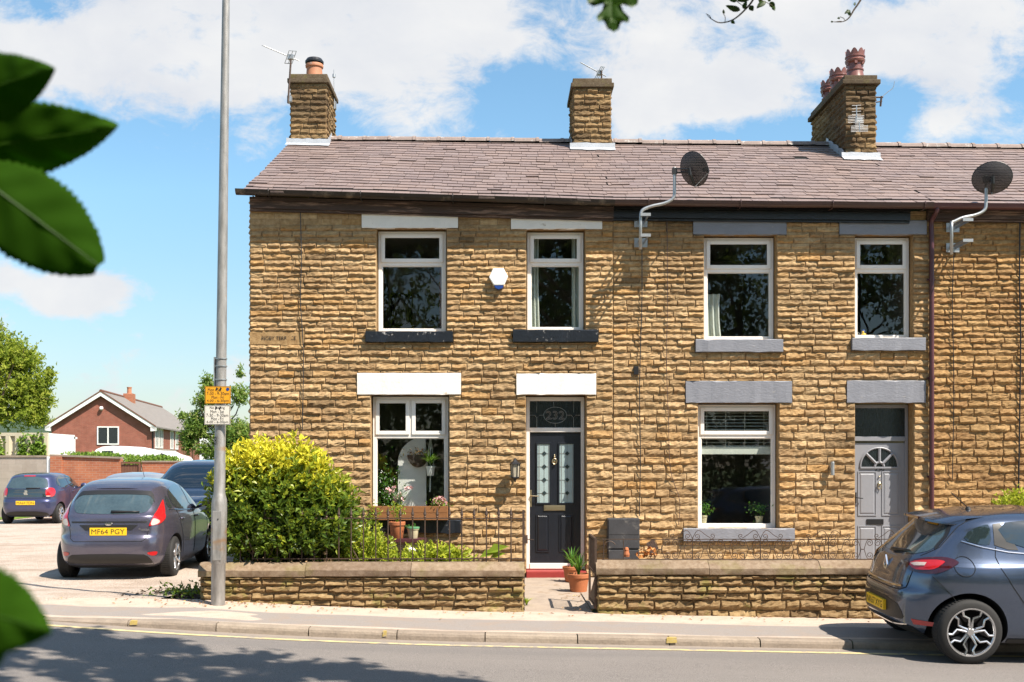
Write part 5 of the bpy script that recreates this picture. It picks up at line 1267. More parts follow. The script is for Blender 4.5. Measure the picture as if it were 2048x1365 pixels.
    A = [(X, 0, .955), (X, .052, .86), (X, 0, .765), (X, -.052, .86)]; B = [(X, 0, .92), (X, .030, .86), (X, 0, .80), (X, -.030, .86)]
    for i in range(4):
        j = (i+1) % 4; mb.prism([A[i], A[j], B[j], B[i]], (.016, 0, 0))
    mb.build('badge', M['chrome'], c.root)
    c.wiper((.02, 1.0), (-.36, 1.03)); c.mirror(.62, 1.02, pm, .80)
    c.part('windscreen', M['car_glass'], [('front', [(-.62, 1.05), (-.54, 1.36), (.54, 1.36), (.62, 1.05)])], .004, 1)
    mb = MB(); mb.lathe([(.03, 0), (.02, .02), (.004, .03)], (-.98, 0, 1.425), seg=12); mb.tube([(-.98, 0, 1.44), (-1.16, 0, 1.60)], .005, 5); mb.build('aerial', M['trim'], c.root)
    return c
XC = 5.82; hatch_clio((XC, 11.44, zr(4.9)+.045), 0, R(2.6))
# ------------------------------------------------------------------ garden walls, railings, gate
def garden_wall(label, pxa, pxb, ytop, joints, seed):
    xa, xb = P(pxa, 0, YW).x, P(pxb, 0, YW).x; zt = P(0, ytop, YW).z
    root = thing('garden_wall', label, 'garden wall', (xa, YW, zp(xa, YW)), 'low stone garden walls')
    mb = MB(); zc = zt-.165; zb = -.3
    mb.box((xa+.02, YW+.02, zb), (xb-.02, YW+.28, zc), 1)
    def cs(z): return (.135 if pxb > 1500 else .085) if z < .10 else .078
    stone_wall(mb, xa, xb, -.18 if pxb > 1500 else -.07, zc, [], lambda u, z, d: (u, YW+.02-d, z), cs, .05, seed, .16, .48, rough=2.2)
    stone_wall(mb, YW, YW+.30, -.1, zc, [], lambda u, z, d: (xa+.02-d, u, z), cs, .03, seed+1, .14, .3, rough=2)
    stone_wall(mb, YW, YW+.30, -.1, zc, [], lambda u, z, d: (xb-.02+d, u, z), cs, .03, seed+2, .14, .3, rough=2)
    mb.build('wall', [M['stone_garden'], M['mortar']], root)
    xs = [xa-.02] + [P(q, 0, YW).x for q in joints] + [xb+.015]; rg = random.Random(seed)
    for a, b in zip(xs, xs[1:]):
        mb = MB(); n = max(4, int((b-a)/.12)); t = rg.random(); dz = rg.uniform(-.004, .004); y0 = YW-.035; y1 = YW+.33
        prof = [(y0+.006, zc+.002), (y0, zc+.008), (y0, zc+.075), (y0+.095, zc+.150), (y0+.12, zc+.160), (y1-.12, zc+.160), (y1-.09, zc+.148), (y1, zc+.075), (y1, zc+.002)]; L = len(prof)
        vs = []
        for i in range(n+1):
            x = a+.003+(b-a-.006)*i/n
            for j, (y, z) in enumerate(prof): q = Vector((x*4, j*2.3, seed)); vs.append((x, y+.006*noise.noise(q), z+dz+.006*noise.noise(q+Vector((9, 0, 0)))))
        mb.add(vs, [(i*L+j, (i+1)*L+j, (i+1)*L+(j+1) % L, i*L+(j+1) % L) for i in range(n) for j in range(L)] + [tuple(range(L)), tuple(range(n*L, n*L+L))[::-1]], 0, t)
        mb.build('coping_stone', M['coping'], root, fixn=True, smooth='auto')
    return zt
ZT1 = garden_wall('low stone garden wall below the spiked railings and the shrub', 400, 1047, 1126, (611, 822), 101)
ZT2 = garden_wall('low stone garden wall below the scrolled railings, right of the path', 1195, 2380, 1122, (1418, 1640, 1850, 2080), 131)
# spiked railings
YR = YW+.15
root = thing('iron_railings', 'rusty black railings with spearhead tops on the left garden wall', 'railings', (P(510, 0, YR).x, YR, ZT1), 'railings on the garden walls')
zr1, zr2 = P(0, 1037, YR).z, P(0, 1118, YR).z; xa, xb = P(505, 0, YR).x, P(1046, 0, YR).x
for z in (zr1, zr2): mb = MB(); mb.box((xa, YR-.012, z-.006), (xb, YR+.012, z+.006)); mb.build('rail', M['iron'], root)
bar = None
for i in range(23):
    x = P(1022-24.6*i+ (0), 0, YR).x
    if bar is None:
        mb = MB(); xb0 = x; mb.tube([(x, YR, ZT1-.012), (x, YR, zr1+.02)], .0075, 8); mb.lathe([(.013, 0), (.016, .012), (.010, .022), (.020, .040), (.012, .075), (.003, .125)], (x, YR, zr1+.006), seg=8)
        bar = mb.build('railing_bar', M['iron'], root)
    else:
        b = bar.copy(); COL.objects.link(b); b.location = (x-xb0, 0, 0)
mb = MB(); x = P(1047, 0, YR).x; mb.box((x-.014, YR-.014, zp(x, YW)+.0), (x+.014, YR+.014, zr1+.10)); mb.box((x+.014, YR-.012, zr1-.30), (x+.05, YR+.012, zr1-.20)); mb.tube([(x+.05, YR, zr1-.25), (x+.12, YR-.02, zr1-.255)], .006, 6)
mb.build('latch_post', M['iron'], root)
# scrolled railings
def spiral(cx, cz, r, a0, turns, sgn, n=22):
    return [(cx+r*(1-.72*i/n)*math.cos(a0+sgn*turns*2*math.pi*i/n), cz+r*(1-.72*i/n)*math.sin(a0+sgn*turns*2*math.pi*i/n)) for i in range(n+1)]
root = thing('iron_railings', 'thin rusty railings of wrought iron scrolls on the right garden wall', 'railings', (P(1206, 0, YR).x, YR, ZT2), 'railings on the garden walls')
zt_, zb_ = P(0, 1079, YR).z, P(0, 1119, YR).z; xa, xb = P(1204, 0, YR).x, P(2300, 0, YR).x
for z in (zt_, zb_): mb = MB(); mb.box((xa, YR-.005, z-.005), (xb, YR+.005, z+.005)); mb.build('rail', M['iron'], root)
H_ = zt_-zb_
def scroll_unit(mb, x, flip=1):
    for sg in (-1, 1):
        pts = [(x+sg*.014, zb_+H_*.52)]
        up = spiral(x+sg*.085, zt_-.045, .040, math.pi/2, 1.3, -sg); lo = spiral(x+sg*.085, zb_+.048, .042, -math.pi/2, 1.3, sg)
        mb.tube([(p[0], YR, p[1]) for p in smooth2([(x+sg*.02, zb_+H_*.5), (x+sg*.035, zb_+H_*.72), (x+sg*.06, zt_-.010)] + up[1:])], .0042, 5)
        mb.tube([(p[0], YR, p[1]) for p in smooth2([(x+sg*.02, zb_+H_*.5), (x+sg*.035, zb_+H_*.28), (x+sg*.06, zb_+.010)] + lo[1:])], .0042, 5)
    mb.tube([(x, YR, zb_+H_*.5-.004), (x, YR, zb_+H_*.5+.004)], .024, 6)
def smooth2(p): return [(q.x, q.y) for q in smooth_path([(a, b, 0) for a, b in p], 2)]
def crest(mb, x):
    mb.tube([(x, YR, ZT2-.01), (x, YR, zt_+.02)], .006, 6)
    for sg in (-1, 1):
        mb.tube([(p[0], YR, p[1]) for p in smooth2([(x, zt_+.005), (x+sg*.04, zt_+.085), (x+sg*.085, zt_+.105), (x+sg*.15, zt_+.055), (x+sg*.22, zt_+.012)])], .0042, 5)
        mb.tube([(p[0], YR, p[1]) for p in spiral(x+sg*.055, zt_+.035, .034, -math.pi/2, 1.25, sg)], .0042, 5)
        mb.tube([(p[0], YR, p[1]) for p in spiral(x+sg*.235, zt_+.040, .030, -math.pi/2, 1.1, sg)], .0042, 5)
for i, q in enumerate(range(1385, 2250, 136)):
    mb = MB(); crest(mb, P(q, 0, YR).x); mb.build('crest_scroll', M['iron'], root)
for q in list(range(1320, 2280, 45)):
    if (q-1385) % 136 < 12 or (q-1385) % 136 > 124: continue
    mb = MB(); scroll_unit(mb, P(q, 0, YR).x); mb.build('scroll', M['iron'], root)
for q in (1207, 1247): mb = MB(); x = P(q, 0, YR).x; mb.tube([(x, YR, ZT2-.01), (x, YR, zt_)], .006, 6); mb.build('railing_bar', M['iron'], root)
mb = MB(); x0_ = P(1207, 0, YR).x; mb.tube([(x0_+.0, YR-.01, zb_)] + [(x0_+.075-.075*math.cos(q), YR-.01, zb_+.13+.085*math.sin(q)) for q in [math.pi*i/12 for i in range(11)]], .006, 6); mb.build('scroll', M['iron'], root)
# open gate
XG = P(1193, 0, YW+.06).x-.01; zg0, zg1 = .075, P(0, 1079, YW+.06).z
root = thing('garden_gate', 'rusty iron garden gate swung open against the right garden wall', 'gate', (XG, YW+.06, zg0))
mb = MB(); ya, yb = YW+.06, YW+.93
for z in (zg1, zg0+.03, zg0+.42): mb.box((XG-.013, ya, z-.012), (XG+.013, yb, z+.012))
for y in (ya, yb): mb.box((XG-.014, y-.014, zg0), (XG+.014, y+.014, zg1+.012))
mb.prism([(XG-.004, ya+.03, zg0+.05), (XG-.004, yb-.03, zg0+.05), (XG-.004, ya+.03, zg0+.40)], (.008, 0, 0)); mb.build('gate_frame', M['iron'], root)
for i in range(9):
    y = ya+(yb-ya)*(i+1)/10; mb = MB(); mb.tube([(XG, y, zg0+.43), (XG, y, zg1)], .007, 6); mb.build('gate_bar', M['iron'], root)

# ------------------------------------------------------------------ lamp column with parking signs
YP = 12.62; pb = P(436, 1208, YP); pb.z = zp(pb.x, YP)-.02
root = thing('lamp_post', 'tall grey steel lamp post in front of the shrub, top out of view', 'lamp post', tuple(pb))
def pc(y): return P(436+(1208-y)*.0132, y, YP)
mb = MB()
def col(ys, rs):
    vs = []; seg = 24
    for y, r in zip(ys, rs):
        c = pc(y)
        for k in range(seg): a = 2*math.pi*k/seg; vs.append((c.x+r*math.cos(a), c.y+r*math.sin(a), c.z))
    n = len(ys); mb.add(vs, [(i*seg+k, i*seg+(k+1) % seg, (i+1)*seg+(k+1) % seg, (i+1)*seg+k) for i in range(n-1) for k in range(seg)] + [tuple(range((n-1)*seg, n*seg))])
col([1215, 1128, 1126, 1010, 1000, 990, 985, 600, 300, 0, -700], [.079, .079, .088, .088, .084, .068, .064, .057, .050, .042, .036])
mb.build('column', M['pole'], root, smooth='auto')
mb = MB(); c = pc(1065); mb.box((c.x-.05, c.y-.092, pc(1120).z), (c.x+.05, c.y-.084, pc(1022).z)); mb.build('access_door', M['pole'], root, bevel=.01)
mb = MB(); c = pc(1038); mb.lathe([(.008, 0), (.008, .006)], (c.x+.01, c.y-.098, c.z), 'y', 8); mb.build('lock', M['ink'], root)
mb = MB(); c = pc(730)
for y in (718, 733, 760, 812): z = pc(y).z; mb.lathe([(.066, -.006), (.068, -.006), (.068, .006), (.066, .006)], (pc(y).x, YP, z), seg=24)
mb.box((c.x-.078, YP-.03, pc(775).z), (c.x-.062, YP+.02, pc(715).z)); mb.build('strap', M['galv'], root)
mb = MB(); c = pc(882); add_text(mb, '8', (c.x-.040, c.y-.062, c.z), (.75, -.66, 0), (0, 0, 1), .05, .095); mb.build('lettering', M['ink'], root)
def sign(label, y0, y1, pxc, m, lines, yv, dot=False):
    ys = YP-.085; a, b = P(pxc-26, y1, ys), P(pxc+25.5, y0, ys)
    rt = thing('parking_sign', label, 'sign', (a.x, ys, a.z), 'signs on the lamp post')
    mb = MB(); mb.box((a.x, ys-.003, a.z), (b.x, ys+.003, b.z)); pl = mb.build('sign_plate', m, rt)
    mb = MB(); mb.frame(a.x+.004, b.x-.004, a.z+.004, b.z-.004, .004, ys-.0042, ys-.0032); cx = (a.x+b.x)/2
    for t, yy_, w, dx_ in lines: add_text(mb, t, (cx+dx_, ys-.0045, P(0, yy_, ys).z), (1,0,0), (0,0,1), w, .036)
    mb.build('lettering', M['ink'], pl)
    mb = MB()
    for dx_ in (-.014, .030): z = b.z-.012; mb.prism([(cx+dx_, ys-.0055, z), (cx+dx_-.012, ys-.0055, z-.022), (cx+dx_-.004, ys-.0055, z-.046), (cx+dx_+.016, ys-.0055, z-.012)], (0, .001, 0))
    mb.build('peeled_patch', M['ink'], pl)
    if dot: mb = MB(); mb.lathe([(.019, 0), (.019, .001)], (b.x-.034, ys-.0056, b.z-.034), 'y', 16); mb.build('sticker', M['blue_plastic'], pl)
    mb = MB(); mb.box((cx-.03, ys+.003, a.z+.03), (cx+.03, YP-.05, a.z+.06)); mb.box((cx-.03, ys+.003, b.z-.06), (cx+.03, YP-.05, b.z-.03)); mb.build('bracket', M['galv'], rt)
sign('yellow parking restriction sign with black hours, upper one on the lamp post', 773, 808, 436, M['sign_yellow'], [('Mon - Sat', 780, .155, -.035), ('7-30 - 9-30am', 787.5, .25, 0), ('Mon - Fri', 795, .14, 0), ('4-00 - 6-30pm', 802.5, .25, 0)], 0, True)
sign('white no loading sign with black hours below the yellow sign', 811, 850, 435, M['sign_white'], [('No loading', 816.5, .17, 0), ('Mon - Sat', 823.5, .155, 0), ('7-30 - 9-30am', 831, .25, 0), ('Mon - Fri', 838, .14, 0), ('4-00 - 6-30pm', 845, .25, 0)], 0)

# ------------------------------------------------------------------ things fixed to the front
def hexpoly(cx, cz, pts, y): return [(cx+a, y, cz+b) for a, b in pts]
root = thing('alarm_box', 'white hexagonal burglar alarm box with a blue bottom between the upper windows', 'alarm box', (fx(997), YF-.05, fz(560)))
hp = [(-.082, .155), (.075, .160), (.145, .03), (.085, -.10), (-.07, -.10), (-.145, .02)]
mb = MB(); mb.prism(hexpoly(fx(997), fz(560), hp, YF-.115), (0, .10, 0)); mb.build('casing', M['white_box'], root, bevel=.012, fixn=True)
mb = MB(); mb.prism(hexpoly(fx(997), fz(560), [(-.067, -.101), (.082, -.101), (.06, -.145), (0, -.165), (-.05, -.145)], YF-.108), (0, .09, 0)); mb.build('strobe', M['blue_plastic'], root, bevel=.008, fixn=True)
def lantern(cx, ctop, cbot):
    root = thing('wall_lantern', 'black wall lantern with pale glass panes left of the black door', 'wall light', (fx(cx), YF, fz(cbot)), 'wall lights beside the doors')
    x = fx(cx); y = YF-.17; z0, z1 = fz(cbot), fz(ctop); h = z1-z0; mb = MB()
    mb.lathe([(.012, h), (.016, h*.96), (.03, h*.90), (.05, h*.84), (.085, h*.76), (.088, h*.73), (.07, h*.72)], (x, y, z0), seg=6); mb.lathe([(.05, h*.10), (.060, h*.12), (.064, h*.16), (.06, h*.18)], (x, y, z0), seg=6)
    for k in range(6): a = k*math.pi/3; mb.tube([(x+.060*math.cos(a), y+.060*math.sin(a), z0+h*.15), (x+.072*math.cos(a), y+.072*math.sin(a), z0+h*.74)], .007, 6)
    mb.tube(smooth_path([(x, y, z0+h*.12), (x, y+.02, z0-.01), (x, y+.09, z0+.0), (x, YF-.02, z0+.06)], 5), .012, 8); mb.lathe([(.05, 0), (.05, .025)], (x, YF-.03, z0+.07), 'y', 14); mb.build('lantern_frame', M['black_metal'], root)
    mb = MB(); mb.lathe([(.054, h*.17), (.066, h*.73)], (x, y, z0), seg=6); mb.build('glass', M['lamp_glass'], root)
lantern(1030, 917, 962)
root = thing('wall_light', 'slim steel cylinder wall light left of the grey door', 'wall light', (fx(1660), YF-.08, fz(950)), 'wall lights beside the doors')
mb = MB(); mb.lathe([(.026, 0), (.030, .004), (.030, .20), (.026, .205)], (fx(1661), YF-.10, fz(951)), seg=18); mb.build('tube', M['galv'], root, smooth='auto')
mb = MB(); mb.box((fx(1661)-.02, YF-.08, fz(940)), (fx(1661)+.02, YF+.0, fz(930))); mb.build('bracket', M['galv'], root)
mb = MB(); a = (fx(1213), fx(1276), fz(1116), fz(1036)); root = thing('meter_box', 'weathered dark grey meter box on the wall right of the black door', 'meter box', (a[0], YF, a[2]))
mb.box((a[0], YF-.20, a[2]+.14), (a[1], YF+.01, a[3])); mb.build('cabinet', M['grey_box'], root, bevel=.008)
mb = MB(); mb.box((a[0]+.012, YF-.212, a[2]+.16), (a[1]-.012, YF-.2005, (a[2]+a[3])/2+.05)); mb.box((a[0]+.012, YF-.212, (a[2]+a[3])/2+.058), (a[1]-.012, YF-.2005, a[3]-.012)); mb.build('cover', M['grey_box'], root, bevel=.005)
mb = MB(); mb.box((a[0]+.01, YF-.24, a[2]), (a[1]-.01, YF+.01, a[2]+.135)); mb.build('base', M['grey_box'], root, bevel=.006)
mb = MB(); mb.box((fx(1267), YF-.05, fz(750)), (fx(1277), YF, fz(734))); tag(mb.build('junction_box', M['black_metal'], bevel=.004), 'tiny black cable box on the wall above the meter box', 'junction box')
def cable(pts, label, r=.007, m='black_metal'):
    mb = MB(); q = smooth_path([(fx(p[0]), YF-.048-.006*noise.noise(Vector((p[1]*.1, p[0], 0))), fz(p[1])) for p in pts], 5); mb.tube(q, r, 5)
    tag(mb.build('cable', M[m]), label, 'cable', 'cables clipped down the stone front')
cable([(602, 425), (604, 520), (602, 600), (606, 665), (608, 720), (606, 860)], 'thin black cable near the left corner of the front')
cable([(1283, 498), (1283, 600), (1280, 700), (1278, 800), (1280, 900), (1278, 1032)], 'black cable falling from the left satellite dish to the meter box')
cable([(1333, 425), (1334, 600), (1332, 720), (1336, 840), (1340, 940), (1358, 1000), (1356, 1050)], 'thin brown cable right of the left satellite dish', .005, 'gutter_brown')
cable([(1905, 512), (1902, 600), (1904, 700), (1905, 800), (1902, 960)], 'black cable falling from the right satellite dish')
cable([(2037, 430), (2036, 560), (2038, 700), (2034, 980)], 'dark cable down the front at the right edge', .012)
def dish(label, px0, plates, bend, top, ctr, rx, rz_, nrm, seed):
    Yd = 16.25; root = thing('satellite_dish', label, 'satellite dish', (fx(px0), YF, fz(plates[1])), 'satellite dishes on the front')
    mb = MB(); q = lambda x, y, Y=Yd: P(x, y, Y)
    pts = [q(px0, plates[1]+12), q(px0, plates[0]-14), q(px0+4, bend+8), q(px0+22, bend), q(top[0]-20, bend-6), q(top[0]-3, bend-16), q(top[0], bend-34), q(*top)]
    mb.tube([pts[0], q(px0, plates[0])] + smooth_path(pts[1:], 6), .024, 10); mb.build('pole', M['galv'], root, smooth=True)
    for y in plates:
        mb = MB(); x = fx(px0); z = fz(y); mb.box((x-.10, YF-.05, z-.07), (x+.10, YF-.042, z+.07)); mb.box((x-.05, Yd-.03, z-.02), (x-.042, YF-.042, z+.02)); mb.box((x+.042, Yd-.03, z-.02), (x+.05, YF-.042, z+.02)); mb.box((x-.075, Yd-.05, z-.022), (x+.075, Yd-.032, z+.022)); mb.build('wall_bracket', M['galv'], root)
    c = q(*ctr, Y=Yd-.12); n = Vector(nrm).normalized(); a = n.cross(Vector((0, 0, 1))).normalized(); b = a.cross(n).normalized()
    if b.z < 0: b = -b
    mb = MB(); NR, NA = 6, 32; vs = []
    for th in (0, .006):
        for i in range(NR+1):
            r = i/NR
            for k in range(NA): an = 2*math.pi*k/NA; vs.append(c + a*rx*r*math.cos(an) + b*rz_*r*math.sin(an) + n*(.075*r*r-.0-th))
    o = (NR+1)*NA
    fs = [(i*NA+k, i*NA+(k+1) % NA, (i+1)*NA+(k+1) % NA, (i+1)*NA+k) for i in range(NR) for k in range(NA)]
    fs += [tuple(v+o for v in f)[::-1] for f in fs] + [(NR*NA+k, NR*NA+(k+1) % NA, o+NR*NA+(k+1) % NA, o+NR*NA+k) for k in range(NA)]
    mb.add(vs, fs); d_ = mb.build('dish', M['dish'], root, smooth='auto')
    mb = MB(); mb.tube([c + a*rx*math.cos(2*math.pi*k/NA) + b*rz_*math.sin(2*math.pi*k/NA) + n*.075 for k in range(NA+1)], .007, 6); mb.build('rim', M['trim'], d_)
    mb = MB(); p = q(top[0], ctr[1]+4); mb.tube([p, c-n*.05-b*.02], .014, 6); mb.tube([p+Vector((0, 0, .05)), c-n*.05+b*.03], .012, 6); mb.box(tuple(p-Vector((.035, .035, .03))), tuple(p+Vector((.035, .035, .06))))
    mb.tube([c-n*.04+b*.05, c-n*.06-b*.05, c-n*.03-b*rz_*.8], [.02, .028, .016], 8); mb.build('mount', M['trim'], root)
    mb = MB(); e = c+n*.40-b*rz_*.55; mb.tube([c-n*.02-b*rz_*.95, e], .010, 6); mb.build('feed_arm', M['galv'], root)
    mb = MB(); mb.tube([e-n*.0+b*.04, e-n*.09+b*.07], [.030, .034], 12); mb.tube([e, e+b*.05], .02, 8); mb.build('receiver', M['trim'], root)
dish('dark perforated satellite dish on a bent pole near the middle of the front', 1281, (447, 487), 413, (1349, 335), (1383, 341), .235, .255, (.62, .60, .40), 1)
dish('dark perforated satellite dish on a bent pole at the right edge of the front', 1903, (457, 497), 436, (1972, 352), (1985, 358), .275, .235, (.30, .85, .42), 2)
def yagi(root, p0, p1, mast, n_el, dirv, refl, m='galv'):
    p0, p1 = Vector(p0), Vector(p1); dv = Vector(dirv).normalized(); ax = (p1-p0).normalized(); up = ax.cross(dv).normalized()
    mb = MB(); mb.tube([p0, p1], .010, 6); mb.build('boom', M[m], root)
    mb = MB()
    for i in range(n_el): p = p0+(p1-p0)*(i/n_el*.72); mb.tube([p-dv*.06, p+dv*.06], .006, 5)
    mb.build('elements', M[m], root)
    mb = MB(); c = p0+(p1-p0)*refl
    mb2 = []
    for s_ in (-.12, -.04, .04, .12): mb.tube([c+up*s_-dv*.14, c+up*s_+dv*.14], .007, 5)
    for s_ in (-.14, 0, .14): mb.tube([c-up*.12+dv*s_, c+up*.12+dv*s_], .006, 5)
    mb.box(tuple(c-Vector((.05, .04, .04))), tuple(c+Vector((.05, .04, .04)))); mb.build('reflector', M[m], root)
    if mast: mb = MB(); mb.tube(mast, .018, 6); mb.build('mast', M['iron'], root)
q = lambda x, y, Y=20.0: P(x, y, Y)
root = thing('tv_aerial', 'long television aerial on a rusty mast at the left chimney', 'aerial', tuple(q(577, 205)), 'aerials on the chimneys')
yagi(root, q(527, 92), q(598, 122, 20.25), [q(576, 207), q(582, 118)], 8, (.3, .9, .3), .76)
mb = MB(); mb.box(tuple(q(574, 203)), tuple(q(586, 197, 20.15))); mb.build('wall_bracket', M['galv'], root)
root = thing('tv_aerial', 'thin upright whip aerial on the right side of the left chimney', 'aerial', tuple(q(668, 215, 21)), 'aerials on the chimneys')
mb = MB(); mb.tube([q(669, 218, 20.9), q(668, 140, 20.9)], .009, 6); mb.lathe([(.03, -.03), (.03, .03)], tuple(q(668, 152, 20.9)), seg=8); mb.build('mast', M['galv'], root)
mb = MB(); mb.box(tuple(q(660, 217, 20.9)), tuple(q(673, 205, 20.97))); mb.build('wall_bracket', M['galv'], root)
root = thing('tv_aerial', 'small television aerial above the middle chimney', 'aerial', tuple(q(1203, 155, 20.4)), 'aerials on the chimneys')
yagi(root, q(1162, 126, 20.4), q(1212, 153, 20.6), [q(1203, 162, 20.5), q(1203, 142, 20.5)], 7, (.3, .9, .3), .74)
root = thing('tv_aerial', 'white ladder shaped panel aerial on the front of the right chimney', 'aerial', tuple(q(1718, 262, 19.5)), 'aerials on the chimneys')
for (x0_, x1_, ya_, yb_) in ((1704, 1722, 212, 236), (1696, 1728, 233, 246), (1710, 1727, 244, 258), (1702, 1736, 253, 264)):
    mb = MB()
    for k in range(5): y_ = ya_+(yb_-ya_)*k/4; A = q(x0_, y_, 19.45); B = q(x1_, y_-1.0, 19.45); mb.tube([A, B], .0055, 5)
    mb.tube([q((x0_+x1_)/2, ya_, 19.45), q((x0_+x1_)/2, yb_, 19.45)], .010, 5); mb.build('element_rack', M['galv'], root)
mb = MB(); mb.box(tuple(q(1714, 246, 19.45)), tuple(q(1719, 240, 19.62))); mb.build('wall_bracket', M['galv'], root)
root = thing('tv_aerial', 'rusty bracket with a bent wire on the right chimney', 'aerial', tuple(q(1755, 200, 19.9)), 'aerials on the chimneys')
mb = MB(); mb.tube([q(1752, 195, 19.8), q(1766, 195, 19.8)], .015, 6); mb.tube([q(1763, 193, 19.8), q(1761, 213, 19.8)], .018, 6); mb.tube([q(1752, 205, 19.8), q(1764, 203, 19.8)], .012, 6); mb.build('bracket', M['iron'], root)
mb = MB(); mb.tube(smooth_path([q(1764, 194, 19.8), q(1776, 184, 19.8), q(1786, 176, 19.8), q(1789, 163, 19.8)], 5), .006, 5); mb.build('wire', M['galv'], root)

# ------------------------------------------------------------------ pots, planter, shelf
def pot_shape(mb, x, y, z, r, h, m=0, taper=.72):
    mb.lathe([(r*taper, 0), (r*(taper+.03), .004), (r*.93, h*.78), (r*1.03, h*.79), (r*1.05, h*.97), (r*1.0, h), (r*.9, h), (r*.86, h*.86)], (x, y, z), seg=28, m=m)
def blades(mb, rng, x, y, z, n, L, w, spread=.5, segs=4, up=1.0):
    for _ in range(n):
        a = rng.uniform(0, 6.28); sp_ = rng.uniform(.1, spread); l = L*rng.uniform(.55, 1.1); ww = w*rng.uniform(.7, 1.2)
        d = np.array([math.cos(a), math.sin(a)]); s_ = np.array([-d[1], d[0]]); vs = []
        for i in range(segs+1):
            t = i/segs; o = d*(l*sp_*t*t*1.3+.01); hh = l*up*(t-.35*sp_*t*t*1.6); wd = ww*(math.sin(math.pi*(t*.8+.15)))*(1 if i < segs else .08)
            for sg in (-1, 1): vs.append((x+o[0]+s_[0]*wd*sg*.5, y+o[1]+s_[1]*wd*sg*.5, z+hh))
        mb.add(vs, [(2*i, 2*i+1, 2*i+3, 2*i+2) for i in range(segs)], 0, float(rng.random()))
rn = np.random.default_rng(5)
def potted(name, label, x, y, z, r, h, potm, kind, group=None, rimm=None):
    root = thing(name, label, 'potted plant', (x, y, z), group)
    mb = MB(); pot_shape(mb, x, y, z, r, h); p = mb.build('pot', M[potm], root, smooth='auto')
    if rimm: mb = MB(); mb.lathe([(r*1.07, h*.86), (r*1.10, h*.88), (r*1.10, h*1.0), (r*1.0, h*1.02)], (x, y, z), seg=28); mb.build('rim', M[rimm], p)
    mb = MB(); mb.lathe([(r*.9, h*.88), (.001, h*.90)], (x, y, z), seg=20); mb.build('soil', M['soil'], root)
    mb = MB()
    if kind == 'spear': blades(mb, rn, x, y, z+h*.88, 34, .36, .028, .55)
    elif kind == 'fern':
        n = 170; c = np.array([x, y, z+h*.9])+rn.normal(size=(n, 3))*np.array([.075, .06, .05])+np.array([0, 0, .11]); leaves(mb, c, rdir(rn, n)+np.array([0, 0, .3]), rdir(rn, n), rn.uniform(.03, .06, n), rn.uniform(.02, .03, n), rn)
    elif kind == 'sprig':
        for k in range(9):
            a = rn.uniform(0, 6.28); top = Vector((x+.12*math.cos(a)*rn.random(), y+.08*math.sin(a), z+h+rn.uniform(.08, .28))); mb.tube([(x, y, z+h*.85), tuple(top)], .004, 4)
            n = 12; c = np.array([top]*n)+rn.normal(size=(n, 3))*.03; leaves(mb, c, rdir(rn, n)+np.array([0, 0, .6]), rdir(rn, n), .045, .022, rn)
    elif kind == 'tiny': n = 30; c = np.array([x, y, z+h])+rn.normal(size=(n, 3))*np.array([.05, .05, .02]); leaves(mb, c, rdir(rn, n)+np.array([0, 0, .5]), rdir(rn, n), .04, .02, rn)
    mb.build('foliage', M['leaf_low'] if kind == 'sprig' else M['leaf_fern'], root)
    return root
pt = P(1157, 1186, 15.0); potted('potted_plant', 'larger terracotta pot with spear leaves, in front on the path by the black door', pt.x, 15.0, .05, .150, .245, 'terracotta', 'spear', 'terracotta pots by the black door')
pt = P(1144, 1160, 16.15); potted('potted_plant', 'terracotta pot with spear leaves behind the larger pot by the black door', pt.x, 16.15, .07, .135, .22, 'terracotta', 'spear', 'terracotta pots by the black door')
YS = 16.15; zsf = P(0, 1077, YS).z
root = thing('garden_bench', 'low brown plank bench under the window box', 'bench', (P(800, 0, YS).x, YS, .15))
mb = MB(); mb.box((P(756, 0, YS).x, YS-.12, zsf-.055), (P(852, 0, YS).x, YS+.14, zsf)); mb.build('seat_plank', M['maroon'], root, bevel=.006)
for q_ in (772, 842): mb = MB(); mb.box((P(q_, 0, YS).x-.03, YS-.09, .1), (P(q_, 0, YS).x+.03, YS+.10, zsf-.056)); mb.build('leg', M['maroon'], root)
potted('potted_plant', 'orange plastic pot with straggly plant on the brown bench', P(794, 0, YS).x, YS, zsf, .118, .245, 'terracotta', 'sprig', 'pots on the bench')
potted('potted_plant', 'small cream pot with green rim on the brown bench', P(826, 0, YS).x, YS, zsf, .088, .165, 'cream_glaze', 'tiny', 'pots on the bench', 'green_glaze')
root = thing('plant_stand', 'dark wooden stand behind the railings left of the orange pot', 'stand', (P(764, 0, 16.3).x, 16.3, .2))
mb = MB(); a = P(757, 1062, 16.3); mb.box((a.x-.10, 16.2, a.z), (a.x+.12, 16.4, a.z+.025)); mb.build('top', M['black_metal'], root)
for dx_ in (-.09, .10): mb = MB(); mb.tube([(a.x+dx_*.7, 16.3, a.z), (a.x+dx_, 16.3, .15)], .012, 6); mb.build('leg', M['black_metal'], root)
root = thing('garden_ornament', 'pale stone lantern ornament standing between the low shrubs', 'ornament', tuple(P(822, 1120, 14.4)))
p = P(822, 1122, 14.4); mb = MB(); mb.lathe([(.05, 0), (.055, .02), (.042, .03), (.042, .15), (.06, .16), (.055, .18), (.025, .215), (.018, .235), (.006, .25)], (p.x, 14.4, p.z-.03), seg=8); mb.build('body', M['plaster'], root, bevel=.002)
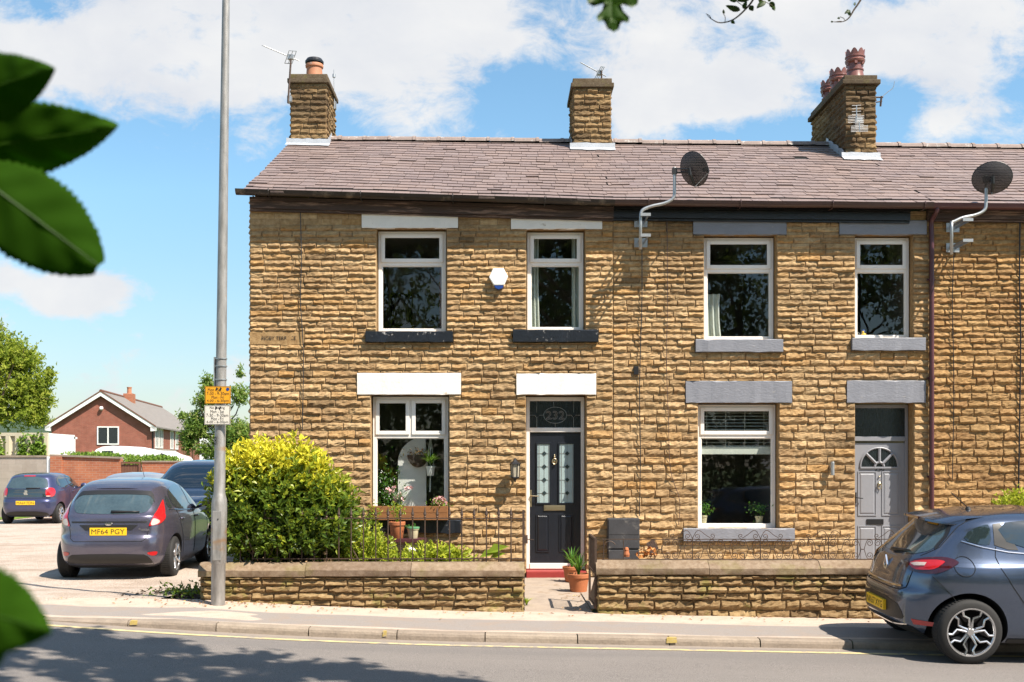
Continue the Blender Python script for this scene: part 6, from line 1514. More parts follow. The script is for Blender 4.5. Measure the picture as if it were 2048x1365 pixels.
# window box
root = thing('window_box', 'stained wooden planter of two planks on the lower left sill', 'planter', (fx(820), YF-.2, fz(1037)))
xa, xb, za, zb2 = fx(741), fx(899), fz(1039), fz(1010); zb2 -= .01; yp0, yp1 = YF-.27, YF-.03; xa += .03; xb -= .02
mb = MB(); hm = (za+zb2)/2
mb.box((xa, yp0, za), (xb, yp0+.02, hm-.003)); mb.box((xa, yp0, hm+.003), (xb, yp0+.02, zb2)); mb.build('front_plank', M['planter_wood'], root, bevel=.004)
mb = MB(); mb.box((xa, yp1-.02, za), (xb, yp1, zb2-.01)); mb.build('back_plank', M['planter_wood'], root)
mb = MB(); mb.box((xa, yp0+.021, za), (xa+.02, yp1-.021, zb2-.002)); mb.box((xb-.02, yp0+.021, za), (xb, yp1-.021, zb2-.002)); mb.build('end_plank', M['planter_wood'], root)
mb = MB(); mb.box((xa+.02, yp0+.021, za), (xb-.02, yp1-.021, zb2-.03)); mb.build('soil', M['soil'], root)
yc = (yp0+yp1)/2; zs_ = zb2-.03
root = thing('flowering_plant', 'grey-green carnation with pink flowers in the window box', 'flowers', (fx(800), yc, zs_), 'flowers in the window box')
mb = MB(); blades(mb, rn, fx(800), yc, zs_, 60, .36, .012, .75); mb.build('foliage', leaf_mat('carnation_leaves', [(.16, .24, .17), (.24, .33, .24)], .25), root)
mb = MB()
for (px_, py_) in ((776, 979), (787, 975), (783, 983), (792, 995), (800, 990), (797, 1000), (813, 978), (821, 976), (779, 986), (803, 998), (790, 1001)):
    c_ = P(px_, py_, yc); n = 16; c = np.array([c_]*n)+rn.normal(size=(n, 3))*.012; leaves(mb, c, rdir(rn, n)+np.array([0, -.5, .4]), rdir(rn, n), .035, .03, rn)
mb.build('flowers', M['petal_pink'], root)
root = thing('flowering_plant', 'rounded russet and cream flowering plant at the right end of the window box', 'flowers', (fx(880), yc, zs_), 'flowers in the window box')
mb = MB(); n = 220; c = np.array([fx(880), yc, zs_+.05])+rn.normal(size=(n, 3))*np.array([.065, .05, .035]); leaves(mb, c, rdir(rn, n)+np.array([0, 0, .5]), rdir(rn, n), .045, .03, rn); mb.build('foliage', M['leaf_hedge'], root)
for mm, sd in (('petal_red', 1), ('petal_pink', 2)):
    mb = MB(); n = 130; v = rdir(rn, n); v[:, 2] = np.abs(v[:, 2]); c = np.array([fx(880), yc, zs_+.05])+v*np.array([.10, .08, .105]); leaves(mb, c, v+rdir(rn, n)*.8, rdir(rn, n), .03, .025, rn); mb.build('flowers', M[mm], root)
root = thing('trailing_plant', 'trailing green sprigs growing at the left end of the window box', 'plant', (fx(750), yc, zs_))
mb = MB()
for k in range(16):
    p0 = Vector((fx(738+rn.uniform(0, 22)), yc-.1+rn.uniform(-.1, .05), zs_-rn.uniform(0, .30))); n = 14; c = np.array([p0]*n)+rn.normal(size=(n, 3))*.045; leaves(mb, c, rdir(rn, n)+np.array([0, 0, .5]), rdir(rn, n), .06, .025, rn)
mb.build('foliage', M['leaf_low'], root)
# bits on the front yard by the meter box
root = thing('ridge_tile_scrap', 'brown square tile leaning behind the scrolled railings by the meter box', 'tile', tuple(P(1303, 1110, 15.2)))
mb = MB(); c = P(1304, 1093, 15.2); d = [(-.075, .03), (.03, .09), (.085, -.04), (-.02, -.10)]; mb.prism([(c.x+a_, 15.2, c.z+b_) for a_, b_ in d], (0, .03, .01)); mb.build('slab', M['brown_wood'], root)
for (px_, py_, lab) in ((1253, 1106, 'small red clay figure behind the scrolled railings'), (1293, 1106, 'orange autumn leaves caught behind the scrolled railings')):
    c = P(px_, py_, 13.6); mb = MB()
    if px_ < 1260: mb.lathe([(.035, -.05), (.04, -.02), (.028, .02), (.03, .04), (.02, .065), (.004, .07)], tuple(c), seg=10); tag(mb.build('clay_figure', M['terracotta']), lab, 'ornament')
    else: n = 40; cc = np.array([c]*n)+rn.normal(size=(n, 3))*np.array([.06, .03, .03]); leaves(mb, cc, rdir(rn, n), rdir(rn, n), .06, .04, rn); tag(mb.build('dry_leaf_pile', mat('orange_leaf', (.55, .22, .05), .7)), lab, 'leaves')

# ------------------------------------------------------------------ seen through the windows
def curtain(label, xa, xb, za, zb, y, m='curtain', group='curtains at the upper windows', waves=3):
    mb = MB(); n = 28
    mb.grid(lambda a, b: (xa+(xb-xa)*a*(1-.12*math.sin(b*2.5)), y+.03*math.sin(a*waves*6.28)+.01*math.sin(b*3), za+(zb-za)*b), n, 8); tag(mb.build('curtain', M[m], smooth=True), label, 'curtain', group)
curtain('pale curtain at the left side of the narrow window above the black door', fx(1058), fx(1081), O['ur'][2]+.03, O['ur'][3], YF+.30)
curtain('pale curtain at the right side of the narrow window above the black door', fx(1146), fx(1164), O['ur'][2]+.03, O['ur'][3], YF+.30, waves=2)
curtain('dull pink curtain edge in the upper left window', fx(876), fx(888), O['ul'][2]+.03, O['ul'][3], YF+.30, 'pink_curtain', waves=1)
curtain('short white curtain low in the upper window nearest the left satellite dish', fx(1414), fx(1452), O2['ul'][2]+.03, O2['ul'][2]+.75, YF+.34, 'curtain', waves=3)
root = thing('picture_frame', 'dark picture frame on the back wall of the upper left room', 'picture', tuple(P(803, 650, YF+3.1)))
mb = MB(); a, b = P(782, 655, YF+3.1), P(824, 588, YF+3.1); mb.frame(a.x, b.x, a.z, b.z, .06, YF+3.10, YF+3.14); mb.build('frame', M['under'], root)
mb = MB(); mb.box((a.x+.06, YF+3.115, a.z+.06), (b.x-.06, YF+3.13, b.z-.06)); mb.build('picture', M['room_wall'], root)
ya = YF+.42                                             # white arched alcove wall in the lower left room
mb = MB(); pl = []
A = lambda x, y: P(x, y, ya)
out = [A(796, 1040), A(796, 925)] + [A(853-57*math.cos(t), 925-52*math.sin(t)) for t in [R(8*k) for k in range(1, 12)]] + [A(853, 1040)]
mb.prism(out, (0, .05, 0)); arch = mb.build('alcove_wall', M['plaster'], H232)
root = thing('wall_basket', 'brown half round wall basket on the white arch inside the lower left window', 'basket', tuple(A(836, 935)))
mb = MB(); c = A(836, 910); n = 14
for i in range(n): pass
mb.grid(lambda a, b: (c.x+.17*math.cos(math.pi*a)*math.sin(b*1.57), ya-.002-.13*math.sin(math.pi*a)*math.sin(b*1.57), c.z-.20*math.cos(b*1.57)), 14, 6); mb.build('bowl', M['brown_wood'], root, smooth=True)
mb = MB(); nn = 60; cc = np.array([c])+rn.normal(size=(nn, 3))*np.array([.09, .03, .03])+np.array([0, -.07, .03]); leaves(mb, cc, rdir(rn, nn), rdir(rn, nn), .06, .02, rn); mb.build('dried_stems', M['dry_leaf'], root)
root = thing('hanging_planter', 'spider plant in a white pot hanging on white cords inside the lower left window', 'hanging plant', tuple(P(860, 952, YF+.27)))
yh = YF+.27; q = lambda x, y: P(x, y, yh)
mb = MB()
for dx_ in (-.055, 0, .055): c = q(861, 934); mb.tube([q(861, 868), (c.x+dx_, yh-.03, c.z)], .0045, 5)
mb.tube([q(861, 952), q(860, 984)], [.009, .014], 6); mb.build('cord', M['curtain'], root)
mb = MB(); c = q(861, 952); pot_shape(mb, c.x, yh, c.z, .070, .15, 0, .75); mb.build('pot', M['white_box'], root, smooth='auto')
mb = MB(); c = q(861, 934); blades(mb, rn, c.x, yh, c.z, 70, .34, .020, 1.1, 5, .9); mb.build('foliage', M['leaf_fern'], root)
root = thing('house_plant', 'white-flowered bush standing inside the lower left window', 'house plant', tuple(P(770, 1010, YF+.34)))
mb = MB(); c = P(772, 985, YF+.34); n = 420; v = rn.normal(size=(n, 3))*np.array([.11, .07, .22]); leaves(mb, np.array([c])+v, rdir(rn, n)+np.array([0, 0, .4]), rdir(rn, n), .07, .025, rn); mb.build('foliage', M['leaf_fern'], root)
mb = MB(); n = 60; v = rn.normal(size=(n, 3))*np.array([.11, .05, .16]); leaves(mb, np.array([c])+v+np.array([0, -.06, .08]), rdir(rn, n), rdir(rn, n), .025, .02, rn); mb.build('flowers', M['white_box'], root)
# blind and sill plants of the grey-linteled house
a, b, c0, d0 = O2['lw']; root = thing('window_blind', 'half raised white slatted blind in the lower window between the grey door and lintel', 'blind', (a, YF+.27, d0))
root['label'] = 'half raised slatted blind in the lower window under the grey lintel'
mb = MB(); zl = fz(905)
for k in range(13): z = d0-.10-k*.051; mb.add([(a+.06, YF+.215, z), (b-.06, YF+.215, z), (b-.06, YF+.250, z+.012), (a+.06, YF+.250, z+.012)], [(0,1,2,3)])
mb.build('slats', M['curtain'], root)
mb = MB(); mb.box((a+.06, YF+.205, zl-.03), (b-.06, YF+.26, zl+.09)); mb.build('stacked_slats', M['curtain'], root, bevel=.006)
mb = MB()
for t in (.14, .38, .62, .86): x = a+(b-a)*t; mb.tube([(x, YF+.21, d0-.06), (x, YF+.21, zl)], .003, 4)
mb.build('ladder_cord', M['curtain'], root)
zsill = c0+.055
mb = MB(); mb.box((a+.02, YF+.205, c0), (b-.02, YF+.42, zsill)); mb.build('window_board', M['white_box'], H230)
potted('potted_plant', 'bright green fern in a tan pot at the left end of the lower right window', fx(1413), YF+.29, zsill, .068, .13, 'planter_tan' if 'planter_tan' in M else 'cream_glaze', 'fern', 'pots inside the lower right window')
potted('potted_plant', 'dark green fern in a tan pot at the right end of the lower right window', fx(1527), YF+.29, zsill, .062, .12, 'cream_glaze', 'fern', 'pots inside the lower right window')
a, b, c0, d0 = O2['ur']; zsill = c0+.055; mb = MB(); mb.box((a+.02, YF+.205, c0), (b-.02, YF+.42, zsill)); mb.build('window_board', M['white_box'], H230)
mb = MB(); x = fx(1722); mb.sphere((x, YF+.28, zsill+.045), .045, 12); mb.sphere((x, YF+.28, zsill+.095), .012, 8); mb.tube([(x-.04, YF+.28, zsill+.04), (x-.075, YF+.28, zsill+.08)], .008, 6); mb.tube([(x+.04, YF+.28, zsill+.07), (x+.075, YF+.28, zsill+.05), (x+.045, YF+.28, zsill+.02)], .006, 6); tag(mb.build('teapot', M['galv'], smooth=True), 'small grey teapot on the sill of the upper right window', 'teapot')
mb = MB(); x = fx(1739); mb.sphere((x, YF+.27, zsill+.03), .034, 12, sc=(1.2, 1, .9)); mb.sphere((x-.01, YF+.27, zsill+.07), .02, 10); tag(mb.build('rubber_duck', M['plate_yellow'], smooth=True), 'yellow rubber duck on the sill of the upper right window', 'toy')
mb = MB(); mb.sphere((fx(1741), YF+.33, zsill+.09), .03, 10); mb.lathe([(.03, 0), (.02, .06), (.02, .09)], (fx(1741), YF+.33, zsill), seg=12); tag(mb.build('bottle', M['blue_plastic'], smooth=True), 'blue bottle behind the yellow duck in the upper right window', 'bottle')
# ------------------------------------------------------------------ shrubs and trees
def twig_clusters(mb, rng, centres, outs, n_leaf, L, W_, tints, spread=.55, jit=.25, m=0):
    """a whorl of leaves at each twig end"""
    C_ = np.repeat(centres, n_leaf, 0); O_ = np.repeat(outs, n_leaf, 0); n = len(C_)
    d = O_+rdir(rng, n)*spread*1.6; d /= np.linalg.norm(d, axis=1, keepdims=True)
    c = C_ - O_*rng.uniform(0, jit, (n, 1)) + rdir(rng, n)*L*.15
    t = np.clip(np.repeat(tints, n_leaf)+rng.normal(size=n)*.12, 0, 1)
    leaves(mb, c, d, O_+rdir(rng, n)*.5, L*rng.uniform(.6, 1.2, n), W_*rng.uniform(.7, 1.2, n), rng, m, t)
def stems(mb, rng, base, ends, r0, kinks=3, m=0):
    for e in ends:
        b = Vector(base)+Vector((rng.normal()*.12, rng.normal()*.08, 0)); e = Vector(e); p = [b+(e-b)*(i/kinks)+Vector(rng.normal(size=3)*.06*math.sin(math.pi*i/kinks)) for i in range(kinks+1)]
        mb.tube(p, [r0*(1-.75*i/kinks) for i in range(kinks+1)], 5, m)
rng = np.random.default_rng(12)
def shrub(name, label, blobs, n, L, W_, leafm, base, tintf, group=None, nleaf=9, stem_n=26, shell=.35):
    root = thing(name, label, 'shrub', base, group); mb = MB(); allc = []; allo = []; tot = sum(b[3] for b in blobs)
    for (c, r, _, wgt) in blobs:
        k = int(n*wgt/tot); v = rdir(rng, k); rad = rng.uniform(shell, 1.0, (k, 1))**.45
        lump = np.array([1+.13*noise.noise(Vector(q)*2.3+Vector(c))+.08*noise.noise(Vector(q)*6+Vector(c)) for q in v])[:, None]
        allc.append(np.array(c)+v*np.array(r)*rad*lump); allo.append(v*.7+np.array([0, -.15, .45]))
    c = np.concatenate(allc); o = np.concatenate(allo); o /= np.linalg.norm(o, axis=1, keepdims=True)
    ok = c[:, 2] > base[2]+.02; c, o = c[ok], o[ok]
    twig_clusters(mb, rng, c, o, nleaf, L, W_, np.array([tintf(p, q) for p, q in zip(c, o)])); mb.build('foliage', leafm, root)
    mb = MB(); idx = rng.choice(len(c), min(stem_n, len(c)), replace=False); stems(mb, rng, base, c[idx], .016); mb.build('stems', M['bark'], root)
    return root
YH = 13.50; q = lambda x, y, Y=YH: P(x, y, Y)
b1 = [(tuple(q(545, 985)), (.86, .60, .75), 0, 1.0), (tuple(q(505, 945)), (.42, .45, .38), 0, .25), (tuple(q(600, 950)), (.42, .45, .38), 0, .25), (tuple(P(560, 1062, 13.05)), (.80, .16, .34), 0, .20), (tuple(P(475, 1045, 13.05)), (.28, .16, .36), 0, .10), (tuple(q(625, 1010)), (.60, .55, .52), 0, .55), (tuple(q(480, 1005)), (.42, .5, .68), 0, .45), (tuple(q(560, 1070)), (.85, .55, .42), 0, .55), (tuple(q(665, 1045)), (.38, .45, .45), 0, .3)]
zt_hi = q(0, 870).z
def t_big(p, o):
    # new growth on the upper, outer shoots is yellow; older leaves below are green
    hgt = (p[2]-q(0, 985).z)/(zt_hi-q(0, 985).z); out = o[2]
    return .16+.15*rng.normal()+.95*min(1, max(0, hgt*1.0+.22))*(.6+.5*out)*(1 if rng.random() < .82 else .3)
shrub('shrub', 'large rounded shrub, yellow new leaves on top, left of the lower window', b1, 3600, .092, .042, M['leaf_shrub'], (q(555, 0).x, YH, .15), t_big, 'shrubs in the front garden', 8, 60, .30)
YL = 13.75; q2 = lambda x, y: P(x, y, YL)
shrub('shrub', 'low yellow-green shrub behind the railings right beside the large shrub', [(tuple(q2(722, 1095)), (.46, .32, .34), 0, 1), (tuple(q2(690, 1105)), (.30, .28, .22), 0, .5), (tuple(q2(765, 1110)), (.28, .25, .16), 0, .4)], 1000, .052, .027, M['leaf_low'], (q2(720, 0).x, YL, .2), lambda p, o: .72+.22*rng.normal(), 'shrubs in the front garden', 8, 16)
shrub('shrub', 'flat yellow-green shrub behind the railings below the small cream pot', [(tuple(q2(860, 1113)), (.40, .28, .20), 0, 1), (tuple(q2(905, 1112)), (.28, .24, .16), 0, .4)], 460, .078, .036, M['leaf_low'], (q2(870, 0).x, YL, .3), lambda p, o: .75+.2*rng.normal(), 'shrubs in the front garden', 6, 10)
root = thing('broad_leaf_plant', 'single plant with broad pale green leaves near the right end of the spiked railings', 'plant', tuple(q2(985, 1122)))
mb = MB()
for (dx_, dz_, L_, W__) in ((.02, .10, .30, .14), (-.06, .05, .24, .12), (.07, .04, .2, .1)):
    c = q2(985, 1118); leaves(mb, np.array([[c.x-.1+dx_, YL, c.z+dz_-.03]]), np.array([[.9, -.1, .35]]), np.array([[-.3, -.75, .6]]), L_, W__, rng, 0, np.array([.35]))
mb.build('foliage', M['leaf_low'], root)
shrub('shrub', 'yellow-leaved shrub showing above the steel-blue car', [(tuple(P(2035, 1005, 15.2)), (.36, .3, .22), 0, 1)], 220, .07, .03, M['leaf_low'], (P(2035, 0, 15.2).x, 15.2, .1), lambda p, o: .8+.2*rng.normal(), None, 7, 12)
root = thing('weed', 'small green weed at the foot of the left garden wall end by the path', 'plant', (P(1052, 0, 13.2).x, 13.2, .05)); mb = MB(); blades(mb, rn, P(1053, 0, 13.6).x, 13.6, .05, 22, .13, .018, .8); mb.build('foliage', M['leaf_low'], root)
root = thing('weed', 'ragged weeds and litter of twigs at the left end of the garden wall', 'plant', (P(380, 0, 13.3).x, 13.3, .12)); mb = MB()
n = 260; c = np.stack([rng.normal(P(372, 0, 13.6).x, .22, n), rng.normal(13.7, .25, n), .16+np.abs(rng.normal(0, .06, n))], 1); leaves(mb, c, rdir(rng, n)+np.array([0, 0, .3]), rdir(rng, n), .07, .03, rng, 0, rng.uniform(0, .35, n)); mb.build('foliage', M['leaf_shrub'], root)
mb = MB(); n = 420; c = np.stack([rng.normal(P(360, 0, 13.6).x, .42, n), rng.normal(13.75, .30, n), .135+np.abs(rng.normal(0, .03, n))], 1); leaves(mb, c, rdir(rng, n)*np.array([1, 1, .3]), rdir(rng, n)*.3+np.array([0, 0, 1]), rng.uniform(.03, .09, n), .03, rng, 0, rng.uniform(0, .4, n)); stuff(mb.build('dead_twigs', M['bark'], root))

def tree(name, label, base, trunk_top, r0, blobs, n, L, W_, leafm, group=None, nleaf=7, limbs=14, tint=(.45, .25), trunk_parts=True, spread=.8, shell=.25, lr=.38, clear=False):
    root = thing(name, label, 'tree', base, group); mb = MB(); cs = []; os_ = []; tot = sum(b[2] for b in blobs)
    for (c, r, w) in blobs:
        k = max(3, int(n*w/tot)); v = rdir(rng, k); rad = rng.uniform(shell, 1, (k, 1))**.5
        lump = np.array([1+.30*noise.noise(Vector(q_)*1.9+Vector(c))+.2*noise.noise(Vector(q_)*5+Vector(c)) for q_ in v])[:, None]
        cs.append(np.array(c)+v*np.array(r)*rad*lump); os_.append(v*.8+np.array([0, 0, .25]))
    c = np.concatenate(cs); o = np.concatenate(os_); o /= np.linalg.norm(o, axis=1, keepdims=True)
    if clear: k_ = c[:, 2] > EYE+.47*np.maximum(c[:, 1], 0)+.7; c, o = c[k_], o[k_]
    tt = np.clip(rng.normal(tint[0], tint[1], len(c)), 0, 1)
    twig_clusters(mb, rng, c, o, nleaf, L, W_, tt, spread, L*3); mb.build('crown', leafm, root)
    mb = MB(); b = Vector(base); tp = Vector(trunk_top); k = 6
    mb.tube([b+(tp-b)*(i/k)+Vector((.06*math.sin(i*1.7), .05*math.cos(i*2.1), 0))*r0*4 for i in range(k+1)], [r0*(1.25 if i == 0 else 1-.55*i/k) for i in range(k+1)], 10)
    idx = rng.choice(len(c), min(limbs, len(c)), replace=False)
    for i in idx:
        s_ = b+(tp-b)*rng.uniform(.45, 1.0); e = Vector(c[i]); m_ = (s_+e)/2+Vector(rng.normal(size=3)*.12*(e-s_).length); mb.tube([s_, m_, e], [r0*lr, r0*lr*.5, r0*.04], 6)
    mb.build('trunk', M['bark'], root); return root
Yt = 44; q = lambda x, y, Y=Yt: P(x, y, Y)
tree('broadleaf_tree', 'large sunlit broadleaf tree at the left edge behind the cream container', (q(-60, 0).x, Yt, 0), tuple(q(-40, 760)), .28,
     [(tuple(q(-40, 760)), (2.7, 2.2, 2.4), 1.0), (tuple(q(35, 800)), (1.55, 1.4, 1.3), .5), (tuple(q(10, 710)), (1.2, 1.3, 1.1), .42), (tuple(q(70, 770)), (.9, .8, .8), .25), (tuple(q(55, 720)), (.7, .8, .6), .14), (tuple(q(85, 800)), (.55, .6, .5), .14), (tuple(q(100, 745)), (.30, .3, .14), .035), (tuple(q(75, 835)), (.6, .8, .5), .15), (tuple(q(-20, 660)), (.8, .8, .7), .15)], 2600, .17, .085, M['leaf_tree'], 'trees behind the yard', 8, 20)
Ym = 47; q = lambda x, y, Y=Ym: P(x, y, Y)
tree('broadleaf_tree', 'loose feathery pale green tree behind the lamp post', (q(445, 0).x, Ym, 0), tuple(q(440, 830)), .16,
     [(tuple(q(425, 800)), (.85, .9, .75), .5), (tuple(q(470, 870)), (1.1, 1.0, .85), .8), (tuple(q(395, 850)), (.75, .8, .8), .45), (tuple(q(480, 790)), (.55, .6, .55), .18), (tuple(q(415, 765)), (.35, .4, .55), .12), (tuple(q(375, 880)), (.45, .5, .7), .25), (tuple(q(480, 745)), (.2, .2, .35), .035), (tuple(q(440, 900)), (1.2, 1.0, .6), .5), (tuple(q(365, 830)), (.35, .3, .2), .05)], 2500, .15, .07, M['leaf_tree2'], 'trees behind the yard', 7, 26)
# the street trees on the near side: their leaves shade the road and show in the windows
def near_tree(x, y, h, r, n, lab):
    bl = [((x+rng.normal()*r*.4, y+rng.normal()*r*.3, h*.30+rng.uniform(0, .60)*h), (r*rng.uniform(.5, .8), r*rng.uniform(.45, .7), h*rng.uniform(.14, .22)), 1) for _ in range(10)]
    tree('street_tree', lab, (x, y, 0), (x, y, h*.55), .2, bl, n, .19, .12, M['leaf_dark'], 'trees on the near side of the road', 8, 8)
for (x, y, h, r) in ((-9.5, -7, 13, 3.8), (-5.0, -9, 12.5, 3.6), (-.5, -7.5, 14, 3.8), (4.5, -9.5, 13, 3.6), (9.0, -7.5, 14.5, 4.0), (14.0, -9, 13.5, 3.8), (19.0, -8, 14, 4)):
    near_tree(x, y, h, r, 1500, 'dark leafy tree on the near side of the road, mirrored in the windows')
rng = np.random.default_rng(77)
# a limb reaching over the road from a tree beside the camera, shading the lower left
edge = [(-9, 11.3), (-4.2, 11.10), (-3.4, 10.85), (-2.7, 10.42), (-1.7, 10.15), (-.7, 9.6), (-.1, 9.25), (.6, 8.9), (1.8, 8.4), (3.5, 7.6)]
bl = []; hh = 7.6
for (gx, gy) in [(rng.uniform(-9.5, 2.0), None) for _ in range(300)]:
    ey = np.interp(gx, [e[0] for e in edge], [e[1] for e in edge]); gy = ey-.25-abs(rng.normal())*.95
    h = hh+rng.uniform(-.6, 1.2); bl.append(((gx+.57*h, gy-.45*h, h), (.32, .30, .12), 1))
for gx, gy in ((-4.1, 11.0), (-3.3, 10.7), (-2.2, 10.22), (-1.3, 9.85), (-.35, 9.35)): bl.append(((gx+.57*hh, gy-.45*hh, hh), (.32, .10, .06), .5))
tree('street_tree', 'overhanging street tree whose leaf shadows fall on the road at lower left', (3.2, -1.2, 0), (2.2, 2.2, 7.6), .22, bl, 7500, .15, .10, M['leaf_dark'], 'trees on the near side of the road', 8, 14, spread=1.0, shell=.1, lr=.2, clear=True)

root = thing('hedge', 'tall dark hedge on the near side of the road, mirrored in the lower windows', 'hedge', (5, -5.2, 0))
mb = MB(); n = 22000; xs = rng.uniform(-13, 24, n); zs = rng.uniform(0, 1, n)**.8*(4.6+np.array([.8*noise.noise(Vector((x*.7, 0, 0))) for x in xs])); c = np.stack([xs, -5.2+rng.normal(size=n)*.35, zs], 1)
leaves(mb, c, rdir(rng, n)+np.array([0, 0, .4]), rdir(rng, n), .26, .17, rng); mb.build('foliage', M['leaf_dark'], root)
mb = MB()
for k in range(60): x = -13+37*k/60; mb.tube([(x, -5.3, 0), (x+rng.normal()*.2, -5.3, 1.4), (x+rng.normal()*.4, -5.3+rng.normal()*.2, 2.6)], [.04, .03, .01], 5)
mb.build('stems', M['bark'], root)
# ------------------------------------------------------------------ beyond the yard
mb = MB(); mb.grid(lambda a, b: (-340+480*a, 620+60*b, -2+b*(30+14*noise.noise(Vector((a*7, 0, 0)))+9*noise.noise(Vector((a*23, 3, 0)))+4*noise.noise(Vector((a*80, 5, 0))))), 200, 8); structure(mb.build('hills', M['hill'], smooth=True))
Yw = 35.0; q = lambda x, y, Y=Yw: P(x, y, Y)
root = thing('boundary_wall', 'grey block boundary wall at far left with a pale end post', 'wall', tuple(q(40, 1045)), 'walls round the yard')
mb = MB(); a = q(-420, 0).x; b = q(94, 0).x; zt = q(0, 915).z; mb.box((a, Yw, -.3), (b, Yw+.2, zt)); mb.build('blockwork', M['block'], root)
mb = MB(); mb.box((a, Yw-.03, zt), (b, Yw+.23, zt+.06)); mb.build('coping', M['kerb'], root)
mb = MB(); mb.box((q(94, 0).x+.002, Yw-.02, -.3), (q(101, 0).x, Yw+.22, zt+.03)); mb.build('end_post', M['plaster'], root)
root = thing('brick_wall', 'orange brick garden wall behind the parked cars', 'wall', tuple(q(170, 1045)), 'walls round the yard')
mb = MB(); a = q(102, 0).x; b = q(241, 0).x; z0, z1 = q(0, 913).z, q(0, 918).z
mb.prism([(a, Yw+.02, -.3), (b, Yw+.02, -.3), (b, Yw+.02, z1), (a, Yw+.02, z0)], (0, .22, 0)); mb.box((a, Yw-.08, -.3), (a+.36, Yw+.0195, z0+.002)); mb.build('brickwork', M['brick_orange'], root)
mb = MB(); mb.prism([(a-.03, Yw-.03, z0+.003), (b, Yw-.03, z1+.003), (b, Yw-.03, z1+.06), (a-.03, Yw-.03, z0+.06)], (0, .31, 0)); mb.build('coping', M['kerb'], root)
root = thing('timber_gate', 'brown timber gate between the two orange brick walls', 'gate', tuple(q(260, 1000)))
for k in range(7):
    mb = MB(); x = q(242, 0).x+.09*k; mb.box((x, Yw+.06, .1), (x+.082, Yw+.09, q(0, 930).z+(.0 if k % 2 else .015))); mb.build('board', M['brown_gate'], root)
mb = MB(); x0_, x1_ = q(241, 0).x, q(281, 0).x; zt = q(0, 926).z; mb.box((x0_, Yw+.02, zt-.03), (x1_, Yw+.055, zt+.03)); mb.box((x1_-.07, Yw+.02, 0), (x1_, Yw+.055, zt-.031)); mb.box((x0_, Yw+.02, zt-.62), (x1_-.071, Yw+.055, zt-.56)); mb.build('gate_frame', M['brown_gate'], root)
root = thing('brick_wall', 'lower orange brick wall right of the timber gate', 'wall', tuple(q(310, 1045)), 'walls round the yard')
mb = MB(); a = q(283, 0).x; b = q(520, 0).x; zt = q(0, 925).z; mb.box((a, Yw+.02, -.3), (b, Yw+.24, zt)); mb.build('brickwork', M['brick_orange'], root)
mb = MB(); mb.box((a, Yw-.01, zt), (b, Yw+.27, zt+.05)); mb.build('coping', M['kerb'], root)
mb = MB(); mb.grid(lambda a, b: (-18+3.2*a, 33.4+1.5*b, .125+.03*noise.noise(Vector((a*9, b*5, 0)))), 20, 8); structure(mb.build('grass_verge', M['leaf_hedge']))
root = thing('hedge', 'clipped bright green hedge behind the orange brick wall', 'hedge', tuple(q(240, 1000, 37)))
mb = MB(); n = 2600; xs = rng.uniform(q(140, 0, 37).x, q(355, 0, 37).x, n); top = np.array([P(0, 906+12*min(1, max(0, ((x*2200/37+1000)-150)/200))+4*noise.noise(Vector((x*1.1, 0, 0))), 37).z for x in xs])
c = np.stack([xs, 37+rng.normal(size=n)*.35, top-np.abs(rng.normal(0, .22, n))], 1); leaves(mb, c, rdir(rng, n)+np.array([0, 0, .6]), rdir(rng, n), .13, .07, rng); mb.build('foliage', M['leaf_hedge'], root)
# cream shipping container
Yc = 39.0; q = lambda x, y, Y=Yc: P(x, y, Y)
root = thing('shipping_container', 'rusty cream corrugated container behind the grey block wall', 'container', tuple(q(0, 930)))
mb = MB(); xr_ = q(97, 0).x; xl = xr_-7; zt = q(0, 867).z; zb = -.2; mb.box((xl, Yc+.06, zb), (xr_, Yc+2.4, zt)); mb.build('body', M['white_van'], root)
mb = MB(); x = xl; k = 0; pts = []
while x < xr_-.08: pts += [(x, 0), (x+.07, .09), (x+.20, .09), (x+.27, 0)]; x += .34
vs = [(p[0], Yc+.05-p[1]*1.4, z) for p in pts for z in (zb, zt-.10)]; mb.add(vs, [(2*i, 2*i+2, 2*i+3, 2*i+1) for i in range(len(pts)-1)]); mb.box((xl, Yc-.05, zt-.10), (xr_, Yc+.05, zt+.02)); mb.box((xr_-.10, Yc-.05, zb), (xr_, Yc+.05, zt-.101)); mb.build('corrugated_side', M['cream_metal'], root)
mb = MB(); mb.box((xr_+.002, Yc+.0, zb), (xr_+.9, Yc+.14, zt-.12)); mb.prism([(xr_+.002, Yc+.02, zt-.12), (xr_+.9, Yc+.02, zt-.2), (xr_+.9, Yc+.02, zt-.13), (xr_+.002, Yc+.02, zt-.03)], (0, .3, 0)); mb.build('end_door', M['white_van'], root)
mb = MB(); a_ = q(43, 870); b_ = q(60, 915); mb.frame(a_.x, b_.x, b_.z, a_.z, .06, Yc-.07, Yc-.03); mb.build('window_frame', M['cream_metal'], root)
mb = MB(); mb.box((a_.x+.06, Yc-.04, b_.z), (b_.x-.06, Yc-.03, a_.z-.06)); mb.build('pane', M['rain_glass'], root)
root = thing('climbing_plant', 'ivy climbing over the cream container', 'climber', tuple(q(60, 930)))
mb = MB(); n = 420; g_ = rng.choice([6, 45, 52, 72, 80, 88, 70], n); c = np.stack([q(0, 0).x+(g_+rng.normal(size=n)*4)*Yc/2200, Yc-.12+rng.normal(size=n)*.04, q(0, 915).z+np.abs(rng.normal(size=n))*.35], 1); leaves(mb, c, rdir(rng, n)+np.array([0, -.6, 0]), rdir(rng, n), .14, .11, rng); mb.build('foliage', M['leaf_hedge'], root)
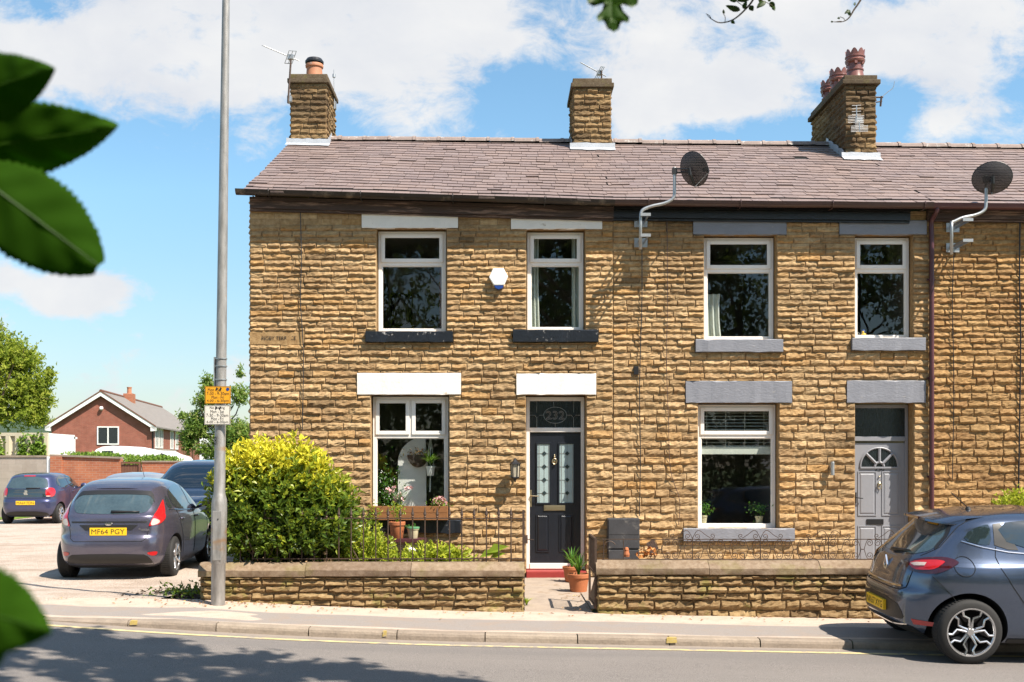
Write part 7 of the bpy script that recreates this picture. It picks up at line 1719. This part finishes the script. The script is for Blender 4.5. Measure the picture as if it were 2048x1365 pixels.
# white motorhome
Yv = 42.0; q = lambda x, y, Y=Yv: P(x, y, Y)
root = thing('motorhome', 'white motorhome parked behind the hedge in front of the red brick house', 'motorhome', tuple(q(260, 960)))
prof = [(184, 960), (185, 908), (192, 899), (204, 894), (225, 892), (250, 893), (275, 898), (292, 903), (300, 901), (318, 902), (330, 908), (350, 914), (358, 925), (360, 960)]
mb = MB(); mb.prism([q(x, y) for x, y in prof], (0, 2.2, 0)); mb.build('body', M['white_van'], root, bevel=.03, fixn=True)
mb = MB(); mb.prism([q(x, y, Yv-.01) for x, y in ((204, 902), (226, 902), (226, 912), (204, 912))], (0, .006, 0)); mb.build('side_window', M['car_glass'], root)
mb = MB(); mb.prism([q(x, y, Yv-.01) for x, y in ((322, 906), (332, 910), (346, 916), (340, 924), (320, 922))], (0, .006, 0)); mb.build('cab_window', M['car_glass'], root)
mb = MB(); mb.prism([q(x, y, Yv-.01) for x, y in ((186, 926), (320, 926), (320, 929), (186, 929))], (0, .005, 0)); mb.build('stripe', M['grey_box'], root)
# lamp standard
Yl = 60; q = lambda x, y, Y=Yl: P(x, y, Y)
root = thing('street_lamp', 'distant brown street lamp with a white head beside the feathery tree', 'street lamp', (q(386, 0).x, Yl, 0))
mb = MB(); b_ = q(386, 930); t_ = q(387, 853); mb.tube([(b_.x, Yl, 0), tuple(t_)], [.12, .07], 8); mb.build('post', M['brown_gate'], root)
mb = MB(); mb.tube([tuple(t_), tuple(q(388, 850)), tuple(q(379, 851))], [.06, .10, .07], 8); mb.build('lamp_head', M['white_box'], root)

# ------------------------------------------------------------------ red brick house and its neighbour
def house(name, label, A, yaw, Wd, Ln, z0, ze, zrg, mg, ms, group, detail=True):
    root = thing(name, label, 'house', A, group, local=True, rotz=yaw)
    w2 = Wd/2; mb = MB()
    mb.add([(0,0,z0),(Wd,0,z0),(Wd,0,ze),(w2,0,zrg),(0,0,ze)], [(0,1,2,3,4)]); mb.add([(0,Ln,z0),(Wd,Ln,z0),(Wd,Ln,ze),(w2,Ln,zrg),(0,Ln,ze)], [(4,3,2,1,0)])
    mb.add([(0,0,z0),(0,Ln,z0),(0,Ln,ze),(0,0,ze)], [(3,2,1,0)]); mb.add([(Wd,0,z0),(Wd,Ln,z0),(Wd,Ln,ze),(Wd,0,ze)], [(0,1,2,3)])
    mb.build('wall', mg, root)
    mb = MB(); o = .35; sl = (zrg-ze)/w2
    for sg in (0, 1):
        xe = -o if sg == 0 else Wd+o; zz = ze-o*sl
        pts = [(xe, -.25, zz+.05), (xe, Ln+.25, zz+.05), (w2, Ln+.25, zrg+.05), (w2, -.25, zrg+.05)]
        mb.prism(pts if sg else pts[::-1], (0, 0, .10))
    rf = mb.build('roof', M['tile_grey'], root, fixn=True)
    mb = MB(); mb.tube([(w2, -.25, zrg+.13), (w2, Ln+.25, zrg+.13)], .12, 8); mb.build('ridge_tiles', M['brown_gate'], rf)
    for sg in (0, 1):
        xe = -o if sg == 0 else Wd+o; zz = ze-o*sl; mb = MB()
        mb.prism([(xe, -.30, zz-.16), (xe, -.30, zz+.10), (w2, -.30, zrg+.08), (w2, -.30, zrg-.20)], (0, .05, 0)); mb.build('bargeboard', M['white_van'], root, fixn=True)
        mb = MB(); mb.prism([(xe, -.33, zz+.10), (xe, -.33, zz+.19), (w2, -.33, zrg+.17), (w2, -.33, zrg+.08)], (0, .10, 0)); mb.build('verge_tiles', M['brown_gate'], rf, fixn=True)
        mb = MB(); x1 = 0 if sg == 0 else Wd; mb.prism([(xe, -.30, zz-.16), (x1, -.30, zz-.20), (x1, -.30, zz+.06+.12), (xe, -.30, zz+.10)], (0, .28, 0)); mb.build('box_end', M['white_van'], root, fixn=True)
    def win(x, z, w, h, side=False, n=2):
        mb = MB(); f = (lambda u, d, v: (Wd+d, u, v)) if side else (lambda u, d, v: (u, -d, v))
        def bx(u0, u1, v0, v1, d0, d1): a, b = f(u0, d0, v0), f(u1, d1, v1); mb.box(a, b)
        t = .08
        bx(x, x+w, z, z+t, 0, .05); bx(x, x+w, z+h-t, z+h, 0, .05); bx(x, x+t, z+t, z+h-t, 0, .05); bx(x+w-t, x+w, z+t, z+h-t, 0, .05)
        for k in range(1, n): bx(x+w*k/n-t/2, x+w*k/n+t/2, z+t, z+h-t, 0, .05)
        fr = mb.build('window', M['white_van'], root)
        mb = MB(); bx(x+t, x+w-t, z+t, z+h-t, .005, .015); mb.build('pane', M['rain_glass'], fr)
    if detail:
        win(Wd*.455, ze-1.35, 1.45, 1.25); mb = MB(); mb.sphere((w2, -.12, ze+(zrg-ze)*.52), .14, 10); mb.build('security_light', M['white_box'], root)
        for y in (1.2, 2.8, 7.0, 9.0): win(y, ze-1.55, 1.2, 1.4, True)
        mb = MB(); mb.box((Wd+.002, .9, z0+2.6), (Wd+.03, Ln*.45, ze-1.6)); mb.build('cladding', M['block'], root)
        mb = MB(); mb.tube([(Wd+.08, .12, z0), (Wd+.08, .12, ze-.1)], .05, 8); mb.build('downpipe', M['trim'], root)
        mb = MB(); yc_ = Ln*.33; zc = zrg-.35; xc = w2+.35; mb.box((xc-.35, yc_-.45, zc-.3), (xc+.35, yc_+.45, zc+.75)); ch = mb.build('chimney', M['brick_orange'], rf)
        mb = MB(); mb.lathe([(.2, 0), (.17, .05), (.16, .4), (.19, .45), (.19, .5)], (xc, yc_, zc+.75), seg=14); mb.build('chimney_pot', M['pot_orange'], ch)
    return root
Yb = 75.0; A = P(103, 850, Yb); B = P(297, 850, Yb)
house('brick_house', 'red brick gabled house with white bargeboards beyond the yard', (A.x, Yb, 0), R(6.5), B.x-A.x, 21, -2.0, P(0, 850, Yb).z, P(0, 786, Yb).z, M['brick_red'], None, 'houses beyond the yard')
A = P(310, 868, 105); house('brick_house', 'pale rendered house mostly hidden by the feathery tree', (A.x, 105, 0), R(6), 8, 12, -2.0, P(0, 872, 105).z, P(0, 838, 105).z, M['plaster'], None, 'houses beyond the yard', False)
# ------------------------------------------------------------------ leaves close to the camera
def big_leaf(mb, base, tip, half, n=26, serr=.05, lobes=0, curl=.12, prof=None, tilt=0.0, rib=0):
    base, tip = Vector(base), Vector(tip); ax = tip-base; L = ax.length; ax.normalize(); view = ((base+tip)/2-Vector((0, 0, EYE))).normalized()
    s_ = ax.cross(view).normalized(); nn = s_.cross(ax).normalized(); s_ = (s_*math.cos(tilt)+nn*math.sin(tilt)); nn = s_.cross(ax).normalized()
    prof = prof or (lambda t: max(0.0, math.sin(math.pi*min(1, t**.80)))**.75*(1-.25*t)); m = 7; V = []
    for i in range(n+1):
        t = i/n; c = base+ax*L*t+nn*L*curl*(t*t-.5)
        for j in range(-m, m+1):
            u_ = j/m; w = half*prof(t)*(1+(serr*((((i*1.0) % 2)-.5)*1.2+1.1*noise.noise(Vector((i*1.7, j*3., L*9)))) if abs(j) == m else 0))
            rid = .030*L*math.sin(t*26-abs(u_)*3.0)*min(1, abs(u_)*2)*(1-abs(u_))
            V.append(c+s_*w*u_+nn*(half*.22*abs(u_)**1.4+rid+.012*L*noise.noise(Vector((t*4, u_*2, L*50)))))
    W_ = 2*m+1; th = nn*.0006; F = [(i*W_+j, i*W_+j+1, (i+1)*W_+j+1, (i+1)*W_+j) for i in range(n) for j in range(2*m)]; N = len(V)
    mb.add([v+th for v in V]+[v-th for v in V], F+[tuple(x+N for x in f)[::-1] for f in F]+[(i*W_, (i+1)*W_, (i+1)*W_+N, i*W_+N) for i in range(n)]+[(i*W_+2*m, i*W_+2*m+N, (i+1)*W_+2*m+N, (i+1)*W_+2*m) for i in range(n)], 0, random.random())
    rb = [base+ax*L*t+nn*L*curl*(t*t-.5)-nn*.001 for t in [k/10 for k in range(11)]]
    return rb
root = thing('leafy_branch', 'blurred dark green toothed leaves close to the viewer at the left edge', 'branch', tuple(P(-120, 600, .95)))
oval = lambda t: (math.sin(math.pi*min(1, t*.96+.02))**.62)*(1-.10*t)
point = lambda t: (math.sin(math.pi*(t**.85))**.8)*(1-.12*t) if t < 1 else 0.0
for (bx, by, tx, ty, hw, Y0, Y1, pr, tl) in ((-95, 205, 98, 137, 66, .95, .92, point, .2), (-90, 300, 228, 256, 74, .98, .96, point, -.15), (-70, 335, 196, 530, 98, .93, .95, oval, .12), (-160, 1190, 88, 1258, 98, .60, .58, point, .1), (-60, 1360, 8, 1230, 40, .60, .6, point, 0)):
    mb = MB(); rb = big_leaf(mb, P(bx, by, Y0), P(tx, ty, Y1), hw*Y0/FPX, 44, .055, prof=pr, tilt=tl, curl=.05); lf = mb.build('leaf', M['leaf_near'], root, smooth=True)
    mb = MB(); mb.tube(rb, [.0011-.0008*k/10 for k in range(11)], 5); mb.build('midrib', M['leaf_oak'], lf)
mb = MB(); mb.tube(smooth_path([P(-260, 150, .97), P(-170, 320, .97), P(-140, 700, .85), P(-170, 1100, .66), P(-160, 1420, .60)], 6), .0035, 6); mb.build('twig', M['bark'], root)
# hanging lobed leaf
root = thing('leafy_branch', 'blurred lobed green leaf hanging into the top edge of the view', 'branch', tuple(P(1225, -60, 1.35)))
Yo = 1.35; half = [(0, -70), (5, -60), (6, -44), (26, -40), (40, -20), (54, -8), (52, 6), (40, 12), (26, 6), (18, 8), (22, 22), (34, 34), (32, 44), (20, 42), (16, 46), (12, 58), (2, 64)]
mb = MB(); cxp = 1222; rows = []
for side in (-1, 1):
    V = []; 
    for k, (w, y) in enumerate(half):
        a = P(cxp+(y+70)*.03, y, Yo); b = P(cxp+side*w*(1.0 if side > 0 else .93)+(y+70)*.03, y+(0 if side > 0 else -2), Yo)
        mdl = (a+b)/2; V += [a, mdl+Vector((0, -.0012*w/10, 0)), b+Vector((0, .0008*w/10+.002*math.sin(k), 0))]
    F = [(3*i+j, 3*i+j+1, 3*i+j+4, 3*i+j+3) for i in range(len(half)-1) for j in range(2)]; N = len(V); th = Vector((0, .0006, 0))
    mb.add(V+[v+th for v in V], F+[tuple(x+N for x in f)[::-1] for f in F]+[(3*i+2, 3*i+5, 3*i+5+N, 3*i+2+N) for i in range(len(half)-1)], 0, .5)
lf = mb.build('leaf', M['leaf_oak'], root, smooth=True)
mb = MB(); mb.tube([P(1222, -130, Yo), P(1223, -60, Yo), P(1226, 55, Yo)], [.0016, .0012, .0004], 6); mb.build('midrib', M['leaf_near'], lf)
mb = MB(); mb.tube([P(1150, -150, Yo), P(1222, -130, Yo), P(1330, -150, Yo+.05)], .003, 6); mb.build('twig', M['bark'], root)
def sprig(label, Y, path, side, lv, seed):
    rg = random.Random(seed); root = thing('leafy_branch', label, 'branch', tuple(P(*path[0], Y))); mb = MB(); pp = smooth_path([P(x, y, Y) for x, y in path], 6)
    mb.tube(pp, [.0045*Y/4*(1-.8*i/len(pp)) for i in range(len(pp))], 5)
    for a, b in side: mb.tube(smooth_path([P(*a, Y), P((a[0]+b[0])/2+2, (a[1]+b[1])/2-1, Y), P(*b, Y)], 3), .0013*Y/4, 4)
    mb.build('twig', M['bark'], root); mb = MB()
    for (x, y, dx_, dy_, w) in lv: big_leaf(mb, P(x, y, Y), P(x+dx_, y+dy_, Y+rg.uniform(-.02, .02)), w*Y/FPX, 8, .08, tilt=rg.uniform(-.7, .7), curl=.2)
    mb.build('leaves', M['leaf_dark'], root, smooth=True)
sprig('thin twig with small leaves at the top edge above the right chimney gap', 4.2, [(1530, -60), (1508, -4), (1490, 20), (1466, 40), (1440, 46), (1422, 38), (1414, 30)], [((1450, 44), (1447, 28)), ((1422, 38), (1412, 28)), ((1508, -4), (1545, 12)), ((1490, 20), (1474, 4))],
      [(1480, 20, -28, -6, 7), (1474, 4, -20, -14, 7), (1500, 12, 6, 10, 6), (1500, -4, -26, 8, 6), (1530, 4, -16, 10, 7), (1540, 4, 10, 14, 6), (1535, 2, 12, -12, 6), (1462, 42, 8, 5, 4), (1448, 28, -2, -8, 3), (1522, -8, -4, 16, 6), (1546, 14, 3, 6, 4), (1476, -6, -14, -2, 7), (1486, 18, 8, -16, 5)], 1)
sprig('very thin twig with two tiny leaves at the top edge above the crowned chimney pots', 5.0, [(1735, -40), (1722, -2), (1708, 20), (1698, 36), (1685, 44), (1664, 44)], [((1690, 42), (1680, 34)), ((1685, 44), (1672, 44))], [(1702, 30, -10, -10, 5), (1700, 22, -10, 4, 4), (1680, 36, -6, 2, 2.5), (1708, 12, 3, -8, 2.5), (1666, 44, -5, 0, 2)], 2)
for o in bpy.data.objects:
    if o.get('_local') is not None: del o['_local']
